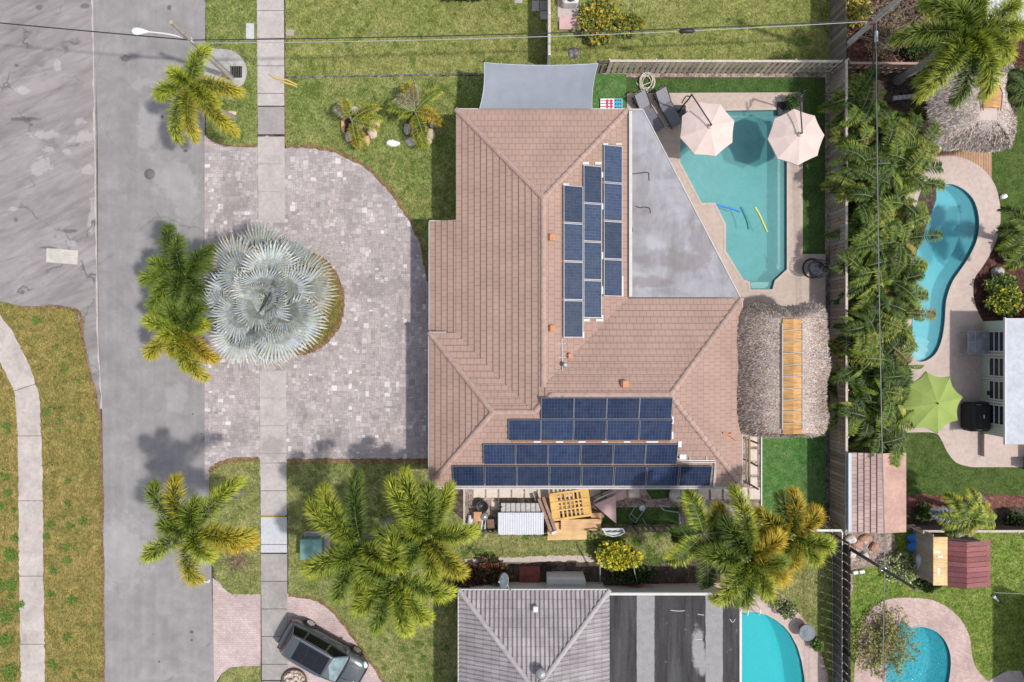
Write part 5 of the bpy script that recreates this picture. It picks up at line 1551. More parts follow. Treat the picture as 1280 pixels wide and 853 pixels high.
# ================================================================== fences, poles, wires
MAT['fence_pale'] = M_wood('weathered_fence', (.42,.345,.29), .9, .6)
MAT['fence_brown'] = M_col('fence_boards', .9, .3, 12, .3)
MAT['fence_rail'] = M_plain('fence_rail', (.46,.40,.345), .9, .25, 8)
MAT['fence_dark'] = M_plain('fence_dark', (.075,.06,.05), .9, .3, 6)
MAT['grey_wood'] = M_plain('grey_wood', (.40,.38,.36), .9, .25, 8)
def board_fence(name, label, a, b, h, pitch, bw, side, pal, seed, shadow=False, railside=1, group=None, tops=False, postmat=None, lean=.0):
    """vertical boards from ground point a to b; side = +1/-1 which face the boards are nailed to"""
    r = random.Random(seed); a = Vector(a[:2]); b = Vector(b[:2]); d = (b-a); L = d.length; d.normalize(); o = Vector((-d.y, d.x))*side
    t = thing(name, label, 'fence', ((a.x+b.x)/2, (a.y+b.y)/2, 0), group)
    mb = MB(); n = int(L/pitch)
    for i in range(n):
        p = a + d*(i*pitch + bw/2)
        c = jit(r, r.choice(pal), .15); hh = h + r.uniform(-.02,.02)
        q = p + o*.035
        mb.box((q.x,q.y,hh/2+.03), bw*r.uniform(.96,1), .02, hh-.06, math.atan2(d.y,d.x)+r.uniform(-.01,.01), c)
        if shadow:
            q = p + d*(pitch/2) - o*.045; c = jit(r, r.choice(pal), .15)
            mb.box((q.x,q.y,hh/2+.03), bw*.96, .02, hh-.06, math.atan2(d.y,d.x), c)
    mb.build('boards', MAT['fence_brown'], t)
    for z in ((.25, h*.55, h-.12) if h > 1.3 else (.2, h-.1)):
        m = MB(); q0 = a - o*.0; m.box(((a.x+b.x)/2,(a.y+b.y)/2,z), L, .05, .09, math.atan2(d.y,d.x)); m.build('rail', postmat or MAT['fence_rail'], t)
    if tops:
        m = MB(); m.box(((a.x+b.x)/2+o.x*.0,(a.y+b.y)/2,h+.02), L, .12, .035, math.atan2(d.y,d.x)); m.build('top_rail', postmat or MAT['fence_rail'], t)
    k = max(2, int(L/2.4)); 
    for i in range(k+1):
        p = a + d*(L*i/k) - o*.0; m = MB(); m.cbox((p.x-o.x*.07,p.y-o.y*.07,(h+.06)/2), .09, .09, h+.06, .01, math.atan2(d.y,d.x)); m.build('post', postmat or MAT['fence_rail'], t)
    return t
PALE = [(.50,.42,.36),(.44,.36,.31),(.55,.47,.41),(.40,.32,.27)]
BRN = [(.29,.225,.175),(.26,.20,.155),(.32,.25,.195),(.28,.22,.175),(.235,.185,.145)]
GRY = [(.31,.26,.22),(.28,.235,.20),(.34,.29,.245),(.30,.25,.21)]
DKB = [(.065,.05,.04),(.05,.04,.034),(.085,.068,.055)]
board_fence('slat_fence', 'pale slatted wood fence running along the top of the pool yard', G(757,91), G(1036,91.5), 1.62, .30, .19, -1, PALE, 501, False, tops=True)
board_fence('slat_gate', 'short darker slatted gate between the shade sail and the pale fence', G(744,92), G(757,92), 1.55, .22, .13, -1, GRY, 502, tops=True, postmat=MAT['fence_dark'])
board_fence('board_fence', 'tall grey brown board fence between the pool yard and the leafy hedge', G(1037.5,653), G(1037.5,92), 1.92, .21, .195, 1, BRN+GRY, 503, tops=True)
board_fence('board_fence', 'dark board fence running off the top edge beside the yellow orange bush', G(1038,90), G(1038,-120), 1.9, .21, .195, 1, [(.17,.14,.12),(.13,.11,.095),(.20,.165,.14)], 504, postmat=MAT['fence_dark'])
board_fence('dark_fence', 'dark stained fence with open rails along the bottom right yard', G(1043.5,940), G(1043.5,668), 1.75, .45, .40, -1, DKB, 505, postmat=MAT['fence_dark'])
board_fence('wood_fence', 'brown wood rail fence behind the dry vines and the leaning trunk', G(1046,92), G(1170,93), 1.45, .42, .2, -1, [(.20,.13,.095),(.15,.10,.075)], 506, tops=True, postmat=M_plain('brown_rail', (.34,.25,.20), .9))
board_fence('wood_fence', 'low brown fence under the shrubs right of the leaning palm', G(1232,100), G(1420,90), 1.3, .3, .22, -1, [(.16,.10,.08),(.22,.15,.12)], 507, tops=True, postmat=M_plain('pink_rail', (.42,.30,.26), .9))
board_fence('cross_fence', 'short brown fence with a white top rail behind the golden palm fronds', G(1036,654), G(948,654), 1.5, .2, .15, -1, [(.24,.16,.12),(.30,.21,.16),(.17,.12,.09)], 508, tops=True, postmat=MAT['grey_trim'])
board_fence('cross_fence', 'brown fence with a pale top rail behind the shed and the scruffy palm', G(1420,655), G(1134,655), 1.5, .2, .18, -1, [(.14,.09,.075),(.11,.075,.06)], 509, tops=True, postmat=MAT['fence_rail'])
SFP = [(.26,.215,.195),(.32,.27,.245),(.20,.165,.15)]
board_fence('side_fence', 'weathered slat fence right of the plywood, behind the dark turf patch', G(850,657), G(736,658), 1.25, .30, .17, -1, SFP, 510, postmat=MAT['fence_dark'])
board_fence('side_fence', 'low weathered slat fence below the grey corrugated sheet', G(683,663), G(581,662), .75, .26, .15, -1, SFP, 511, postmat=MAT['fence_dark'])
# white yard wall between the north lawns
t = thing('yard_wall', 'thin white vinyl yard fence running from the top edge to the shade sail', 'fence', G(684.5,20))
m = MB(); a = G(684.5,86); b = G(684,-160); m.box((a.x,(a.y+b.y)/2,.92), .06, b.y-a.y, 1.72); m.build('panel', M_plain('dull_white', (.52,.49,.46), .7, .1, 5), t)
m = MB(); m.cbox((a.x,(a.y+b.y)/2,1.80), .14, b.y-a.y, .06, .01); m.build('cap_rail', MAT['fence_rail'], t)
for k in range(6):
    m = MB(); y = a.y+.05+k*(b.y-a.y-.1)/5; m.cbox((a.x-.002,y,.95), .12,.12,1.9,.01); m.build('post', MAT['white_trim'], t)
# chain-link rail along the lower pool lawn
t = thing('chain_link_fence', 'grey pipe rail and mesh fence along the right side of the turquoise pool lawn', 'fence', G(1040,800))
m = MB(); a = G(1040,660); b = G(1040,940); m.tube([a+Vector((0,0,1.2)), b+Vector((0,0,1.2))], .03, 8); m.tube([a+Vector((0,0,.08)), b+Vector((0,0,.08))], .012, 6); m.build('rail', MAT['galv'], t)
for k in range(7):
    m = MB(); p = a+(b-a)*(k/6); m.tube([p, p+Vector((0,0,1.24))], .03, 8); m.build('post', MAT['galv'], t)
m = MB(); n = 120
for k in range(n):
    p = a+(b-a)*(k/n); q = a+(b-a)*min(1,((k+8)/n)); m.tube([p+Vector((0,0,.08)), q+Vector((0,0,1.2))], .006, 3, caps=False); m.tube([q+Vector((0,0,.08)), p+Vector((0,0,1.2))], .006, 3, caps=False)
m.build('mesh', MAT['galv'], t)
ground_sheet('soil_strip', rough_edge(gp([(1041,660),(1056,660),(1056,940),(1041,940)]), .2, .06), .052, MAT['soil'])

# ---- poles
MAT['pole_wood'] = M_plain('pole_wood', (.36,.31,.27), .9, .25, 6)
MAT['wire'] = M_plain('wire', (.02,.02,.022), .5)
MAT['wire_grey'] = M_plain('grey_wire', (.22,.22,.225), .5, .1, 3, .2)
MAT['wire_pale'] = M_plain('pale_wire', (.40,.40,.40), .5, .1, 3, .3)
t = thing('street_lamp', 'wooden street lamp pole with a pale metal lamp arm reaching over the road', 'street lamp', G(290,99))
b = G(290,99); m = MB(); m.tube([b, b+Vector((.0,.0,3.5)), b+Vector((.02,-.02,7.0))], [.12,.10,.085], 12); m.build('pole', MAT['pole_wood'], t)
m = MB(); a0 = b+Vector((0,0,5.05)); hd = P(181,39.5,5.9)
m.tube(smoothpath([a0, a0*.6+hd*.4+Vector((0,0,.25)), hd+(hd-a0).normalized()*-.15+Vector((0,0,.03)), hd], 4), .035, 8); m.cbox(a0+Vector((0,0,-.05)), .2,.2,.3,.03); m.build('lamp_arm', MAT['grey_trim'], t)
d = (hd-a0); d.z = 0; d.normalize(); an = math.atan2(d.y, d.x)
m = MB(); s = Matrix.Rotation(an, 3, 'Z')
prof = [(-.30,.05,.05),(-.18,.08,.07),(.02,.15,.09),(.20,.185,.10),(.36,.16,.09),(.44,.06,.05)]
rings = []
for x, w, hh in prof: rings.append([hd + s @ Vector((x+.15, w*math.cos(2*PI*k/14), hh*math.sin(2*PI*k/14))) for k in range(14)])
vs = [p for rg in rings for p in rg]; fs = []
for i in range(len(rings)-1):
    for k in range(14): fs.append((i*14+k, i*14+(k+1)%14, i*14+14+(k+1)%14, i*14+14+k))
m.idx(vs, fs, None, True); m.face(rings[0][::-1]); m.face(rings[-1])
m.build('lamp_head', M_plain('lamp_white', (.70,.73,.75), .4), t)
m = MB(); m.tube([b+Vector((.12,.10,0)), b+Vector((.12,.1,3.0))], .03, 6); m.build('conduit', MAT['galv'], t)
t = thing('utility_pole', 'tall wooden utility pole carrying the cables, leaning out of the top edge', 'utility pole', G(1042,71))
b = G(1042,71); m = MB(); m.tube([b, b+Vector((0,0,4.5)), b+Vector((0,0,9.5))], [.15,.13,.11], 12); m.build('pole', M_plain('pole_grey', (.40,.37,.34), .9, .25, 6), t)
m = MB(); m.cbox(b+Vector((.0,-.02,4.25)), .24, .24, .22, .02); m.build('bracket', M_plain('red_clamp', (.45,.10,.06), .6), t)
m = MB(); m.tube([b+Vector((0,-.14,4.4)), b+Vector((.02,-1.2,4.25)), P(1092,86,4.0)], [.05,.06,.045], 8); m.build('cable_splice', MAT['black'], t)
m = MB(); p = P(1095,46,4.35); m.cbox(p, .16, .55, .16, .04); m.build('terminal_box', MAT['grey_trim'], t)
t = thing('utility_pole', 'dark slender pole leaning across the lower right yard near the thorny shrub', 'utility pole', G(1056,682))
b = G(1056,682); m = MB(); m.tube([b, b+Vector((0,0,3.5)), b+Vector((.0,.0,6.9))], [.095,.08,.065], 12); m.build('pole', M_plain('pole_dark', (.10,.095,.085), .9, .25, 6), t)
m = MB(); m.cbox(b+Vector((0,0,4.0)), .3,.2,.2,.03); m.build('bracket', MAT['galv'], t)
def wire(label, pts, rad, sag, mat, name='overhead_wire', cat='wire'):
    m = MB(); path = []
    for a, b in zip(pts[:-1], pts[1:]):
        for k in range(25):
            f = k/24; p = a*(1-f)+b*f; path.append(p - Vector((0,0,4*sag*f*(1-f))))
    m.tube(path, rad, 6)
    return tag(m.build(name, mat), label, cat)
LP = G(290,99,5.05)+Vector((0,0,0)); UP = G(1042,71,4.45)
far = P(-260,3,5.6)
wire('black overhead cable crossing the road from the left edge to the street lamp', [far, LP], .028, .12, MAT['wire'])
wire('black overhead cable from the street lamp across the north lawn to the utility pole', [LP, UP], .026, .40, MAT['wire'])
wire('thin pale overhead wire just below the black cable over the north lawn', [LP+Vector((0,0,-.35)), UP+Vector((0,0,-.12))], .018, .55, MAT['wire_pale'])
LQ = G(1056,682,4.05)
wire('pale grey cable running down over the hedge to the lower right yard', [UP+Vector((.05,-.1,0)), LQ+Vector((.02,0,.1)), P(1104,1000,4.0)], .019, .12, MAT['wire_grey'])
wire('dark cable beside the pale one over the hedge', [UP+Vector((.16,-.1,-.12)), LQ+Vector((.12,0,-.05)), P(1107,1000,3.9)], .017, .14, MAT['wire'])
m = MB(); p = P(858.5,39,4.1); d = (UP-LP).normalized(); m.tube([p-d*.38, p-d*.3, p+d*.3, p+d*.38], [.04,.11,.11,.04], 10)
tag(m.build('cable_splice', MAT['black']), 'black cable splice closure hanging on the wires above the north lawn', 'splice closure')
# thin wire and peg at the lower right
wire('thin taut wire above the shaded lawn at the right edge', [P(1243,741,1.1), P(1300,744,1.2)], .010, .03, MAT['wire_pale'])
# ================================================================== things standing about
LATE = []; WR0 = M_concrete('pale_rock', (.58,.53,.50), dirt=.5); OR0 = M_concrete('rust_rock', (.42,.24,.17), dirt=.5)
def M_cloth(name, c, trans=.15, var=.06, dark_patches=0.0):
    t = NT(name); v = t.pos()
    f = t.noise(v, 2.0, 5, .6); g = t.noise(v, 60, 3, .6)
    col = t.ramp(f, [(.3, tuple(x*(1-var) for x in c)), (.7, tuple(min(1,x*(1+var)) for x in c))])
    col = t.mix(1.0, col, t.ramp(g, [(.3,.94),(.7,1.05)]), 'MULTIPLY')
    b = t.bsdf(col, .85, 0, None, .15)
    tr = t.n('ShaderNodeBsdfTranslucent'); t.l(col, tr.inputs['Color'])
    mx = t.n('ShaderNodeMixShader'); mx.inputs[0].default_value = trans
    t.l(b.outputs[0], mx.inputs[1]); t.l(tr.outputs[0], mx.inputs[2]); t.l(mx.outputs[0], t.out.inputs['Surface'])
    return t.m
# ---- shade sail
t = thing('shade_sail', 'blue grey shade sail stretched from the roof edge towards the white yard fence', 'shade sail', G(675,112))
c00 = P(605,78.5,2.75); c10 = P(747.5,79.5,2.75); c11 = P(740,136,2.86); c01 = P(599.5,136,2.86)
m = MB(); NX, NY = 24, 12; g = []
for j in range(NY+1):
    row = []
    for i in range(NX+1):
        u, v = i/NX, j/NY
        p = (c00*(1-u)+c10*u)*(1-v)+(c01*(1-u)+c11*u)*v
        p.x += (-.11*4*v*(1-v))*(2*u-1)
        p.y += (-.12*4*u*(1-u))*(1-2*v)*(1 if v < .5 else 0)
        p.z += -.22*16*u*(1-u)*v*(1-v) + .012*math.sin(u*40)
        row.append(p)
    g.append(row)
vs = [p for r_ in g for p in r_]; fs = [(j*(NX+1)+i, j*(NX+1)+i+1, (j+1)*(NX+1)+i+1, (j+1)*(NX+1)+i) for j in range(NY) for i in range(NX)]
m.idx(vs, fs, None, True); m.build('fabric', M_cloth('sail_cloth', (.235,.252,.283), .04), t)
m = MB()
m.tube([g[0][i] for i in range(NX+1)], .022, 6); m.tube([g[j][0] for j in range(NY+1)], .022, 6); m.tube([g[j][NX] for j in range(NY+1)], .022, 6); m.build('hem', M_cloth('sail_hem', (.40,.42,.46), .0), t)
for q in (c00, c10):
    m = MB(); m.tube([(q.x,q.y+.08,0),(q.x,q.y+.08,2.8)], .05, 10); m.build('post', MAT['dark_metal'], t)

# ---- cantilever parasols
def octa(c, R_, rot, h_edge, h_top, sx=1.0, scallop=0.0):
    out = []
    for k in range(8):
        a = rot + 2*PI*k/8; out.append(Vector((c[0]+R_*sx*math.cos(a), c[1]+R_*math.sin(a), h_edge)))
    return out
def canopy(mb, c, R_, rot, z0, z1, scallop=.0, n=8, ns=6):
    apex = Vector((c[0], c[1], z1)); cor = octa(c, R_, rot, z0, z1)
    for k in range(8):
        a, b = cor[k], cor[(k+1) % 8]
        prev = None
        for i in range(ns+1):
            f = i/ns; e = a*(1-f)+b*f; e = e + (apex-e)*(scallop*4*f*(1-f)); e.z = z0 - .02*4*f*(1-f)
            if prev is not None:
                m1 = (prev+apex)/2; m2 = (e+apex)/2; m1.z += .05; m2.z += .05
                mb.face([apex, m1, m2]); mb.face([m1, prev, e, m2])
                mb.face([prev, prev-Vector((0,0,.10)), e-Vector((0,0,.10)), e])
            prev = e
    return apex, cor
def parasol(label, cpx, Rpx, rot, mast_px, cloth, z0=2.35, z1=2.85, arm_px=None):
    c = P(*cpx, z1); mp = G(*mast_px, .05); R_ = Rpx*S*(H-z0)/H
    t = thing('cantilever_parasol', label, 'parasol', mp, 'pink parasols by the pool')
    m = MB(); ap, cor = canopy(m, c, R_, rot, z0, z1, .02); m.build('canopy', cloth, t)
    m = MB(); m.lathe([(.0,.16),(.05,.15),(.12,.06),(.14,.0)], (c.x,c.y,z1-.02), 12); m.build('vent_cap', cloth, t)
    for k in range(8):
        m = MB(); m.tube([ap-Vector((0,0,.05)), cor[k]-Vector((0,0,.03))], .014, 5); m.build('rib', MAT['dark_metal'], t)
    top = Vector((mp.x, mp.y, 2.75)); 
    d = (c-top); d.z = 0; d.normalize()
    m = MB(); m.tube(smoothpath([mp, mp+Vector((0,0,1.2))-d*.02, mp+Vector((0,0,2.2))+d*.02, top+Vector((0,0,.15))], 5), .04, 10); m.build('mast', MAT['dark_metal'], t)
    a0 = P(*(arm_px or mast_px), 3.0)
    m = MB(); m.tube([a0, Vector((c.x,c.y,3.12))], .035, 8); m.tube([Vector((c.x,c.y,3.14)), Vector((c.x,c.y,z1+.05))], .04, 8); m.tube([top+Vector((0,0,.1)), a0*.75+Vector((c.x,c.y,3.1))*.25], .03, 8); m.build('arm', MAT['dark_metal'], t)
    m = MB(); m.tube(smoothpath([top+Vector((0,0,-.2)), top+Vector((-.25,-.05,.0)), top+Vector((-.35,-.2,-.15)), top+Vector((-.4,-.3,-.3))], 4), .03, 6); m.build('crank', MAT['dark_metal'], t)
    m = MB(); m.cbox(mp+Vector((0,0,.06)), .75,.75,.10,.03); m.build('base', MAT['dark_metal'], t)
    return t
PINK = M_cloth('pink_canvas', (.66,.52,.47), .16)
parasol('pale pink octagonal parasol beside the grey loungers, over the left pool corner', (887.5,158), 35.5, .30, (848,141), PINK, arm_px=(864.5,118))
parasol('pale pink octagonal parasol over the upper right edge of the pool', (1000,168), 35.5, .07, (979,137), PINK, arm_px=(999.5,118))
GREENC = M_cloth('green_canvas', (.29,.37,.10), .2)
c = P(1172,504.5,2.55); mp = Vector((c.x,c.y,.05))
t = thing('garden_parasol', 'lime green parasol with scalloped edge on the pool deck at the right', 'parasol', mp)
m = MB(); ap, cor = canopy(m, c, 39.5*S*(H-2.1)/H, .18, 2.05, 2.55, .10); m.build('canopy', GREENC, t)
for k in range(8):
    m = MB(); m.tube([ap-Vector((0,0,.04)), cor[k]+Vector((0,0,.012))], .014, 5); m.build('rib', M_plain('rib_green', (.18,.24,.06), .6), t)
m = MB(); m.tube([mp, mp+Vector((0,0,2.62))], .025, 8); m.lathe([(.05,0),(.03,.06),(0,.1)], mp+Vector((0,0,2.52)), 10); m.build('pole', MAT['dark_metal'], t)
m = MB(); m.lathe([(.28,0),(.28,.05),(.05,.1),(.04,.3)], mp, 16); m.build('base', MAT['dark_metal'], t)

# ---- loungers
MAT['sling'] = M_plain('grey_sling', (.21,.205,.225), .8, .08, 30)
MAT['sling_dark'] = M_plain('dark_sling', (.13,.128,.145), .8, .08, 30)
def lounger(label, head, foot):
    a = G(*head, .05); b = G(*foot, .05); d = (b-a); Ln = d.length; an = math.atan2(d.y, d.x)
    t = thing('sun_lounger', label, 'sun lounger', a, 'grey loungers beside the pool'); R3 = Matrix.Rotation(an, 3, 'Z')
    W = lambda x, y, z: a + R3 @ Vector((x,y,z))
    w = .34; hx = Ln*.36
    m = MB()
    for s in (-1,1): m.tube([W(.02,s*w,.30), W(Ln,s*w,.32)], .035, 6)
    for x in (.05, Ln*.5, Ln-.04): m.tube([W(x,-w,.3), W(x,w,.3)], .022, 6)
    m.build('frame', MAT['dark_metal'], t)
    for x in (.25, Ln-.2):
        for s in (-1,1):
            m = MB(); m.tube([W(x,s*w,.32), W(x-.03,s*w,0)], .028, 6); m.build('leg', MAT['dark_metal'], t)
    m = MB(); mid = hx + (Ln-hx)*.06
    m.idx([W(hx,-w+.02,.345),W(Ln-.02,-w+.02,.36),W(Ln-.02,w-.02,.36),W(hx,w-.02,.345),W(hx,-w+.02,.325),W(Ln-.02,-w+.02,.34),W(Ln-.02,w-.02,.34),W(hx,w-.02,.325)],[(0,1,2,3),(7,6,5,4),(0,4,5,1),(1,5,6,2),(2,6,7,3),(3,7,4,0)])
    m.build('seat', MAT['sling_dark'], t)
    m = MB(); zt = .82
    m.idx([W(hx,-w+.02,.35),W(hx,w-.02,.35),W(.10,w-.02,zt),W(.10,-w+.02,zt),W(hx,-w+.02,.33),W(hx,w-.02,.33),W(.08,w-.02,zt-.02),W(.08,-w+.02,zt-.02)],[(0,1,2,3),(7,6,5,4),(0,4,5,1),(1,5,6,2),(2,6,7,3),(3,7,4,0)])
    m.build('backrest', MAT['sling'], t)
    m = MB()
    for s in (-1,1): m.tube([W(.12,s*w,.82), W(hx,s*w,.36)], .022, 6); m.tube([W(.35,s*(w-.03),.62), W(.12,s*(w-.03),.32)], .016, 5)
    m.tube([W(.02,-.12,.86), W(.02,.12,.86)], .07, 8)
    m.build('back_frame', MAT['dark_metal'], t)
lounger('grey sling lounger nearer to the pool and the left pink parasol', (821,117), (845,160))
lounger('grey sling lounger half hidden under the edge of the flat roof', (795,121), (822,166))

# ---- thatched huts
def thatch_hut(name, label, cx0, cx1, cy0, cy1, ze, zr, ridge, seed, pal, n, posts, over=.0, rw=.6, cr=.6):
    r = random.Random(seed)
    x0, x1 = P(cx0,0,ze).x, P(cx1,0,ze).x; y1, y0 = P(0,cy0,ze).y, P(0,cy1,ze).y
    (rx, ry0, ry1) = ridge; X = P(rx,0,zr).x; Y1 = P(0,ry0,zr).y; Y0 = P(0,ry1,zr).y
    t = thing(name, label, 'thatched hut', ((x0+x1)/2,(y0+y1)/2,0))
    # eave outline with rounded uneven corners
    oc = []
    for (ccx, ccy, a0) in ((x1-cr,y1-cr,0),(x0+cr,y1-cr,PI/2),(x0+cr,y0+cr,PI),(x1-cr,y0+cr,1.5*PI)):
        for k in range(5):
            a = a0 + PI/2*k/4; oc.append(Vector((ccx+cr*math.cos(a), ccy+cr*math.sin(a), ze)))
    out = []
    for i in range(len(oc)):
        a, b = oc[i], oc[(i+1) % len(oc)]; k = max(1, int((b-a).length/.3))
        for j in range(k):
            q = a+(b-a)*j/k; q = q + Vector((r.uniform(-.07,.07)+.06*math.sin(q.y*1.9+seed), r.uniform(-.07,.07)+.07*math.sin(q.x*2.3+seed), r.uniform(-.03,.03))); out.append(q)
    def top(p):       # matching point on the ridge rectangle
        return Vector((max(X-rw*.5, min(X+rw*.5, X+(p.x-X)*.2)), max(Y0, min(Y1, p.y)), zr))
    mb = MB(); n_ = len(out)
    for i in range(n_):
        a, b = out[i], out[(i+1) % n_]; ta, tb = top(a), top(b)
        NN = 4
        for k in range(NN):
            f0, f1 = k/NN, (k+1)/NN
            bul = lambda f: Vector((0,0,.20*math.sin(PI*f)))
            q = [a*(1-f0)+ta*f0+bul(f0), b*(1-f0)+tb*f0+bul(f0), b*(1-f1)+tb*f1+bul(f1), a*(1-f1)+ta*f1+bul(f1)]
            mb.face(q, jit(r, pal[0], .1))
        mb.face([a, a-Vector((0,0,.28))+(Vector((X,(Y0+Y1)/2,ze))-a).normalized()*.12, b-Vector((0,0,.28))+(Vector((X,(Y0+Y1)/2,ze))-b).normalized()*.12, b], jit(r, pal[1], .2))
    mb.face([top(Vector((x0,y0,0))),top(Vector((x1,y0,0))),top(Vector((x1,y1,0))),top(Vector((x0,y1,0)))], pal[0])
    # straw lying down the slope
    for _ in range(n):
        i = r.randrange(n_); f = r.random(); a = out[i]*(1-f)+out[(i+1) % n_]*f; ta = top(a)
        u = r.random()**.8 * .98
        p = a*(1-u)+ta*u+Vector((0,0,.20*math.sin(PI*u)+.01))
        d = (a-ta).normalized(); s = d.cross(Vector((0,0,1))).normalized()
        d = (d + s*r.uniform(-.8,.8) + Vector((0,0,r.uniform(-.05,.18)))).normalized()
        l = r.uniform(.12,.30); w = r.uniform(.010,.024)
        s = d.cross(Vector((r.uniform(-.3,.3),r.uniform(-.3,.3),1))).normalized()*w
        c = jit(r, r.choice(pal), .22)
        mb.face([p-s, p+s, p+d*l*.6+s*.8+Vector((0,0,.02)), p+d*l-Vector((0,0,.03))], c)
    mb.build('thatch_roof', MAT['thatch'], t)
    for px, py in ((x0+.6,y0+.6),(x1-.6,y0+.6),(x0+.6,y1-.6),(x1-.6,y1-.6)):
        m = MB(); m.tube([(px,py,.05),(px,py,ze+.35)], .08, 10); m.build('post', MAT['pole_wood'], t)
    return t, X, Y0, Y1, zr
MAT['thatch'] = M_col('thatch', .95, .3, 26, .3, .1)
TH = [(.41,.325,.275),(.49,.40,.345),(.35,.275,.23),(.58,.485,.43),(.43,.35,.30),(.25,.195,.165)]
hut, X, Y0, Y1, zr = thatch_hut('thatched_hut', 'large grey thatched hut with a ladder of orange boards along its ridge', 921,1034.5,381,546,2.75,4.0,(990,400,540), 601, TH, 34000, 4, rw=.95, cr=.85)
ORB = M_wood('orange_board', (.45,.25,.095), .75, .5, 0, .5)
MAT['orange'] = ORB
mb = MB(); n = 10; Yb = P(0,398,zr).y; Ya = P(0,543,zr).y
for k in range(n):
    ya = Yb+(Ya-Yb)*k/n; yb = Yb+(Ya-Yb)*(k+1)/n; cy = (ya+yb)/2; hh = abs(yb-ya)-.05
    for s in (-1,1): mb.box((X+s*.235, cy, zr+.10-.0), .50, hh, .025, 0, None, r.uniform(-.02,.02), s*.24)
mb.build('ridge_board', ORB, hut)
for s in (-1,1):
    m = MB(); m.box((X+s*.50,(Ya+Yb)/2,zr+.06), .05, abs(Ya-Yb)-.5, .07); m.build('ridge_rail', MAT['grey_wood'], hut)
for k in range(1, n):
    y = Yb+(Ya-Yb)*k/n; m = MB()
    for s in (-1,1): m.box((X+s*.25, y+.015*s, zr+.11), .54, .04, .06, r.uniform(-.05,.05), None, 0, s*.24)
    m.build('ridge_batten', MAT['grey_wood'], hut)
hut2, X2, Ya2, Yb2, zr2 = thatch_hut('thatched_hut', 'small pale thatched hut with one orange board in its ridge, half under the leaning palm', 1160,1268,79,189,2.1,3.3,(1236,105,150), 602, [(.47,.39,.34),(.57,.485,.43),(.39,.32,.28),(.64,.55,.50),(.29,.235,.20)], 16000, 4, rw=.9)
m = MB(); q0 = P(1227,110,zr2); q1 = P(1250,136,zr2); cx, cy = (q0.x+q1.x)/2, (q0.y+q1.y)/2
for s in (-1,1): m.box((cx+s*.2, cy, zr2+.14), .42, abs(q1.y-q0.y), .03, 0, None, 0, s*.2)
m.build('ridge_board', ORB, hut2)
for s in (-1,1):
    m = MB(); m.tube([(cx+s*.44,cy-.65,zr2+.10),(cx+s*.50,cy+.2,zr2+.13),(cx+s*.36,cy+.62,zr2+.13)], .03, 6); m.build('ridge_rail', M_plain('red_pole', (.28,.13,.09), .8), hut2)

# ---- egg chair
t = thing('egg_chair', 'black round hanging egg chair with a buttoned cushion beside the board fence', 'chair', G(1018,335,.05))
o = G(1017,335,.05); m = MB()
ringp = [P(1015+11.2*math.cos(2*PI*k/28), 335.5+11.8*math.sin(2*PI*k/28), .10) for k in range(29)]
m.tube(ringp, .045, 8); m.build('base_ring', MAT['black'], t)
m = MB(); e = P(1027.5,335,.1); m.tube(smoothpath([e, e+Vector((.22,0,.9)), e+Vector((.05,0,1.75)), e+Vector((-.40,0,1.95))], 6), .04, 8); m.build('stand', MAT['black'], t)
m = MB(); c = P(1021,336.5,.95); prof = [(.03,-.45),(.28,-.38),(.45,-.12),(.50,.15),(.46,.45),(.36,.70)]
for a in [2*PI*k/20 for k in range(20)]:
    if math.cos(a) < -.35: pr = prof[:4]
    else: pr = prof
    m.tube([c+Vector((r_*math.cos(a), r_*math.sin(a), z)) for r_, z in pr], .016, 5)
for r_, z in prof[1:4]: m.tube([c+Vector((r_*math.cos(2*PI*k/24), r_*math.sin(2*PI*k/24), z)) for k in range(25)], .014, 5)
for r_, z in prof[4:]: m.tube([c+Vector((r_*math.cos(a), r_*math.sin(a), z)) for a in [-1.9+3.8*k/16 for k in range(17)]], .016, 5)
m.build('basket', MAT['black'], t)
m = MB(); cc = P(1020,335.5,.78); m.lathe([(.0,-.06),(.30,-.05),(.42,.02),(.43,.10),(.36,.17),(.0,.15)], cc, 26); m.build('cushion', M_plain('cushion', (.055,.055,.07), .9, .1, 20), t)
for k in range(3):
    a = .5+2*PI*k/3; m = MB(); m.lathe([(.045,0),(.04,.02),(0,.025)], cc+Vector((.17*math.cos(a), .17*math.sin(a), .155)), 10); m.build('button', MAT['black'], t)

# ---- hose coil
m = MB(); r = random.Random(9); pts = []; o = G(808,103.5,.06)
for k in range(110):
    a = k*.36; rr = .36 + .09*math.sin(k*.21) ; pts.append(o+Vector((rr*math.cos(a)*.95+.05*math.sin(k*.07), rr*math.sin(a)*1.2+.05*math.cos(k*.05), .02+k*.0012)))
pts = [G(795,104,.07), G(797,107,.07), G(801,108.5,.07)] + pts
m.tube(pts, .024, 6); tag(m.build('garden_hose', M_plain('hose', (.55,.52,.42), .5)), 'pale garden hose coiled on the turf strip beside the slatted fence', 'hose')
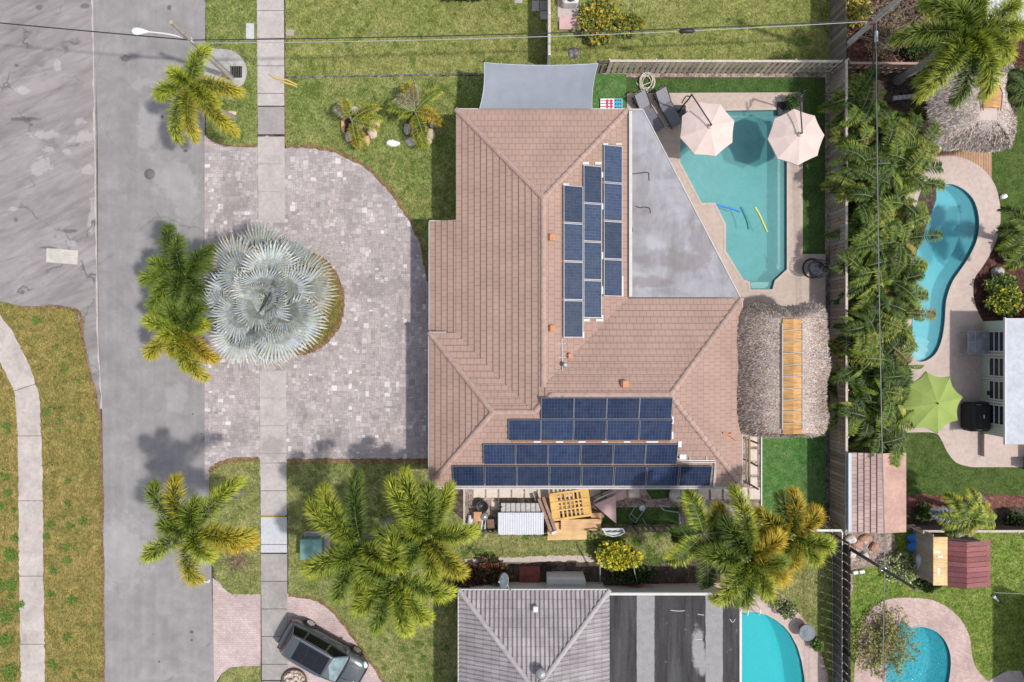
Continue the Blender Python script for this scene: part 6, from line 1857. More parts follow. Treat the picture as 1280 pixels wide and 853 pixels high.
# ---- patterned board on bright turf
t = thing('game_board', 'red, white and blue patterned board lying on the bright turf by the roof edge', 'game board', G(764,129))
WHITE = M_plain('board_white', (.78,.76,.76), .6, .04); RED = M_plain('board_red', (.50,.03,.10), .6); BLUE = M_plain('board_blue', (.06,.34,.50), .6); NAVY = M_plain('board_navy', (.02,.05,.14), .6)
q0 = G(750,124.5); q1 = G(777.5,140)
m = MB(); m.cbox(((q0.x+q1.x)/2,(q0.y+q1.y)/2,.10), q1.x-q0.x, q0.y-q1.y, .09, .01); m.build('panel', WHITE, t)
m = MB(); q2 = G(767,0).x; m.box(((q2+q1.x)/2,(q0.y+q1.y)/2,.148), q1.x-q2-.03, q0.y-q1.y-.03, .008); m.build('blue_field', BLUE, t)
m = MB()
for yy in (127.4, 130.8, 134.5, 138):
    a = G(750.5,yy); b = G(766.5,yy); m.box(((a.x+b.x)/2,a.y,.147), b.x-a.x, .05, .006)
    for xx in (758.5, 763.5):
        q = G(xx,yy); m.lathe([(.085,0),(.085,.008)], (q.x,q.y,.146), 10)
m.build('red_stripe', RED, t)
m = MB()
for i in range(3):
    for j in range(3):
        q = G(769+i*3.1, 127+j*4.4); m.lathe([(.05,0),(.05,.006)], (q.x,q.y,.153), 6)
m.build('dark_dot', NAVY, t)
# ---- pool noodles and one noodle shadow
def noodle(px, col, label, z=-.07):
    m = MB(); m.tube(smoothpath([P(x,y,z) for x, y in px], 5), .045, 8)
    tag(m.build('pool_noodle', M_plain('noodle_'+col[0], col[1], .6, .05, 5)), label, 'pool noodle', 'noodles floating in the pool')
noodle([(896,256.5),(906,259),(916,261.5),(925,265)], ('blue',(.02,.22,.75)), 'blue foam noodle floating in the large pool')
noodle([(926,259),(930,267),(934,277),(936,287)], ('dark',(.03,.22,.26)), 'dark green strip drawn as the shadow of a floating noodle')  # added tube, coloured as the shadow a noodle throws in the water
noodle([(943.5,259),(949,268),(954,279),(959,290)], ('yellow',(.72,.66,.12)), 'yellow foam noodle floating in the large pool')
m = MB(); q = P(910.5,272,-1.05); m.lathe([(.09,0),(.09,.04),(.0,.05)], q, 14); tag(m.build('pool_drain', MAT['black']), 'small dark blue drain disc on the pool floor under the noodles', 'pool drain')
m = MB(); q = P(931.3,799.5,-1.0); m.lathe([(.11,0),(.11,.05),(0,.07)], q, 14); tag(m.build('pool_drain', M_plain('drain_dark',(.04,.10,.12),.5)), 'small round drain near the left wall of the turquoise pool', 'pool drain')
# pool steps spa ledge
m = MB()
for k in range(2):
    q0 = P(938.4,353+k*5,-.25-.22*k); q1 = P(964.6,357+k*5,-.25); m.box(((q0.x+q1.x)/2, q0.y-.11, -.7-.1*k), q1.x-q0.x-.02, .24, .9)
structure('pool_step', m, M_plaster('step_teal', (.5,.66,.62), .05))
WR_ = M_plain('white_rail', (.75,.75,.75), .3)
for q, lb in (((931,757),'left white tubular handrail at the top end of the turquoise pool'),((946,756),'right white tubular handrail at the top end of the turquoise pool')):
    m = MB(); a = P(q[0],q[1]+1,.06); m.tube(smoothpath([a, a+Vector((0,.0,.45)), a+Vector((0,-.16,.55)), a+Vector((0,-.40,.3)), a+Vector((0,-.46,-.35))], 5), .025, 8); tag(m.build('pool_handrail', WR_), lb, 'handrail', 'handrails of the turquoise pool')
# ---- grey fire bowl
t = thing('fire_bowl', 'round grey bowl on a short base at the rim of the turquoise pool deck', 'fire bowl', G(1001,784,.05))
o = G(1003,785,.05); m = MB(); m.lathe([(.24,0),(.20,.22),(.30,.36)], o, 20); m.build('base', MAT['terracotta'], t)
m = MB(); c = o+Vector((0,0,.36)); m.lathe([(.25,0),(.42,.12),(.45,.24),(.43,.26),(.40,.24),(.25,.30),(.0,.33)], c, 26); m.build('bowl', M_plain('grey_bowl', (.14,.16,.18), .6, .3, 5), t)
m = MB(); q = G(1009,797,.05); m.lathe([(.16,0),(.15,.14),(.17,.16),(0,.16)], q, 14); tag(m.build('stool', MAT['deck_grey']), 'small round grey stool beside the grey fire bowl', 'stool')

# ---- side yard stepping stones
def slab(label, x0, y0, x1, y1, z=.075):
    a = G(x0,y0); b = G(x1,y1); m = MB(); m.cbox(((a.x+b.x)/2,(a.y+b.y)/2,z-.02), b.x-a.x, a.y-b.y, .05, .012, R.uniform(-.02,.02))
    tag(m.build('stepping_stone', MAT['slab']), label, 'stepping stone', 'pale stepping stones around the house')
MAT['slab'] = M_concrete('slab', (.62,.535,.455), dirt=.22)
names = ['at the left end of the row', 'second from the left end of the row', 'third from the left end of the row', 'fourth from the left end, above the grey sheet', 'fifth from the left end, above the grey sheet', 'sixth from the left end of the row', 'just left of the wooden pallet', 'at the top left corner of the wooden pallet', 'above the middle of the wooden pallet', 'right of the wooden pallet', 'behind the pink folded canvas', 'right of the pink folded canvas', 'left of the small patch of dark turf']
for k, nm in enumerate(names):
    x = 591.8 + k*16.1
    if k == 10: continue
    slab('pale stepping stone under the eave, ' + nm, x, 609, x+14, 622)
nm2 = ['beside the white bundle', 'under the teal pole', 'right of the teal pole', 'second from the house corner', 'at the house corner']
for k, nm in enumerate(nm2): slab('pale square stepping stone in the right part of the row, ' + nm, 872+k*16, 609 if k else 608, 885.5+k*16, 624)
nm3 = ['topmost, beside the thatched hut', 'second from the top', 'third from the top', 'lowest, near the house corner']
for k, nm in enumerate(nm3): slab('narrow pale stepping stone in the column beside the house wall, ' + nm, 937, 544+k*17.5, 946, 558+k*17.5)
slab('single grey stepping stone above the grey corrugated sheet', 614,626,624,637)
# white edging of the yard
m = MB(); a = G(951,500); b = G(951,642); m.cbox((a.x,(a.y+b.y)/2,.06), .07, a.y-b.y, .14, .01); tag(m.build('edging', MAT['white_trim']), 'pale edging strip between the gravel path and the bright turf', 'edging')
# timber frame at the house wall
t = thing('timber_frame', 'brown timber frame leaning against the house wall by the gravel path', 'frame', G(932,580))
m = MB()
q = [P(932,545,1.9), P(932,603,1.9)]
for y in (548, 575, 602): 
    p = P(932,y,0); m.cbox((p.x-.02,p.y,1.1), .08,.08,2.0,.01)
p0 = P(935,548,2.0); p1 = P(935,604,2.0); m.cbox((p0.x+.05,(p0.y+p1.y)/2,2.05), .10, p0.y-p1.y, .10, .01); m.cbox((p0.x-.12,(p0.y+p1.y)/2,2.1), .06, p0.y-p1.y, .06, .01)
for y in (548, 604): p = P(931,y,2.05); m.cbox((p.x+.06,p.y,2.05), .26,.07,.08,.01)
m.build('frame', M_wood('brown_timber', (.24,.19,.12), .8), t)
# ---- junk in the side yard
SHEET = M_plain('grey_sheet', (.50,.51,.55), .5, .1, 4)
t = thing('work_table', 'table covered with a grey corrugated sheet in the side yard', 'table', G(650,650))
c0 = P(622.5,641,.85); c1 = P(679.5,668.5,.85); m = MB(); n = 26
for k in range(n):
    x = c0.x+(c1.x-c0.x)*k/n; xx = c0.x+(c1.x-c0.x)*(k+1)/n; xm_ = (x+xx)/2; rr = R.uniform(-.02,.02)
    for (A, B, za, zb) in ((x,xm_,.85,.87),(xm_,xx,.87,.85)): m.face([(A,c1.y+rr,za),(B,c1.y+rr,zb),(B,c0.y,zb),(A,c0.y,za)])
    m.face([(x,c1.y+rr,.85),(x,c1.y+rr,.82),(xx,c1.y+rr,.82),(xx,c1.y+rr,.85)])
m.build('sheet', SHEET, t)
m = MB(); q0 = P(626,629,.7); q1 = P(676,641,.7)
for k in range(8):
    xa = q0.x+(q1.x-q0.x)*k/8; m.cbox((xa+.13,(q0.y+q1.y)/2,.70), .24, q0.y-q1.y, .05, .008)
m.build('board_top', MAT['grey_wood'], t)
for px, py in ((627,632),(676,632),(627,664),(676,664)):
    p = P(px,py,.4); m = MB(); m.cbox((p.x,p.y,.42), .08,.08,.78,.008); m.build('leg', MAT['fence_dark'], t)
YW = M_wood('yellow_wood', (.60,.36,.115), .75, .6, 0, .22); YW2 = M_wood('plywood', (.58,.38,.18), .75, .4, 0, .15)
t = thing('wooden_pallet', 'yellow wooden lattice pallet lying on top of the stacked boards', 'pallet', G(711,633))
c = P(713,631,.86); an = .14; R3 = Matrix.Rotation(an, 3, 'Z'); PW, PH = 2.05, 1.52
m = MB()
for k in range(9):
    x = -PW/2+.12+k*(PW-.24)/8; q = c + R3 @ Vector((x,0,0)); m.cbox(q, .10 if 0 < k < 8 else .34, PH, .04, .006, an)
m.build('slat', YW, t)
m = MB()
for y in (-PH/2+.07, -.22, .22, PH/2-.07): q = c + R3 @ Vector((0,y,.035)); m.cbox(q, PW, .09 if abs(y) < .5 else .13, .035, .006, an)
for y in (-PH/2+.05, 0, PH/2-.05): q = c + R3 @ Vector((0,y,-.09)); m.cbox(q, PW, .09, .12, .006, an)
m.build('stringer', YW, t)
def plank(name, label, px0, px1, z, th, an, mat, cat='board'):
    a = P(*px0,z); b = P(*px1,z); m = MB(); m.cbox(((a.x+b.x)/2,(a.y+b.y)/2,z), abs(b.x-a.x), abs(b.y-a.y), th, .008, an); return tag(m.build(name, mat), label, cat)
plank('plywood_sheet', 'lowest and widest plywood sheet under the lattice pallet', (684,653), (733,675), .55, .06, .02, YW2)
plank('plywood_box', 'long shallow wooden crate lid between the pallet and the lowest sheet', (701,649), (751,663), .72, .12, .02, M_wood('tan_wood', (.55,.33,.17), .75, .5))
plank('plank', 'orange brown plank corner behind the lattice pallet on its right', (738,640), (751,652), .35, .5, .02, M_wood('tan_wood_b', (.46,.27,.14), .75, .5))
t = thing('timber_beam', 'dark brown split beam leaning beside the lattice pallet', 'beam', G(684,645))
a = P(677,622,.75); b = P(693,665,.75); m = MB(); d = (b-a).normalized(); o_ = Vector((-d.y,d.x,0))
m.obox(a, b-a, o_*.16, Vector((0,0,.09))); m.obox(a-o_*.24, b-a, o_*.16, Vector((0,0,.09))); m.build('plank', M_wood('brown_beam', (.30,.19,.14), .8, .6), t)
m = MB(); m.obox(a-o_*.06+Vector((0,0,-.08)), b-a, o_*.05, Vector((0,0,.06))); m.build('groove', MAT['black'], t)
m = MB(); m.cbox(b+Vector((-.02,0,.12)), .3,.16,.12,.02,.4); m.build('end_block', MAT['grey_trim'], t)
# folded pink canvas
PK = M_cloth('pink_sheet', (.54,.36,.34), .05)
t = thing('folded_canvas', 'folded pink canvas with poles lying right of the lattice pallet', 'folded parasol', G(760,635))
m = MB(); q = [P(742.5,631,.75), P(769.5,619,.85), P(770.5,655,.70)]; cc = (q[0]+q[1]+q[2])/3+Vector((0,0,.05))
for i in range(3): m.face([q[i], q[(i+1)%3], cc], None); m.face([q[(i+1)%3], q[i], q[i]-Vector((0,0,.1)), q[(i+1)%3]-Vector((0,0,.1))])
m.build('canvas', PK, t)
m = MB(); q = [P(752,617,.5), P(764,612,.5), P(783,611,.55), P(780,624,.5), P(766,628,.45)]; cc = sum((p for p in q), Vector())/5+Vector((0,0,.12))
for i in range(5): m.face([q[i], q[(i+1)%5], cc]); m.face([q[i], q[(i+1)%5], q[(i+1)%5]-Vector((0,0,.12)), q[i]-Vector((0,0,.12))])
m.build('canvas_fold', PK, t)
for k, (p, q) in enumerate((((737,623),(764,611.5)),((742,627),(766,615)),((745,624),(770,613)))):
    m = MB(); m.tube([P(*p,.6), P(*q,.62)], .025+.015*(k==1), 6); m.build('pole', MAT['grey_trim'] if k else MAT['dark_metal'], t)
# hand cart with bucket
t = thing('hand_cart', 'thin metal hand cart frame lying on the dark turf patch', 'cart', G(797,643))
m = MB(); z = .35; q = [P(x,y,z) for x, y in ((799,626),(786,646),(794,654),(808,634))]
m.tube(q+[q[0]], .018, 6); m.tube([P(788.5,642,z), P(797,650,z)], .015, 6); m.tube([P(803,648,.3), P(808,657,.3)], .02, 6); m.build('frame', MAT['galv'], t)
for p in ((787,647),(794,655)):
    m = MB(); q_ = P(*p,.15); m.lathe([(.04,-.03),(.13,-.03),(.13,.03),(.04,.03)], q_, 14, m=Matrix.Rotation(PI/2,3,'X')); m.build('wheel', MAT['black'], t)
t = thing('bucket', 'round white bucket lid on the hand cart', 'bucket', P(801.5,633.5,.36)); q = P(801.5,633.5,.38)
m = MB(); m.lathe([(.13,0),(.16,.26)], q, 18); m.build('pail', MAT['white_trim'], t)
m = MB(); m.lathe([(.165,.25),(.175,.29),(.12,.31),(.1,.29),(0,.30)], q, 18); m.build('lid', MAT['frame'], t)
# metal bar frames
t = thing('metal_bench', 'thin grey metal bench frame standing on the dark turf patch', 'bench frame', G(838,645))
m = MB()
for p, q in (((823,631),(838,634)),((830,638),(849,641)),((849,641),(850,655)),((823,631),(830,638))): m.tube([P(*p,.7), P(*q,.7)], .03, 6)
m.build('frame', MAT['galv'], t)
for p in ((824,632),(849,642),(850,654),(831,638)):
    m = MB(); q = P(*p,.7); m.tube([(q.x,q.y,.05), q], .02, 6); m.build('leg', MAT['galv'], t)
t = thing('side_table', 'small square orange brown table among the junk at the left end of the side yard', 'table', G(597,646))
q = P(597,646,.55); m = MB(); m.cbox(q, .44,.52,.04,.01); m.build('tabletop', M_wood('table_wood', (.50,.27,.14), .7, .6), t)
for sx in (-.18,.18):
    for sy in (-.22,.22): m = MB(); m.cbox((q.x+sx,q.y+sy,.29), .04,.04,.48,.005); m.build('leg', MAT['fence_dark'], t)
t = thing('wheelbarrow', 'dark wheelbarrow with curved handles left of the grey sheet', 'wheelbarrow', G(602,632))
m = MB(); q = P(603,633,.4); m.lathe([(.10,-.15),(.24,-.1),(.34,.1),(.31,.1),(.2,-.06),(0,-.1)], q, 16); m.build('tray', MAT['dark_metal'], t)
m = MB(); m.tube(smoothpath([P(x,y,.5) for x, y in ((591,636),(590,633),(594,631),(600,632),(606,628),(609,631))], 4), .022, 6); m.build('handle', MAT['black'], t)
for k, (x, y, an, lb) in enumerate(((588,650,.5,'pale bent bucket lying left of the small square table'),)):
    m = MB(); q = P(x,y,.2); m.lathe([(.12,-.25),(.16,.25),(.13,.25),(.1,-.2)], q, 12, m=Matrix.Rotation(1.4,3,'X')); tag(m.build('bucket', MAT['grey_trim']), lb, 'bucket')
t = thing('gas_heater', 'grey metal drum with two pale legs beside the small square table', 'drum', G(605,652))
q = P(605.5,645,.35); m = MB(); m.lathe([(.20,-.3),(.22,0),(.20,.25),(.0,.3)], q, 16); m.build('drum', MAT['galv'], t)
for s in (-2.2, 2.2): m = MB(); m.tube([P(605.5+s,649,.4), P(603.5+s,662,.3)], .05, 6); m.build('leg', MAT['grey_trim'], t)
plank('brown_crate', 'small dark brown crate left of the grey sheet', (609,648), (618,659), .3, .5, .05, M_wood('dark_crate', (.16,.10,.07), .8, .6), 'crate')
t = thing('planter_box', 'grey boat shaped trough hung on the weathered side fence', 'trough', P(766,665,.8))
m = MB(); z = 1.25; top_ = [(752,660.5),(779,660.5),(782,666),(775,670),(766,671.5),(757,669)]; tp = [P(x,y,z) for x, y in top_]; cc = sum((p for p in tp), Vector())/6
ins = [cc+(p-cc)*.86-Vector((0,0,.0)) for p in tp]; bot = [cc+(p-cc)*.72-Vector((0,0,.28)) for p in tp]
for i in range(6):
    j = (i+1)%6; m.face([tp[i],tp[j],ins[j],ins[i]]); m.face([tp[j],tp[i],bot[i],bot[j]]); m.face([ins[i],ins[j],cc+(ins[j]-cc)*.85-Vector((0,0,.12)),cc+(ins[i]-cc)*.85-Vector((0,0,.12))])
m.face([cc+(p-cc)*.85-Vector((0,0,.12)) for p in ins]); m.face(bot[::-1]); m.build('trough', M_plain('galv_pale', (.44,.46,.46), .5, .2, 8), t)
m = MB(); m.tube([P(870,618,.6), P(916,642,.65)], .035, 8); tag(m.build('teal_pole', M_plain('teal_paint', (.20,.33,.34), .5)), 'long teal pole lying across the stepping stones in the side yard', 'pole')
t = thing('white_bundle', 'white plastic bundle with a blue grey rag lying under the eave beside the teal pole', 'bundle', G(846,619))
m = MB(); q = P(846,619,.25); m.lathe([(.0,-.2),(.38,-.12),(.44,.0),(.3,.1),(0,.12)], q, 18); m.build('round_lid', MAT['slab'], t)
m = MB()
for k in range(7):
    a = R.uniform(0,6.28); p = q+Vector((.15+.2*math.cos(a), .05+.2*math.sin(a), .14)); m.cbox(p, .22,.15,.07,.02,R.uniform(0,3))
m.build('rag', M_plain('blue_rag', (.40,.46,.52), .8), t)
t = thing('red_pot', 'terracotta red pot with a thin bare stem by the dark roof gutter', 'pot', G(796,728)); q = G(796,728,.05)
m = MB(); m.lathe([(.15,0),(.22,.3),(.24,.33),(.2,.33),(0,.3)], q, 16); m.build('pot', M_plain('red_pot', (.42,.07,.04), .7), t)
m = MB(); m.tube([q+Vector((0,0,.3)), P(793,715,1.0), P(791,697,1.3)], .03, 6); m.build('stem', MAT['bark'], t)
m = MB(); a = G(750,733); m.tube([P(750,733,.1), P(750,702,1.9)], .035, 8); tag(m.build('drain_pipe', M_plain('teal_grey', (.22,.28,.27), .5)), 'thin grey green post standing left of the yellow bush', 'post')
plank('rust_panel', 'rusty red sheet lying by the grey roof edge beside the satellite dish', (649,708), (675,733), .12, .08, 0, M_plain('rust', (.20,.055,.045), .8, .4, 4), 'panel')
# coiled black hose near
m = MB(); o = G(680,710,.07); m.tube([o+Vector((.28*math.cos(k*.4)+.004*k, .2*math.sin(k*.4), .002*k)) for k in range(50)], .015, 5); tag(m.build('garden_hose', MAT['black']), 'black hose coil on the stones by the grey roof edge', 'hose')

for k, (x, y, rx, ry, mt, lb) in enumerate(((1062,674,.34,.26,WR0,'white rock at the fence corner below the pink shed roof'),(1071,679,.30,.24,OR0,'orange brown rock below the pink shed roof'),(1082,672,.34,.22,OR0,'flat orange brown rock touching the pink shed roof'),(1092,684,.26,.3,OR0,'orange brown rock beside the overhead wires'),(1064,692,.26,.24,WR0,'pale rock beside the dark slender pole'),(1080,694,.24,.18,WR0,'small pale rock right of the dark slender pole'))):
    LATE.append((lb, (x,y), rx, ry, .2, mt, 750+k))
# ---- north neighbour
t = thing('air_conditioner', 'white air conditioner with a round fan grille beside the croton bush', 'air conditioner', G(712,2))
q = G(712,3,.0); m = MB(); m.cbox((q.x,q.y,.45), .86,.80,.75,.10); m.build('casing', MAT['white_trim'], t)
m = MB(); m.lathe([(.36,0),(.36,.03),(.30,.02),(.12,.05),(0,.06)], (q.x,q.y,.825), 26); m.build('fan_grille', MAT['dark_metal'], t)
m = MB()
for k in range(5): a = 2*PI*k/5; m.box((q.x+.17*math.cos(a), q.y+.17*math.sin(a), .875), .24,.10,.012,a,None,.3)
m.build('fan_blade', MAT['galv'], t)
m = MB(); m.cbox((q.x-.1,q.y-.3,.04), 1.15,1.6,.10,.02); m.build('pad', MAT['deck_grey'], t)
plank('paver_slab', 'pink concrete slab in front of the air conditioner', (699,21.5), (726,37.5), .12, .16, 0, M_concrete('pink_concrete', (.50,.33,.32), dirt=.15), 'slab')
for k, (x0, y0, x1, y1, lb) in enumerate(((665,2,674,15,'grey paver nearest to the lawn beside the white yard fence'),(675,2,684,14,'brown grey paver touching the white yard fence'),(675.5,15,684,25,'lowest pale paver beside the white yard fence'),(643,-2,653,5,'single pale paver on the lawn at the top edge'))):
    a = G(x0,y0); b = G(x1,y1); m = MB(); m.cbox(((a.x+b.x)/2,(a.y+b.y)/2,.065), b.x-a.x, a.y-b.y, .05, .01); tag(m.build('paver_slab', MAT['deck_grey'] if k != 1 else MAT['sidewalk_dark']), lb, 'slab', 'pavers by the white yard fence')
plank('paver_slab', 'small brown concrete lid in the lawn beside the sidewalk', (357.5,37), (367.5,45), .06, .04, 0, M_concrete('brown_lid', (.36,.29,.24)), 'lid')
m = MB(); q = G(717,67); m.lathe([(.34,0),(.3,.06),(.1,.1),(0,.11)], (q.x,q.y,.04), 9); tag(m.build('rock', MAT['darkrock']), 'flat dark rock in the lawn below the pink slab', 'rock')
# ---- street things
m = MB(); a = G(308,30); b = G(318,51); m.cbox(((a.x+b.x)/2,(a.y+b.y)/2,.055), b.x-a.x, a.y-b.y, .05, .012); tag(m.build('meter_lid', MAT['sidewalk_new']), 'pale grey rectangular utility lid in the grass strip at the top', 'utility lid')
t = thing('storm_drain', 'rounded concrete storm drain with a dark iron grate beside the street lamp', 'storm drain', G(284,84))
poly = smoothpoly([tuple(G(x,y)[:2]) for x, y in ((257.5,64),(272,62),(290,64),(304,75),(309,90),(304,106),(290,110),(257.5,100))], 4)
m = MB(); m.prism(poly if sum(poly[i][0]*poly[(i+1)%len(poly)][1]-poly[(i+1)%len(poly)][0]*poly[i][1] for i in range(len(poly)))>0 else poly[::-1], 0, .065); m.build('apron', M_concrete('drain_concrete', (.40,.38,.36), dirt=.6), t)
m = MB(); a = G(288.5,83.5); b = G(303,98); m.box(((a.x+b.x)/2,(a.y+b.y)/2,.062), b.x-a.x, a.y-b.y, .012); m.build('hole', M_plain('drain_dark2', (.012,.01,.01), .9), t)
m = MB()
for k in range(5): m.box((a.x+(b.x-a.x)*(k+.5)/5, (a.y+b.y)/2, .075), .035, a.y-b.y, .02)
m.box((a.x+.03,(a.y+b.y)/2,.076), .06,a.y-b.y,.024); m.build('grate', M_plain('iron', (.09,.075,.07), .8), t)
t = thing('manhole_cover', 'round dark iron manhole cover in the road', 'manhole cover', G(187.5,218)); q = G(187.5,218,.021)
m = MB(); m.lathe([(.30,0),(.30,.008),(.265,.010)], q, 28); m.build('cover_ring', M_plain('iron_ring', (.16,.15,.15), .7), t)
m = MB(); m.lathe([(.262,0),(.262,.011),(0,.012)], q, 28)
m.build('cover', M_plain('iron_cover', (.10,.095,.095), .7, .3, 12), t)
m = MB()
for i in range(-3,4):
    w_ = math.sqrt(max(0,.24**2-(i*.07)**2)); m.box((q.x+i*.07,q.y,q.z+.014), .025, w_*1.9, .008)
m.build('cover_rib', M_plain('iron_rib', (.20,.19,.19), .6), t)
t = thing('transformer_box', 'green utility box on a pale pad under the big palm clump', 'utility box', G(393,676)); q = G(396,677)
m = MB(); a = G(381,664); b = G(413,692); m.cbox(((a.x+b.x)/2,(a.y+b.y)/2,.06), b.x-a.x, a.y-b.y, .10, .02); m.build('pad', MAT['sidewalk'], t)
a = G(381,670); b = G(406,694); m = MB(); m.cbox(((a.x+b.x)/2,(a.y+b.y)/2,.42), b.x-a.x, a.y-b.y, .70, .03); m.build('cabinet', M_plain('teal_green', (.10,.20,.17), .5, .1, 4), t)
m = MB(); m.cbox(((a.x+b.x)/2,(a.y+b.y)/2,.79), b.x-a.x+.06, a.y-b.y+.06, .05, .02); m.build('lid', M_plain('teal_green_lid', (.13,.25,.22), .5, .1, 4), t)
def rock(label, px, rx, ry, h, col, seed, group=None, z=.045):
    r = random.Random(seed); m = MB(); q = G(*px, z); rings = []
    rows = [(1.0,0),(1.05,.3),(.85,.75),(.45,1.0)]; n = 9; ph = r.uniform(0,6)
    nz = [r.uniform(.8,1.15) for _ in range(n)]
    vs = []
    for rr, zz in rows:
        for k in range(n):
            a = 2*PI*k/n+ph; vs.append(q+Vector((rx*rr*nz[k]*math.cos(a)*r.uniform(.93,1.07), ry*rr*nz[k]*math.sin(a)*r.uniform(.93,1.07), h*zz*r.uniform(.9,1.1))))
    fs = [(i*n+k, i*n+(k+1)%n, i*n+n+(k+1)%n, i*n+n+k) for i in range(3) for k in range(n)]+[tuple(range(3*n,4*n))]
    m.idx(vs, fs); return tag(m.build('rock', col), label, 'rock', group)
CR = M_concrete('cream_rock', (.58,.47,.36), dirt=.5); OR_ = M_concrete('orange_rock', (.56,.34,.17), dirt=.5); GRK = M_concrete('grey_rock', (.44,.40,.37), dirt=.5); WR = M_concrete('white_rock', (.74,.74,.72), dirt=.15)
ground_sheet('mulch_bed', smoothpoly([tuple(G(449+19*math.cos(a), 160+23*math.sin(a))[:2]) for a in [2*PI*k/10 for k in range(10)]], 3), .052, MAT['mulch'])
ground_sheet('mulch_bed', smoothpoly([tuple(G(525+17*math.cos(a), 155+22*math.sin(a))[:2]) for a in [2*PI*k/10 for k in range(10)]], 3), .052, MAT['mulch'])
GR1 = 'rocks ringing the left young palm'; GR2 = 'rocks ringing the right young palm'
for k, (px, rx, ry, mt, lb) in enumerate((((429.5,159),.13,.42,OR_,'long orange rock on the left side of the left palm ring'),((436,172),.22,.3,GRK,'grey rock at the lower left of the left palm ring'),((449,157),.26,.34,GRK,'large smooth grey rock in the middle of the left palm ring'),((457,177),.32,.3,OR_,'orange rock at the bottom of the left palm ring'),((466,167),.26,.34,CR,'cream rock at the lower right of the left palm ring'),((469,156),.3,.28,CR,'cream rock at the right of the left palm ring'),((443,138),.3,.2,GRK,'grey flat rock at the top of the left palm ring'),((452,181),.16,.16,CR,'small cream rock at the very bottom of the left palm ring'))):
    rock(lb, px, rx, ry, .22, mt, 700+k, GR1)
for k, (px, rx, ry, mt, lb) in enumerate((((539,168),.22,.36,CR,'long cream rock at the right of the right palm ring'),((514,178),.30,.24,GRK,'pale grey rock at the bottom of the right palm ring'),((509,163),.2,.3,GRK,'grey rock on the left side of the right palm ring'),((535,177),.24,.2,CR,'cream rock at the lower right of the right palm ring'),((541,157),.16,.2,GRK,'small grey rock at the upper right of the right palm ring'))):
    rock(lb, px, rx, ry, .22, mt, 720+k, GR2)
rock('white smooth rock lying alone on the lawn between the two young palms', (491,179.5), .36, .18, .2, WR, 731)
rock('pale rock at the foot of the top street palm', (290,143), .26, .2, .15, CR, 732)
rock('pale grey rock at the foot of the street palm beside the pink driveway', (294,619), .34, .16, .16, GRK, 733)
rock('round pale boulder on the dark bed beside the curved pool deck', (1244,340), .34, .30, .35, GRK, 734)
rock('small white rock on the dark lawn right of the timber deck', (1253,246), .2, .16, .2, WR, 735)
for k, (x, y, lb) in enumerate(((1068,715,'left white block at the edge of the lower right lawn'),(1076,714,'right white block at the edge of the lower right lawn'))): 
    m = MB(); q = G(x,y,.03); m.cbox((q.x,q.y,.1), .30,.20,.16,.03,.2); tag(m.build('kerb_block', MAT['white_trim']), lb, 'block')
for k in range(5):
    m = MB(); q = G(1117+k*5.6,124-k*.6,.03); m.cbox((q.x,q.y,.12), .22,.22,.2,.02); tag(m.build('kerb_block', MAT['white_trim']), 'white edging block in the row below the bare soil and the leaning trunk', 'block', 'white blocks edging the planting bed')

for q in LATE: rock(*q)
twigs('dry_tuft', 'dried brown plant tuft on the grass strip beside the pink driveway', (298,701), (.42,.45), 60, 311, [(.30,.20,.15),(.22,.14,.11)], 0, None, .25)
m = MB()
for a, b in (((337,93),(346,99)),((346,99),(357,101)),((352,103),(366,107)),((366,107),(372,110)),((357,100),(372,107))): m.tube([G(*a,.075), G(*b,.075)], .05, 5)
tag(m.build('dry_frond', M_plain('straw', (.55,.40,.10), .8)), 'fallen yellow palm stalk lying across the sidewalk edge', 'fallen frond')

# ---- right side things
t = thing('grill_cover', 'black covered grill standing by the windows of the right house', 'grill', G(1226,521)); a = P(1213,504,1.0); b = P(1240.5,540,1.0)
m = MB(); cx, cy = (a.x+b.x)/2, (a.y+b.y)/2; sx, sy = b.x-a.x, a.y-b.y
m.cbox((cx-.02,cy,.55), sx, sy, .95, .14); m.cbox((cx+.1,cy,1.03), sx*.62, sy*.86, .12, .05); m.build('cover', M_plain('black_cover', (.014,.014,.015), .75, .4, 4, bump=.3), t)
m = MB(); m.cbox((cx+.08,cy+.05,1.10), .05,.20,.03,.01); m.build('handle', MAT['white_trim'], t)
for s in (-1,1): m = MB(); m.tube([(cx-.25,cy+s*(sy/2-.1),.98),(cx+.0,cy+s*(sy/2-.1),1.0)], .02, 6); m.build('strap', MAT['galv'], t)
t = thing('patio_table', 'grey translucent table with a metal rim beside the upper windows of the right house', 'table', G(1225,428)); a = P(1210,414.5,.75); b = P(1241,442,.75)
m = MB(); m.box(((a.x+b.x)/2,(a.y+b.y)/2,.74), b.x-a.x-.04, a.y-b.y-.04, .02); m.build('tabletop', M_glass('smoked_glass', (.20,.20,.21), .2), t)
m = MB(); 
for y in (a.y, b.y, (a.y+b.y)/2): m.tube([(a.x,y,.75),(b.x,y,.75)], .02, 6)
for x in (a.x, b.x, a.x+.4): m.tube([(x,a.y,.75),(x,b.y,.75)], .016, 6)
m.build('rim', MAT['frame'], t)
for x in (a.x+.05,b.x-.05):
    for y in (a.y-.05,b.y+.05): m = MB(); m.tube([(x,y,.05),(x,y,.75)], .02, 6); m.build('leg', MAT['frame'], t)
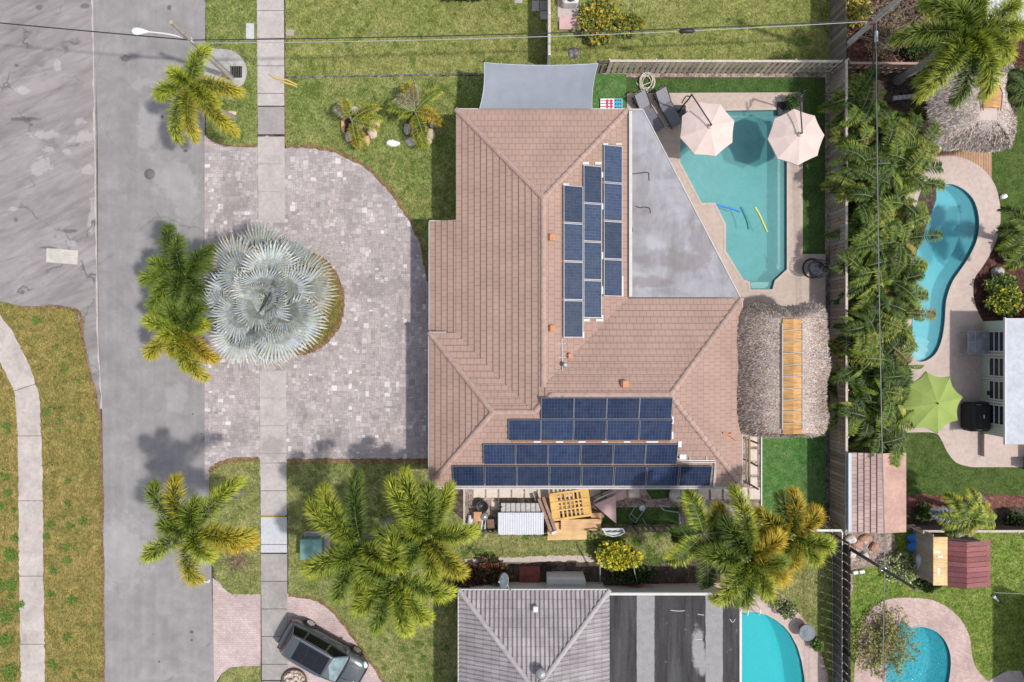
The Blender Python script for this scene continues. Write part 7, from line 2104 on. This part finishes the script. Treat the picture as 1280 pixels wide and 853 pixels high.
# pink ribbed shed roof
t = thing('garden_shed', 'narrow shed with a pink roof, ribbed on the left half and smooth on the right', 'shed', G(1092,615))
z = 2.15; x0 = P(1064,0,z).x; xm_ = P(1102.5,0,2.45).x; x1 = P(1132,0,z).x; y0 = P(0,566,z).y; y1 = P(0,665,z).y
m = MB(); courses(m, [(x0,y0),(xm_,y0),(xm_,y1),(x0,y1)], lambda x, y: z+.3*(x-x0)/(xm_-x0), (-1,0), .30, .05)
m.build('ribbed_roof', M_brick('ribbed_pink', (.36,.25,.225), (.42,.30,.27), (.22,.14,.125), .22, .30, .012, .8, True, .3, .35), t)
m = MB(); m.obox((xm_,y1,2.42), (x1-xm_,0,-.25), (0,y0-y1,0), (0,0,.04)); m.build('smooth_roof', M_concrete('pink_roof', (.46,.29,.235), dirt=.45), t)
m = MB(); m.prism([(x0+.15,y0-.1),(x1-.1,y0-.1),(x1-.1,y1+.1),(x0+.15,y1+.1)][::-1], .02, 2.12); m.build('wall', M_plain('pink_wall', (.42,.33,.29), .9, .1, 8), t)
m = MB(); m.cbox((x0-.08,(y0+y1)/2,z+.0), .20, y0-y1, .10, .02); m.build('gutter', M_plain('blue_grey_gutter', (.22,.27,.33), .4), t)
# maroon shed
t = thing('garden_shed', 'shed with a maroon board roof and one raw wood roof strip', 'shed', G(1190,690))
ze = 2.0; zr_ = 2.28
xa = P(1185,0,ze).x; xb = P(1208.5,0,zr_).x; xc = P(1239,0,ze).x; ya = P(0,676,ze).y; yb = P(0,734,ze).y
def boards_roof(m, xA, zA, xB, zB, y_top, y_bot, n, r, pal, skew=0):
    for k in range(n):
        yA = y_top+(y_bot-y_top)*k/n; yB = y_top+(y_bot-y_top)*(k+1)/n - (-.012)
        c = jit(r, r.choice(pal), .12)
        m.face([(xA,yA,zA+.02),(xA,yB,zA),(xB,yB,zB),(xB,yA,zB+.02)], c); m.face([(xA,yB,zA),(xA,yB,zA-.05),(xB,yB,zB-.05),(xB,yB,zB)], c)
r = random.Random(66); MAR = [(.155,.055,.055),(.18,.065,.062),(.135,.048,.05)]; MAR2 = [(.215,.085,.08),(.235,.095,.09),(.19,.075,.07)]
m = MB(); boards_roof(m, xa, ze, xb, zr_, ya, yb, 9, r, MAR); boards_roof(m, xb, zr_, xc, ze-.06, ya, yb, 9, r, MAR2)
m.face([(xa,yb,ze),(xb,yb,zr_),(xb,yb,zr_-.12),(xa,yb,ze-.12)], (.3,.2,.14)); m.face([(xb,yb,zr_),(xc,yb,ze-.06),(xc,yb,ze-.2),(xb,yb,zr_-.12)], (.3,.2,.14)); m.build('roof', MAT['fence_brown'], t)
m = MB(); q0 = P(1166.5,671.5,1.98); q1 = P(1184.5,732,1.98); m.cbox(((q0.x+q1.x)/2,(q0.y+q1.y)/2,1.96), q1.x-q0.x, q0.y-q1.y, .06, .01); m.build('raw_board', M_wood('raw_wood', (.60,.40,.20), .8, .4, PI/2), t)
m = MB()
for x, y in ((1172,690),(1175,696),(1173,714)): q = P(x,y,2.0); m.box((q.x,q.y,2.0), .22 if y != 714 else .06,.05 if y != 714 else .3,.03)
m.build('bracket', MAT['galv'], t)
wx0 = G(1148,0).x; wy0 = G(0,664).y; wy1 = G(0,718).y; wz = q0.x
m = MB(); r = random.Random(8)
for k in range(9):
    yA = P(0,668,1.9).y+(P(0,730,1.9).y-P(0,668,1.9).y)*k/9; yB = P(0,668,1.9).y+(P(0,730,1.9).y-P(0,668,1.9).y)*(k+1)/9-.012
    c = jit(r, (.33,.28,.23), .12); xw = q0.x+.02
    m.obox((xw,yB,.05), (.04,0,0), (0,yA-yB,0), (0,0,1.88), c)
m.build('wall', MAT['fence_brown'], t)
m = MB(); m.prism([(q0.x+.07,P(0,672,1.9).y),(xc-.12,P(0,680,1.9).y),(xc-.12,yb+.12),(q0.x+.07,yb+.12)][::-1], .03, 1.9); m.build('frame', M_plain('shed_body', (.26,.20,.16), .9), t)
m = MB(); m.cbox((xc+.08,P(0,690,1.5).y,1.5), .14, .9, .12, .02); m.build('side_shelf', MAT['grey_trim'], t)
# blue plastic paddles / chairs
BLUEP = M_plain('blue_plastic', (.015,.16,.50), .35, .08, 3)
for k, (y, lb) in enumerate(((670.5,'upper of the two blue plastic scoop seats beside the brown board wall'),(681.5,'lower of the two blue plastic scoop seats beside the brown board wall'))):
    q = G(1138,y,.03); t = thing('scoop_seat', lb, 'chair', q, 'blue plastic seats')
    m = MB(); prof = [(-.30,.0),(-.15,.03),(.1,.05),(.25,.25),(.3,.5)]; rows = []
    for i in range(9):
        u = -1+2*i/8; row = []
        for j, (x, zz) in enumerate(prof): row.append(q+Vector((x*1.0, u*.24*(1-.25*(abs(x)/.3)**4)*1.0, .25+zz*.6+.08*u*u)))
        rows.append(row)
    vs = [p for rw_ in rows for p in rw_]; n = len(prof)
    m.idx(vs, [(i*n+j, i*n+j+1, i*n+n+j+1, i*n+n+j) for i in range(8) for j in range(n-1)], None, True); m.build('shell', BLUEP, t)
    m = MB(); m.tube([q+Vector((.12,-.02,.32)), q+Vector((.48,-.30,.42))], .03, 6); m.build('leg', MAT['frame'], t); m = MB(); m.tube([q+Vector((-.2,.1,.25)), q+Vector((-.22,.1,0))], .02, 6); m.tube([q+Vector((-.2,-.1,.25)), q+Vector((-.22,-.1,0))], .02, 6); m.build('leg', MAT['frame'], t)
t = thing('grey_board', 'pale grey curved float board standing below the blue seats', 'float', G(1142,703,.03))
m = MB(); path = [G(1139,691,.5), G(1143,694,.6), G(1145,702,.55), G(1144,710,.45), G(1142,718,.3)]
m.tube(smoothpath(path, 5), [.13,.2,.24,.27,.28,.28,.28,.28,.27,.27,.26,.25,.24,.22,.2,.17,.14,.11,.08,.05,.03][:21], 12); m.build('body', M_plain('grey_float', (.42,.44,.46), .45, .12, 4), t)
m = MB(); m.tube([G(1143,697,.84), G(1143.5,705,.80), G(1143,713,.6)], [.03,.05,.02], 6); m.build('stripe', MAT['frame'], t)
# bird feeder / sprinkler on the shaded lawn
t = thing('lawn_spike', 'small white and black spike lying on the lawn below the maroon shed', 'garden spike', G(1243,747)); 
m = MB(); m.tube([G(1240,744,.1), G(1247,751,.08)], [.11,.04], 8); m.build('head', MAT['white_trim'], t); m = MB(); m.tube([G(1243,744,.1), G(1253,756,.08)], [.07,.015], 6); m.build('spike', MAT['black'], t)
# building cut by the right edge that shades the lower right lawn
t = thing('shade_wall', 'tall pale wall cut by the right edge beside the shaded lawn', 'wall', G(1283,800))
m = MB(); a = G(1281,748); b = G(1281,1000); m.cbox((a.x+.35,(a.y+b.y)/2,1.6), .5, a.y-b.y, 3.2, .02); m.build('panel', MAT['stucco'], t); m = MB(); m.cbox((a.x+.35,(a.y+b.y)/2,3.23), .6, a.y-b.y+.1, .08, .02); m.build('coping', MAT['grey_trim'], t)
# corrugated white roof, top right
t = thing('carport', 'white corrugated roof cut by the top right corner', 'carport', G(1270,20))
z = 2.3; x0 = P(1233,0,z).x; y0 = P(0,37,z).y; m = MB(); ribs(m, [(x0,y0+5),(x0+6,y0+5),(x0+6,y0),(x0,y0)][::-1], lambda x, y: z+.02*(y-y0), (0,-1), .42, .06)
m.build('roof', M_brick('white_corrugated', (.60,.61,.64), (.68,.69,.72), (.30,.30,.32), .42, 3.0, .03, .5, True, .1, .3, 0.0), t)
m = MB(); m.cbox((x0+3,y0+.02,z-.06), 6,.06,.14,.02); m.build('gutter', MAT['grey_trim'], t)
for k in range(3): m = MB(); m.cbox((x0+.15+k*2.4,y0+.3,z/2), .09,.09,z,.01); m.build('post', MAT['grey_trim'], t)

# ================================================================== car
def car():
    pr = G(387,782,0)*.991; pf = G(445,815,0)*.991; d = (pf-pr); d.z = 0; an = math.atan2(d.y, d.x); Lw = d.length; d.normalize(); rt = Vector((d.y,-d.x,0))
    mid = (pr+pf)/2 + rt*.84; mid.z = .03
    t = thing('parked_car', 'dark grey sport utility car with a glass roof parked on the pink driveway', 'car', mid)
    t.rotation_euler = (0,0,an); BASE[t.name] = Vector((0,0,0))
    PAINT = NT('car_paint'); b = PAINT.bsdf(PAINT.mix(PAINT.noise(PAINT.pos(), 2, 3, .5), (.095,.105,.11), (.125,.135,.14)), .25, .6, None, .5); b.inputs['Coat Weight'].default_value = .6; PAINT = PAINT.m
    GL = M_plain('car_glass', (.006,.007,.008), .12, .1, 3, bump=0, spec=.25); WG = M_glass('windscreen', (.16,.21,.22), .08); TRIM = M_plain('car_trim', (.02,.02,.022), .5); CH = M_plain('chrome', (.55,.56,.58), .2, .05, 3, .9)
    wb = Lw; xr, xf = -wb/2, wb/2
    X0, X1 = xr-.98, xf+.98
    # body: cross sections (x, half width, belt z, lower z)
    st = [(X0,.70,.62,.45),(X0+.06,.82,.95,.32),(X0+.30,.90,1.04,.26),(xr,.935,1.06,.24),(0,.94,1.04,.22),(xf-.55,.94,1.02,.23),(xf-.25,.93,1.0,.24),(xf+.15,.92,.97,.25),(xf+.55,.87,.90,.28),(X1-.12,.76,.80,.34),(X1,.60,.66,.45)]
    m = MB(); rings = []
    for x, w, zb, zl in st:
        rg = []
        for s in (1,-1):
            q = [(0,zb+.03),(w*.62,zb+.02),(w*.88,zb-.03),(w,zb-.18),(w*1.005,(zb+zl)/2-.02),(w*.985,zl+.12),(w*.88,zl)]
            rg.append([Vector((x, s*y, z)) for y, z in q])
        ring_ = rg[0] + rg[1][::-1][:-1]
        rings.append(ring_)
    n = len(rings[0]); vs = [p for r_ in rings for p in r_]; fs = []
    for i in range(len(rings)-1):
        for k in range(n): fs.append((i*n+k, i*n+n+k, i*n+n+(k+1)%n, i*n+(k+1)%n))
    fs.append(tuple(range(n))); fs.append(tuple(range(len(vs)-1, len(vs)-n-1, -1)))
    m.idx(vs, fs, None, True); m.build('body', PAINT, t)
    # cabin
    zb = 1.03; zt = 1.66
    lo = [(xr-.72,.80),(xr+.2,.87),(.1,.88),(xf-.18,.82)]; hi = [(xr-.45,.60),(xr+.15,.66),(0.05,.67),(xf-.95,.60)]
    m = MB(); vs = []
    for (xl, wl), (xh, wh) in zip(lo, hi):
        vs += [Vector((xl,wl,zb)), Vector((xl,-wl,zb)), Vector((xh,wh,zt-.05)), Vector((xh,-wh,zt-.05)), Vector((xh,wh*.80,zt)), Vector((xh,-wh*.80,zt))]
    fs = []
    for i in range(3):
        a, b_ = i*6, i*6+6
        fs += [(a,b_,b_+2,a+2),(a+1,a+3,b_+3,b_+1),(a+2,b_+2,b_+4,a+4),(a+3,a+5,b_+5,b_+3),(a+4,b_+4,b_+5,a+5)]
    fs += [(0,2,4,5,3,1)[::1], (18,19,21,23,22,20)]
    m.idx(vs, fs); m.build('cabin', PAINT, t)
    up = Vector((0,0,.006))
    def quad(name, pts, mat, off=(0,0,.006)):
        m = MB(); o = Vector(off); p = [Vector(q)+o for q in pts]; m.face(p); m.face([q-o*2.0 for q in p][::-1])
        for i in range(len(p)): m.face([p[i], p[i]-o*2.0, p[(i+1)%len(p)]-o*2.0, p[(i+1)%len(p)]])
        m.build(name, mat, t)
    # panoramic glass roof in three panes
    xa, xb = xr+.05, xf-1.05; ww = .50
    for k in range(3):
        a = xa+(xb-xa)*k/3+.004; b_ = xa+(xb-xa)*(k+1)/3-.004; quad('roof_glass', [(a,-ww,zt),(b_,-ww,zt),(b_,ww,zt),(a,ww,zt)], M_glass('roof_glass', (.006,.006,.009), .12) if k == 0 else bpy.data.materials['roof_glass'])
    def ins(A, B, C, D, f=.06, g=.06):
        A, B, C, D = map(Vector, (A,B,C,D)); L = lambda u, v: (A*(1-u)+B*u)*(1-v)+(D*(1-u)+C*u)*v
        return [L(f,g), L(1-f,g), L(1-f,1-g), L(f,1-g)]
    quad('windscreen', ins(vs[18],vs[19],vs[21],vs[20],.04,.04), WG, (.012,0,.012))
    quad('rear_window', ins(vs[1],vs[0],vs[2],vs[3],.08,.12), GL, (-.012,0,.008))
    for s in (0, 1):
        o = (0, .012 if s == 0 else -.012, .008)
        for (i, j, fa, fb) in ((0,6,.12,.0),(6,12,.03,.0),(12,18,.03,.08)):
            a, b_ = vs[i+s], vs[j+s]; c, d_ = vs[j+2+s], vs[i+2+s]
            q = ins(a, b_, c, d_, .05, .10)
            quad('side_window', q if s == 0 else q[::-1], GL, o)
        m = MB(); y = (.63 if s == 0 else -.63); m.tube([(xr-.3,y*.97,zt+.035),(xr,y*1.02,zt+.055),(xf-1.2,y*1.0,zt+.055),(xf-1.0,y*.95,zt+.02)], .02, 6); m.build('roof_rail', CH, t)
        m = MB(); y = (.99 if s == 0 else -.99); m.cbox((xf-.42,y*1.03,1.10), .16,.22,.14,.04); m.build('mirror', PAINT, t)
        m = MB(); y = (.945 if s == 0 else -.945)
        for xd in (-.35,.55): m.cbox((xd,y,.88), .20,.03,.035,.01)
        m.build('door_handle', CH, t)
        m = MB(); m.cbox((0,y*.985,.40), wb-.8,.06,.16,.02); m.build('sill', TRIM, t)
        for x in (xr, xf):
            yy = .86 if s == 0 else -.86; W_ = Matrix.Rotation(PI/2, 3, 'X')
            arch = MB(); arch.tube([(x+.41*math.cos(a), yy*1.075, .36+.41*math.sin(a)) for a in [PI*k/12 for k in range(13)]], .04, 6); arch.build('wheel_arch', TRIM, t)
            wl = MB(); wl.lathe([(.22,-.11),(.34,-.11),(.365,-.07),(.365,.07),(.34,.11),(.22,.11)], (x, yy+(.03 if s == 0 else -.03), .365), 26, m=W_); w = wl.build('wheel', M_plain('tyre', (.02,.02,.02), .9) if 'tyre' not in bpy.data.materials else bpy.data.materials['tyre'], t)
            rm = MB(); yo = yy+(.135 if s == 0 else -.135)
            rm.lathe([(.235,-.03),(.24,.03)], (x,yo,.365), 24, m=W_)
            for k in range(5):
                a = 2*PI*k/5+.3; rm.box((x+.12*math.cos(a), yo, .365+.12*math.sin(a)), .24,.03,.06, 0, None, 0, -a)
            rm.build('rim', CH, w)
            BASE[w.name] = Vector((0,0,0))
    m = MB(); m.cbox((X1-.05,0,.62), .14,1.0,.30,.04); m.build('grille', TRIM, t)
    for s in (-1,1):
        m = MB(); m.cbox((X1-.22,s*.68,.76), .34,.26,.13,.05,-s*.45); m.build('headlight', M_glass('headlight', (.45,.47,.5), .1), t)
        m = MB(); m.cbox((X0+.10,s*.70,.86), .10,.18,.18,.03); m.build('tail_light', M_plain('tail_red', (.25,.01,.01), .3), t)
    m = MB(); m.cbox((X0+.02,0,.52), .14,1.35,.26,.04); m.build('bumper', TRIM, t)
    m = MB(); m.tube([(xf-.16,-.78,1.045),(xf-.10,-.4,1.06),(xf-.08,0,1.065),(xf-.10,.4,1.06),(xf-.16,.78,1.045)], .03, 6); m.build('wiper_cowl', TRIM, t)
    m = MB()
    for s in (-1,1): m.tube([(xf+.0,s*.45,1.045),(xf+.4,s*.40,.985),(X1-.25,s*.32,.86)], .014, 5)
    m.build('bonnet_crease', PAINT, t)
    return t
car()
# cut logs in a ring at the bottom edge
t = thing('wicker_ring', 'round basket of cream stones beside the rear of the car', 'basket', G(369,852)); q = G(369,851,.06)
m = MB(); m.tube([q+Vector((.68*math.cos(2*PI*k/24), .68*math.sin(2*PI*k/24), .12)) for k in range(25)], .045, 6); m.tube([q+Vector((.66*math.cos(2*PI*k/24), .66*math.sin(2*PI*k/24), .05)) for k in range(25)], .045, 6); m.build('rim', M_plain('dark_rim', (.10,.07,.05), .8), t)
r = random.Random(4); m = MB()
for k in range(34):
    a = r.uniform(0,6.28); rr = math.sqrt(r.random())*.58; m.cbox(q+Vector((rr*math.cos(a), rr*math.sin(a), r.uniform(.03,.12))), r.uniform(.12,.24), r.uniform(.10,.18), .1, .035, r.uniform(0,3))
m.build('stone', M_concrete('cream_stone', (.58,.48,.38), dirt=.5), t)
# ================================================================== grass blades standing on the lawns
MAT['blade'] = M_leaf('grass_blade', .3, .7)
def tufts(name, polys, dens, pal, seed, holes=(), ln=(.06,.12), z=.045):
    r = random.Random(seed); mb = MB()
    for poly in polys:
        xs = [p[0] for p in poly]; ys = [p[1] for p in poly]
        x0, x1, y0, y1 = max(min(xs), -28.6), min(max(xs), 28.6), max(min(ys), -19.2), min(max(ys), 19.2)
        if x1 <= x0 or y1 <= y0: continue
        n = int((x1-x0)*(y1-y0)*dens)
        for _ in range(n):
            x = r.uniform(x0, x1); y = r.uniform(y0, y1)
            if not inpoly(x, y, poly): continue
            if any(inpoly(x, y, h) for h in holes): continue
            c0 = r.choice(pal)
            for _k in range(3):
                a = r.uniform(0, 6.283); l = r.uniform(*ln); e = r.uniform(.25, 1.1)
                bx, by = x + r.uniform(-.04,.04), y + r.uniform(-.04,.04)
                dx, dy = math.cos(a), math.sin(a); w = r.uniform(.009,.016)
                mb.face([(bx-dy*w, by+dx*w, z-.01), (bx+dy*w, by-dx*w, z-.01), (bx+dx*l*math.cos(e), by+dy*l*math.cos(e), z+l*math.sin(e))], jit(r, c0, .25))
    return tag(mb.build(name, MAT['blade']), kind='stuff')
PN = [(.10,.14,.028),(.155,.19,.04),(.23,.245,.07),(.31,.28,.11),(.185,.215,.05)]
PF = [(.065,.105,.022),(.11,.155,.032),(.17,.21,.05),(.25,.24,.08),(.13,.18,.036)]
PV = [(.085,.125,.022),(.18,.17,.042),(.26,.22,.066),(.34,.245,.10),(.13,.165,.03)]
PS = [(.08,.125,.026),(.135,.18,.04),(.21,.245,.065),(.32,.29,.12),(.15,.195,.046)]
PP = [(.07,.12,.02),(.12,.185,.03),(.19,.25,.05),(.26,.27,.07)]
PT = [(.03,.10,.016),(.05,.15,.022),(.08,.20,.03)]
tufts('grass', [gp([(356,-20),(680,-20),(683,92),(640,94),(357,96)]), gp([(686,-20),(1040,-20),(1040,91),(686,91)])], 34, PN, 1)
tufts('grass', [gp([(257,-20),(321,-20),(322.5,183.5),(295,184),(278,182),(266,177),(257,169)]), gp([(357,99),(640,96),(640,300),(537,362),(532,337),(523,299),(507,269),(491,245),(474,225),(449,205),(419,191),(390,185),(357,184.5)])], 34, PF, 2)
tufts('grass', [verge], 34, PV, 3, [pathR+pathL])
tufts('grass', [isl, isl2], 40, [(.07,.10,.02),(.14,.14,.03),(.22,.16,.05),(.10,.12,.025)], 4, z=.06)
tufts('grass', [gp([(262,588),(275,579),(292,574.5),(325,573),(326.5,744),(291,744),(279,736),(268,722)]), gp([(360,577),(536,577),(545,620),(585,664),(860,664),(860,697),(575,702),(575,870),(486,870),(480,853),(451,812),(427,778),(407,758),(388,748),(361,745)])], 34, PS, 5)
tufts('grass', [gp([(985,660),(1041,660),(1041,870),(1034,870),(1033,853),(1024,815),(1010,788),(990,763),(975,745)])], 34, PS, 6, z=.034)
tufts('grass', [gp([(1066,714),(1100,708),(1118,718),(1118,668),(1110,664),(1280,664),(1280,852),(1240,836),(1229,846),(1218,832),(1214,815),(1211,795),(1201,775),(1185,760),(1165,750),(1140,747),(1115,748),(1096,755),(1083,768),(1066,765)])], 34, PP, 7, z=.035)

# weeds: leafier bright green patches in the dry verge and the lawns
def weeds(name, spots, pal, seed, z=.045, dens=220):
    r = random.Random(seed); mb = MB()
    for (px, py, rr) in spots:
        o = G(px, py); k = rr*S
        for _ in range(int(dens*k*k*3.2)+14):
            a = r.uniform(0, 6.283); q = math.sqrt(r.random())*k*r.uniform(.5,1.2); bx, by = o.x+q*math.cos(a), o.y+q*math.sin(a)
            for _k in range(3):
                a2 = r.uniform(0, 6.283); l = r.uniform(.06,.13); w = r.uniform(.018,.032); dx, dy = math.cos(a2), math.sin(a2)
                mb.face([(bx,by,z), (bx+dx*l*.5-dy*w, by+dy*l*.5+dx*w, z+.04), (bx+dx*l, by+dy*l, z+.035), (bx+dx*l*.5+dy*w, by+dy*l*.5-dx*w, z+.04)], jit(r, r.choice(pal), .25))
    return tag(mb.build(name, MAT['blade']), kind='stuff')
r = random.Random(44)
sp = [(63,655,6),(85,683,6),(91,750,7),(64,742,4),(66,830,6),(85,797,5),(15,695,8),(17,730,8),(8,770,10),(20,760,6),(6,800,10),(14,840,12),(45,400,6),(60,515,4),(10,690,5),(20,672,5),(28,755,4),(60,670,4),(86,700,5),(105,650,5)]
sp += [(r.uniform(64,122), r.uniform(430,850), r.uniform(1.5,4)) for _ in range(12)] + [(r.uniform(0,18), r.uniform(520,850), r.uniform(2,6)) for _ in range(14)]
weeds('weeds', sp, [(.10,.19,.03),(.13,.23,.04),(.17,.26,.055)], 9, dens=130)
sp = [(r.uniform(365,660), r.uniform(4,88), r.uniform(1.5,5)) for _ in range(18)] + [(r.uniform(700,1030), r.uniform(4,76), r.uniform(1.5,5)) for _ in range(14)] + [(388,112,10),(396,108,7),(540,105,8),(556,112,7)]
weeds('weeds', sp, [(.13,.20,.04),(.16,.22,.045),(.19,.235,.055)], 10, dens=60)
sp = [(r.uniform(380,850), r.uniform(662,694), r.uniform(1.5,5)) for _ in range(26)] + [(r.uniform(480,565), r.uniform(800,850), r.uniform(2,5)) for _ in range(12)] + [(812,690,9),(822,700,8),(808,704,8),(600,668,5)]
weeds('weeds', sp, [(.12,.21,.04),(.15,.24,.045),(.19,.27,.06)], 11, dens=80)
# brown ragged rim where turf meets paving
def rim(name, px, w, mat, z, seed, amp=.05):
    pts = smoothpath([G(*p) for p in px], 6); r = random.Random(seed); mb = MB(); prev = None
    for i, p in enumerate(pts):
        d = (pts[min(i+1,len(pts)-1)]-pts[max(i-1,0)]).normalized(); n_ = Vector((-d.y,d.x,0))
        a = p + n_*(w*.5+r.uniform(-amp,amp)); b = p - n_*(w*.5+r.uniform(-amp,amp))
        if prev: mb.face([(prev[0].x,prev[0].y,z),(prev[1].x,prev[1].y,z),(b.x,b.y,z),(a.x,a.y,z)])
        prev = (a, b)
    return structure(name, mb, mat)
MAT['dry_rim'] = M_grass('dry_rim', [(.09,.06,.035),(.20,.125,.065),(.30,.18,.09),(.24,.19,.07)], .35, 26, 4, .9)
rim('dry_grass_rim', [(357,183),(390,184),(420,190),(450,204),(475,224),(492,244),(508,268),(524,298),(533,335),(536,352)], .20, MAT['dry_rim'], .0485, 3)
rim('dry_grass_rim', [(262,590),(268,584),(276,580),(292,575.5),(325,574)], .24, MAT['dry_rim'], .0485, 4)
rim('dry_grass_rim', [(359,577),(420,576.6),(480,577),(536,576.6)], .26, MAT['dry_rim'], .0525, 5)
rim('dry_grass_rim', [(361,744),(388,747),(408,757),(428,777),(452,811),(480,853),(498,885)], .16, MAT['dry_rim'], .0485, 6)
rim('dry_grass_rim', [(257.5,168),(266,176),(278,181),(295,183),(322,182.6)], .14, MAT['dry_rim'], .0485, 7)
rim('dry_grass_rim', [(371+57.5*math.cos(a), 378+63.5*math.sin(a)) for a in [-1.6+3.2*k/14 for k in range(15)]], .26, MAT['dry_rim'], .0635, 8)
rim('dry_grass_rim', [(30,384.5),(95,388),(104,425),(112,465),(121,500),(126,540),(128,640),(129,760),(129.5,870)], .18, MAT['dry_rim'], .0435, 9)
rim('dry_grass_rim', [(357.5,186),(357,150),(356.6,100)], .10, MAT['dry_rim'], .0485, 10)
# ================================================================== light, sky, camera
sun_dir = Vector((1.56, -.55, 2.70)).normalized()
el = math.asin(sun_dir.z); rotz = math.atan2(sun_dir.x, sun_dir.y)
w = bpy.data.worlds.new('World'); sc.world = w; w.use_nodes = True
nt = w.node_tree; nt.nodes.clear()
out = nt.nodes.new('ShaderNodeOutputWorld'); bg = nt.nodes.new('ShaderNodeBackground'); sky = nt.nodes.new('ShaderNodeTexSky')
sky.sky_type = 'NISHITA'; sky.sun_disc = False; sky.sun_elevation = el; sky.sun_rotation = rotz
sky.air_density = 1.0; sky.dust_density = 1.6; sky.ozone_density = 1.0
bg.inputs['Strength'].default_value = .15
hs_ = nt.nodes.new('ShaderNodeHueSaturation'); hs_.inputs['Saturation'].default_value = .55      # thin high haze: a paler sky
nt.links.new(sky.outputs[0], hs_.inputs['Color']); nt.links.new(hs_.outputs[0], bg.inputs['Color']); nt.links.new(bg.outputs[0], out.inputs['Surface'])
ld = bpy.data.lights.new('sun', 'SUN'); ld.energy = 2.9; ld.angle = math.radians(2.0); ld.color = (1.0, .965, .92)
lo = bpy.data.objects.new('sun', ld); COL.objects.link(lo); lo.rotation_euler = sun_dir.to_track_quat('Z', 'Y').to_euler(); lo.location = (30,-10,60)
cam = bpy.data.cameras.new('camera'); co = bpy.data.objects.new('camera', cam); COL.objects.link(co)
co.location = (0,0,H); co.rotation_euler = (0,0,0)
cam.sensor_fit = 'HORIZONTAL'; cam.angle = 2*math.atan(640*S/H); cam.clip_end = 3000; cam.clip_start = .5
sc.camera = co
sc.view_settings.view_transform = 'Standard'; sc.view_settings.look = 'None'; sc.view_settings.gamma = 1.0; sc.view_settings.use_curve_mapping = False
sc.view_settings.exposure = .40
sc.cycles.transparent_max_bounces = 16; sc.cycles.max_bounces = 8
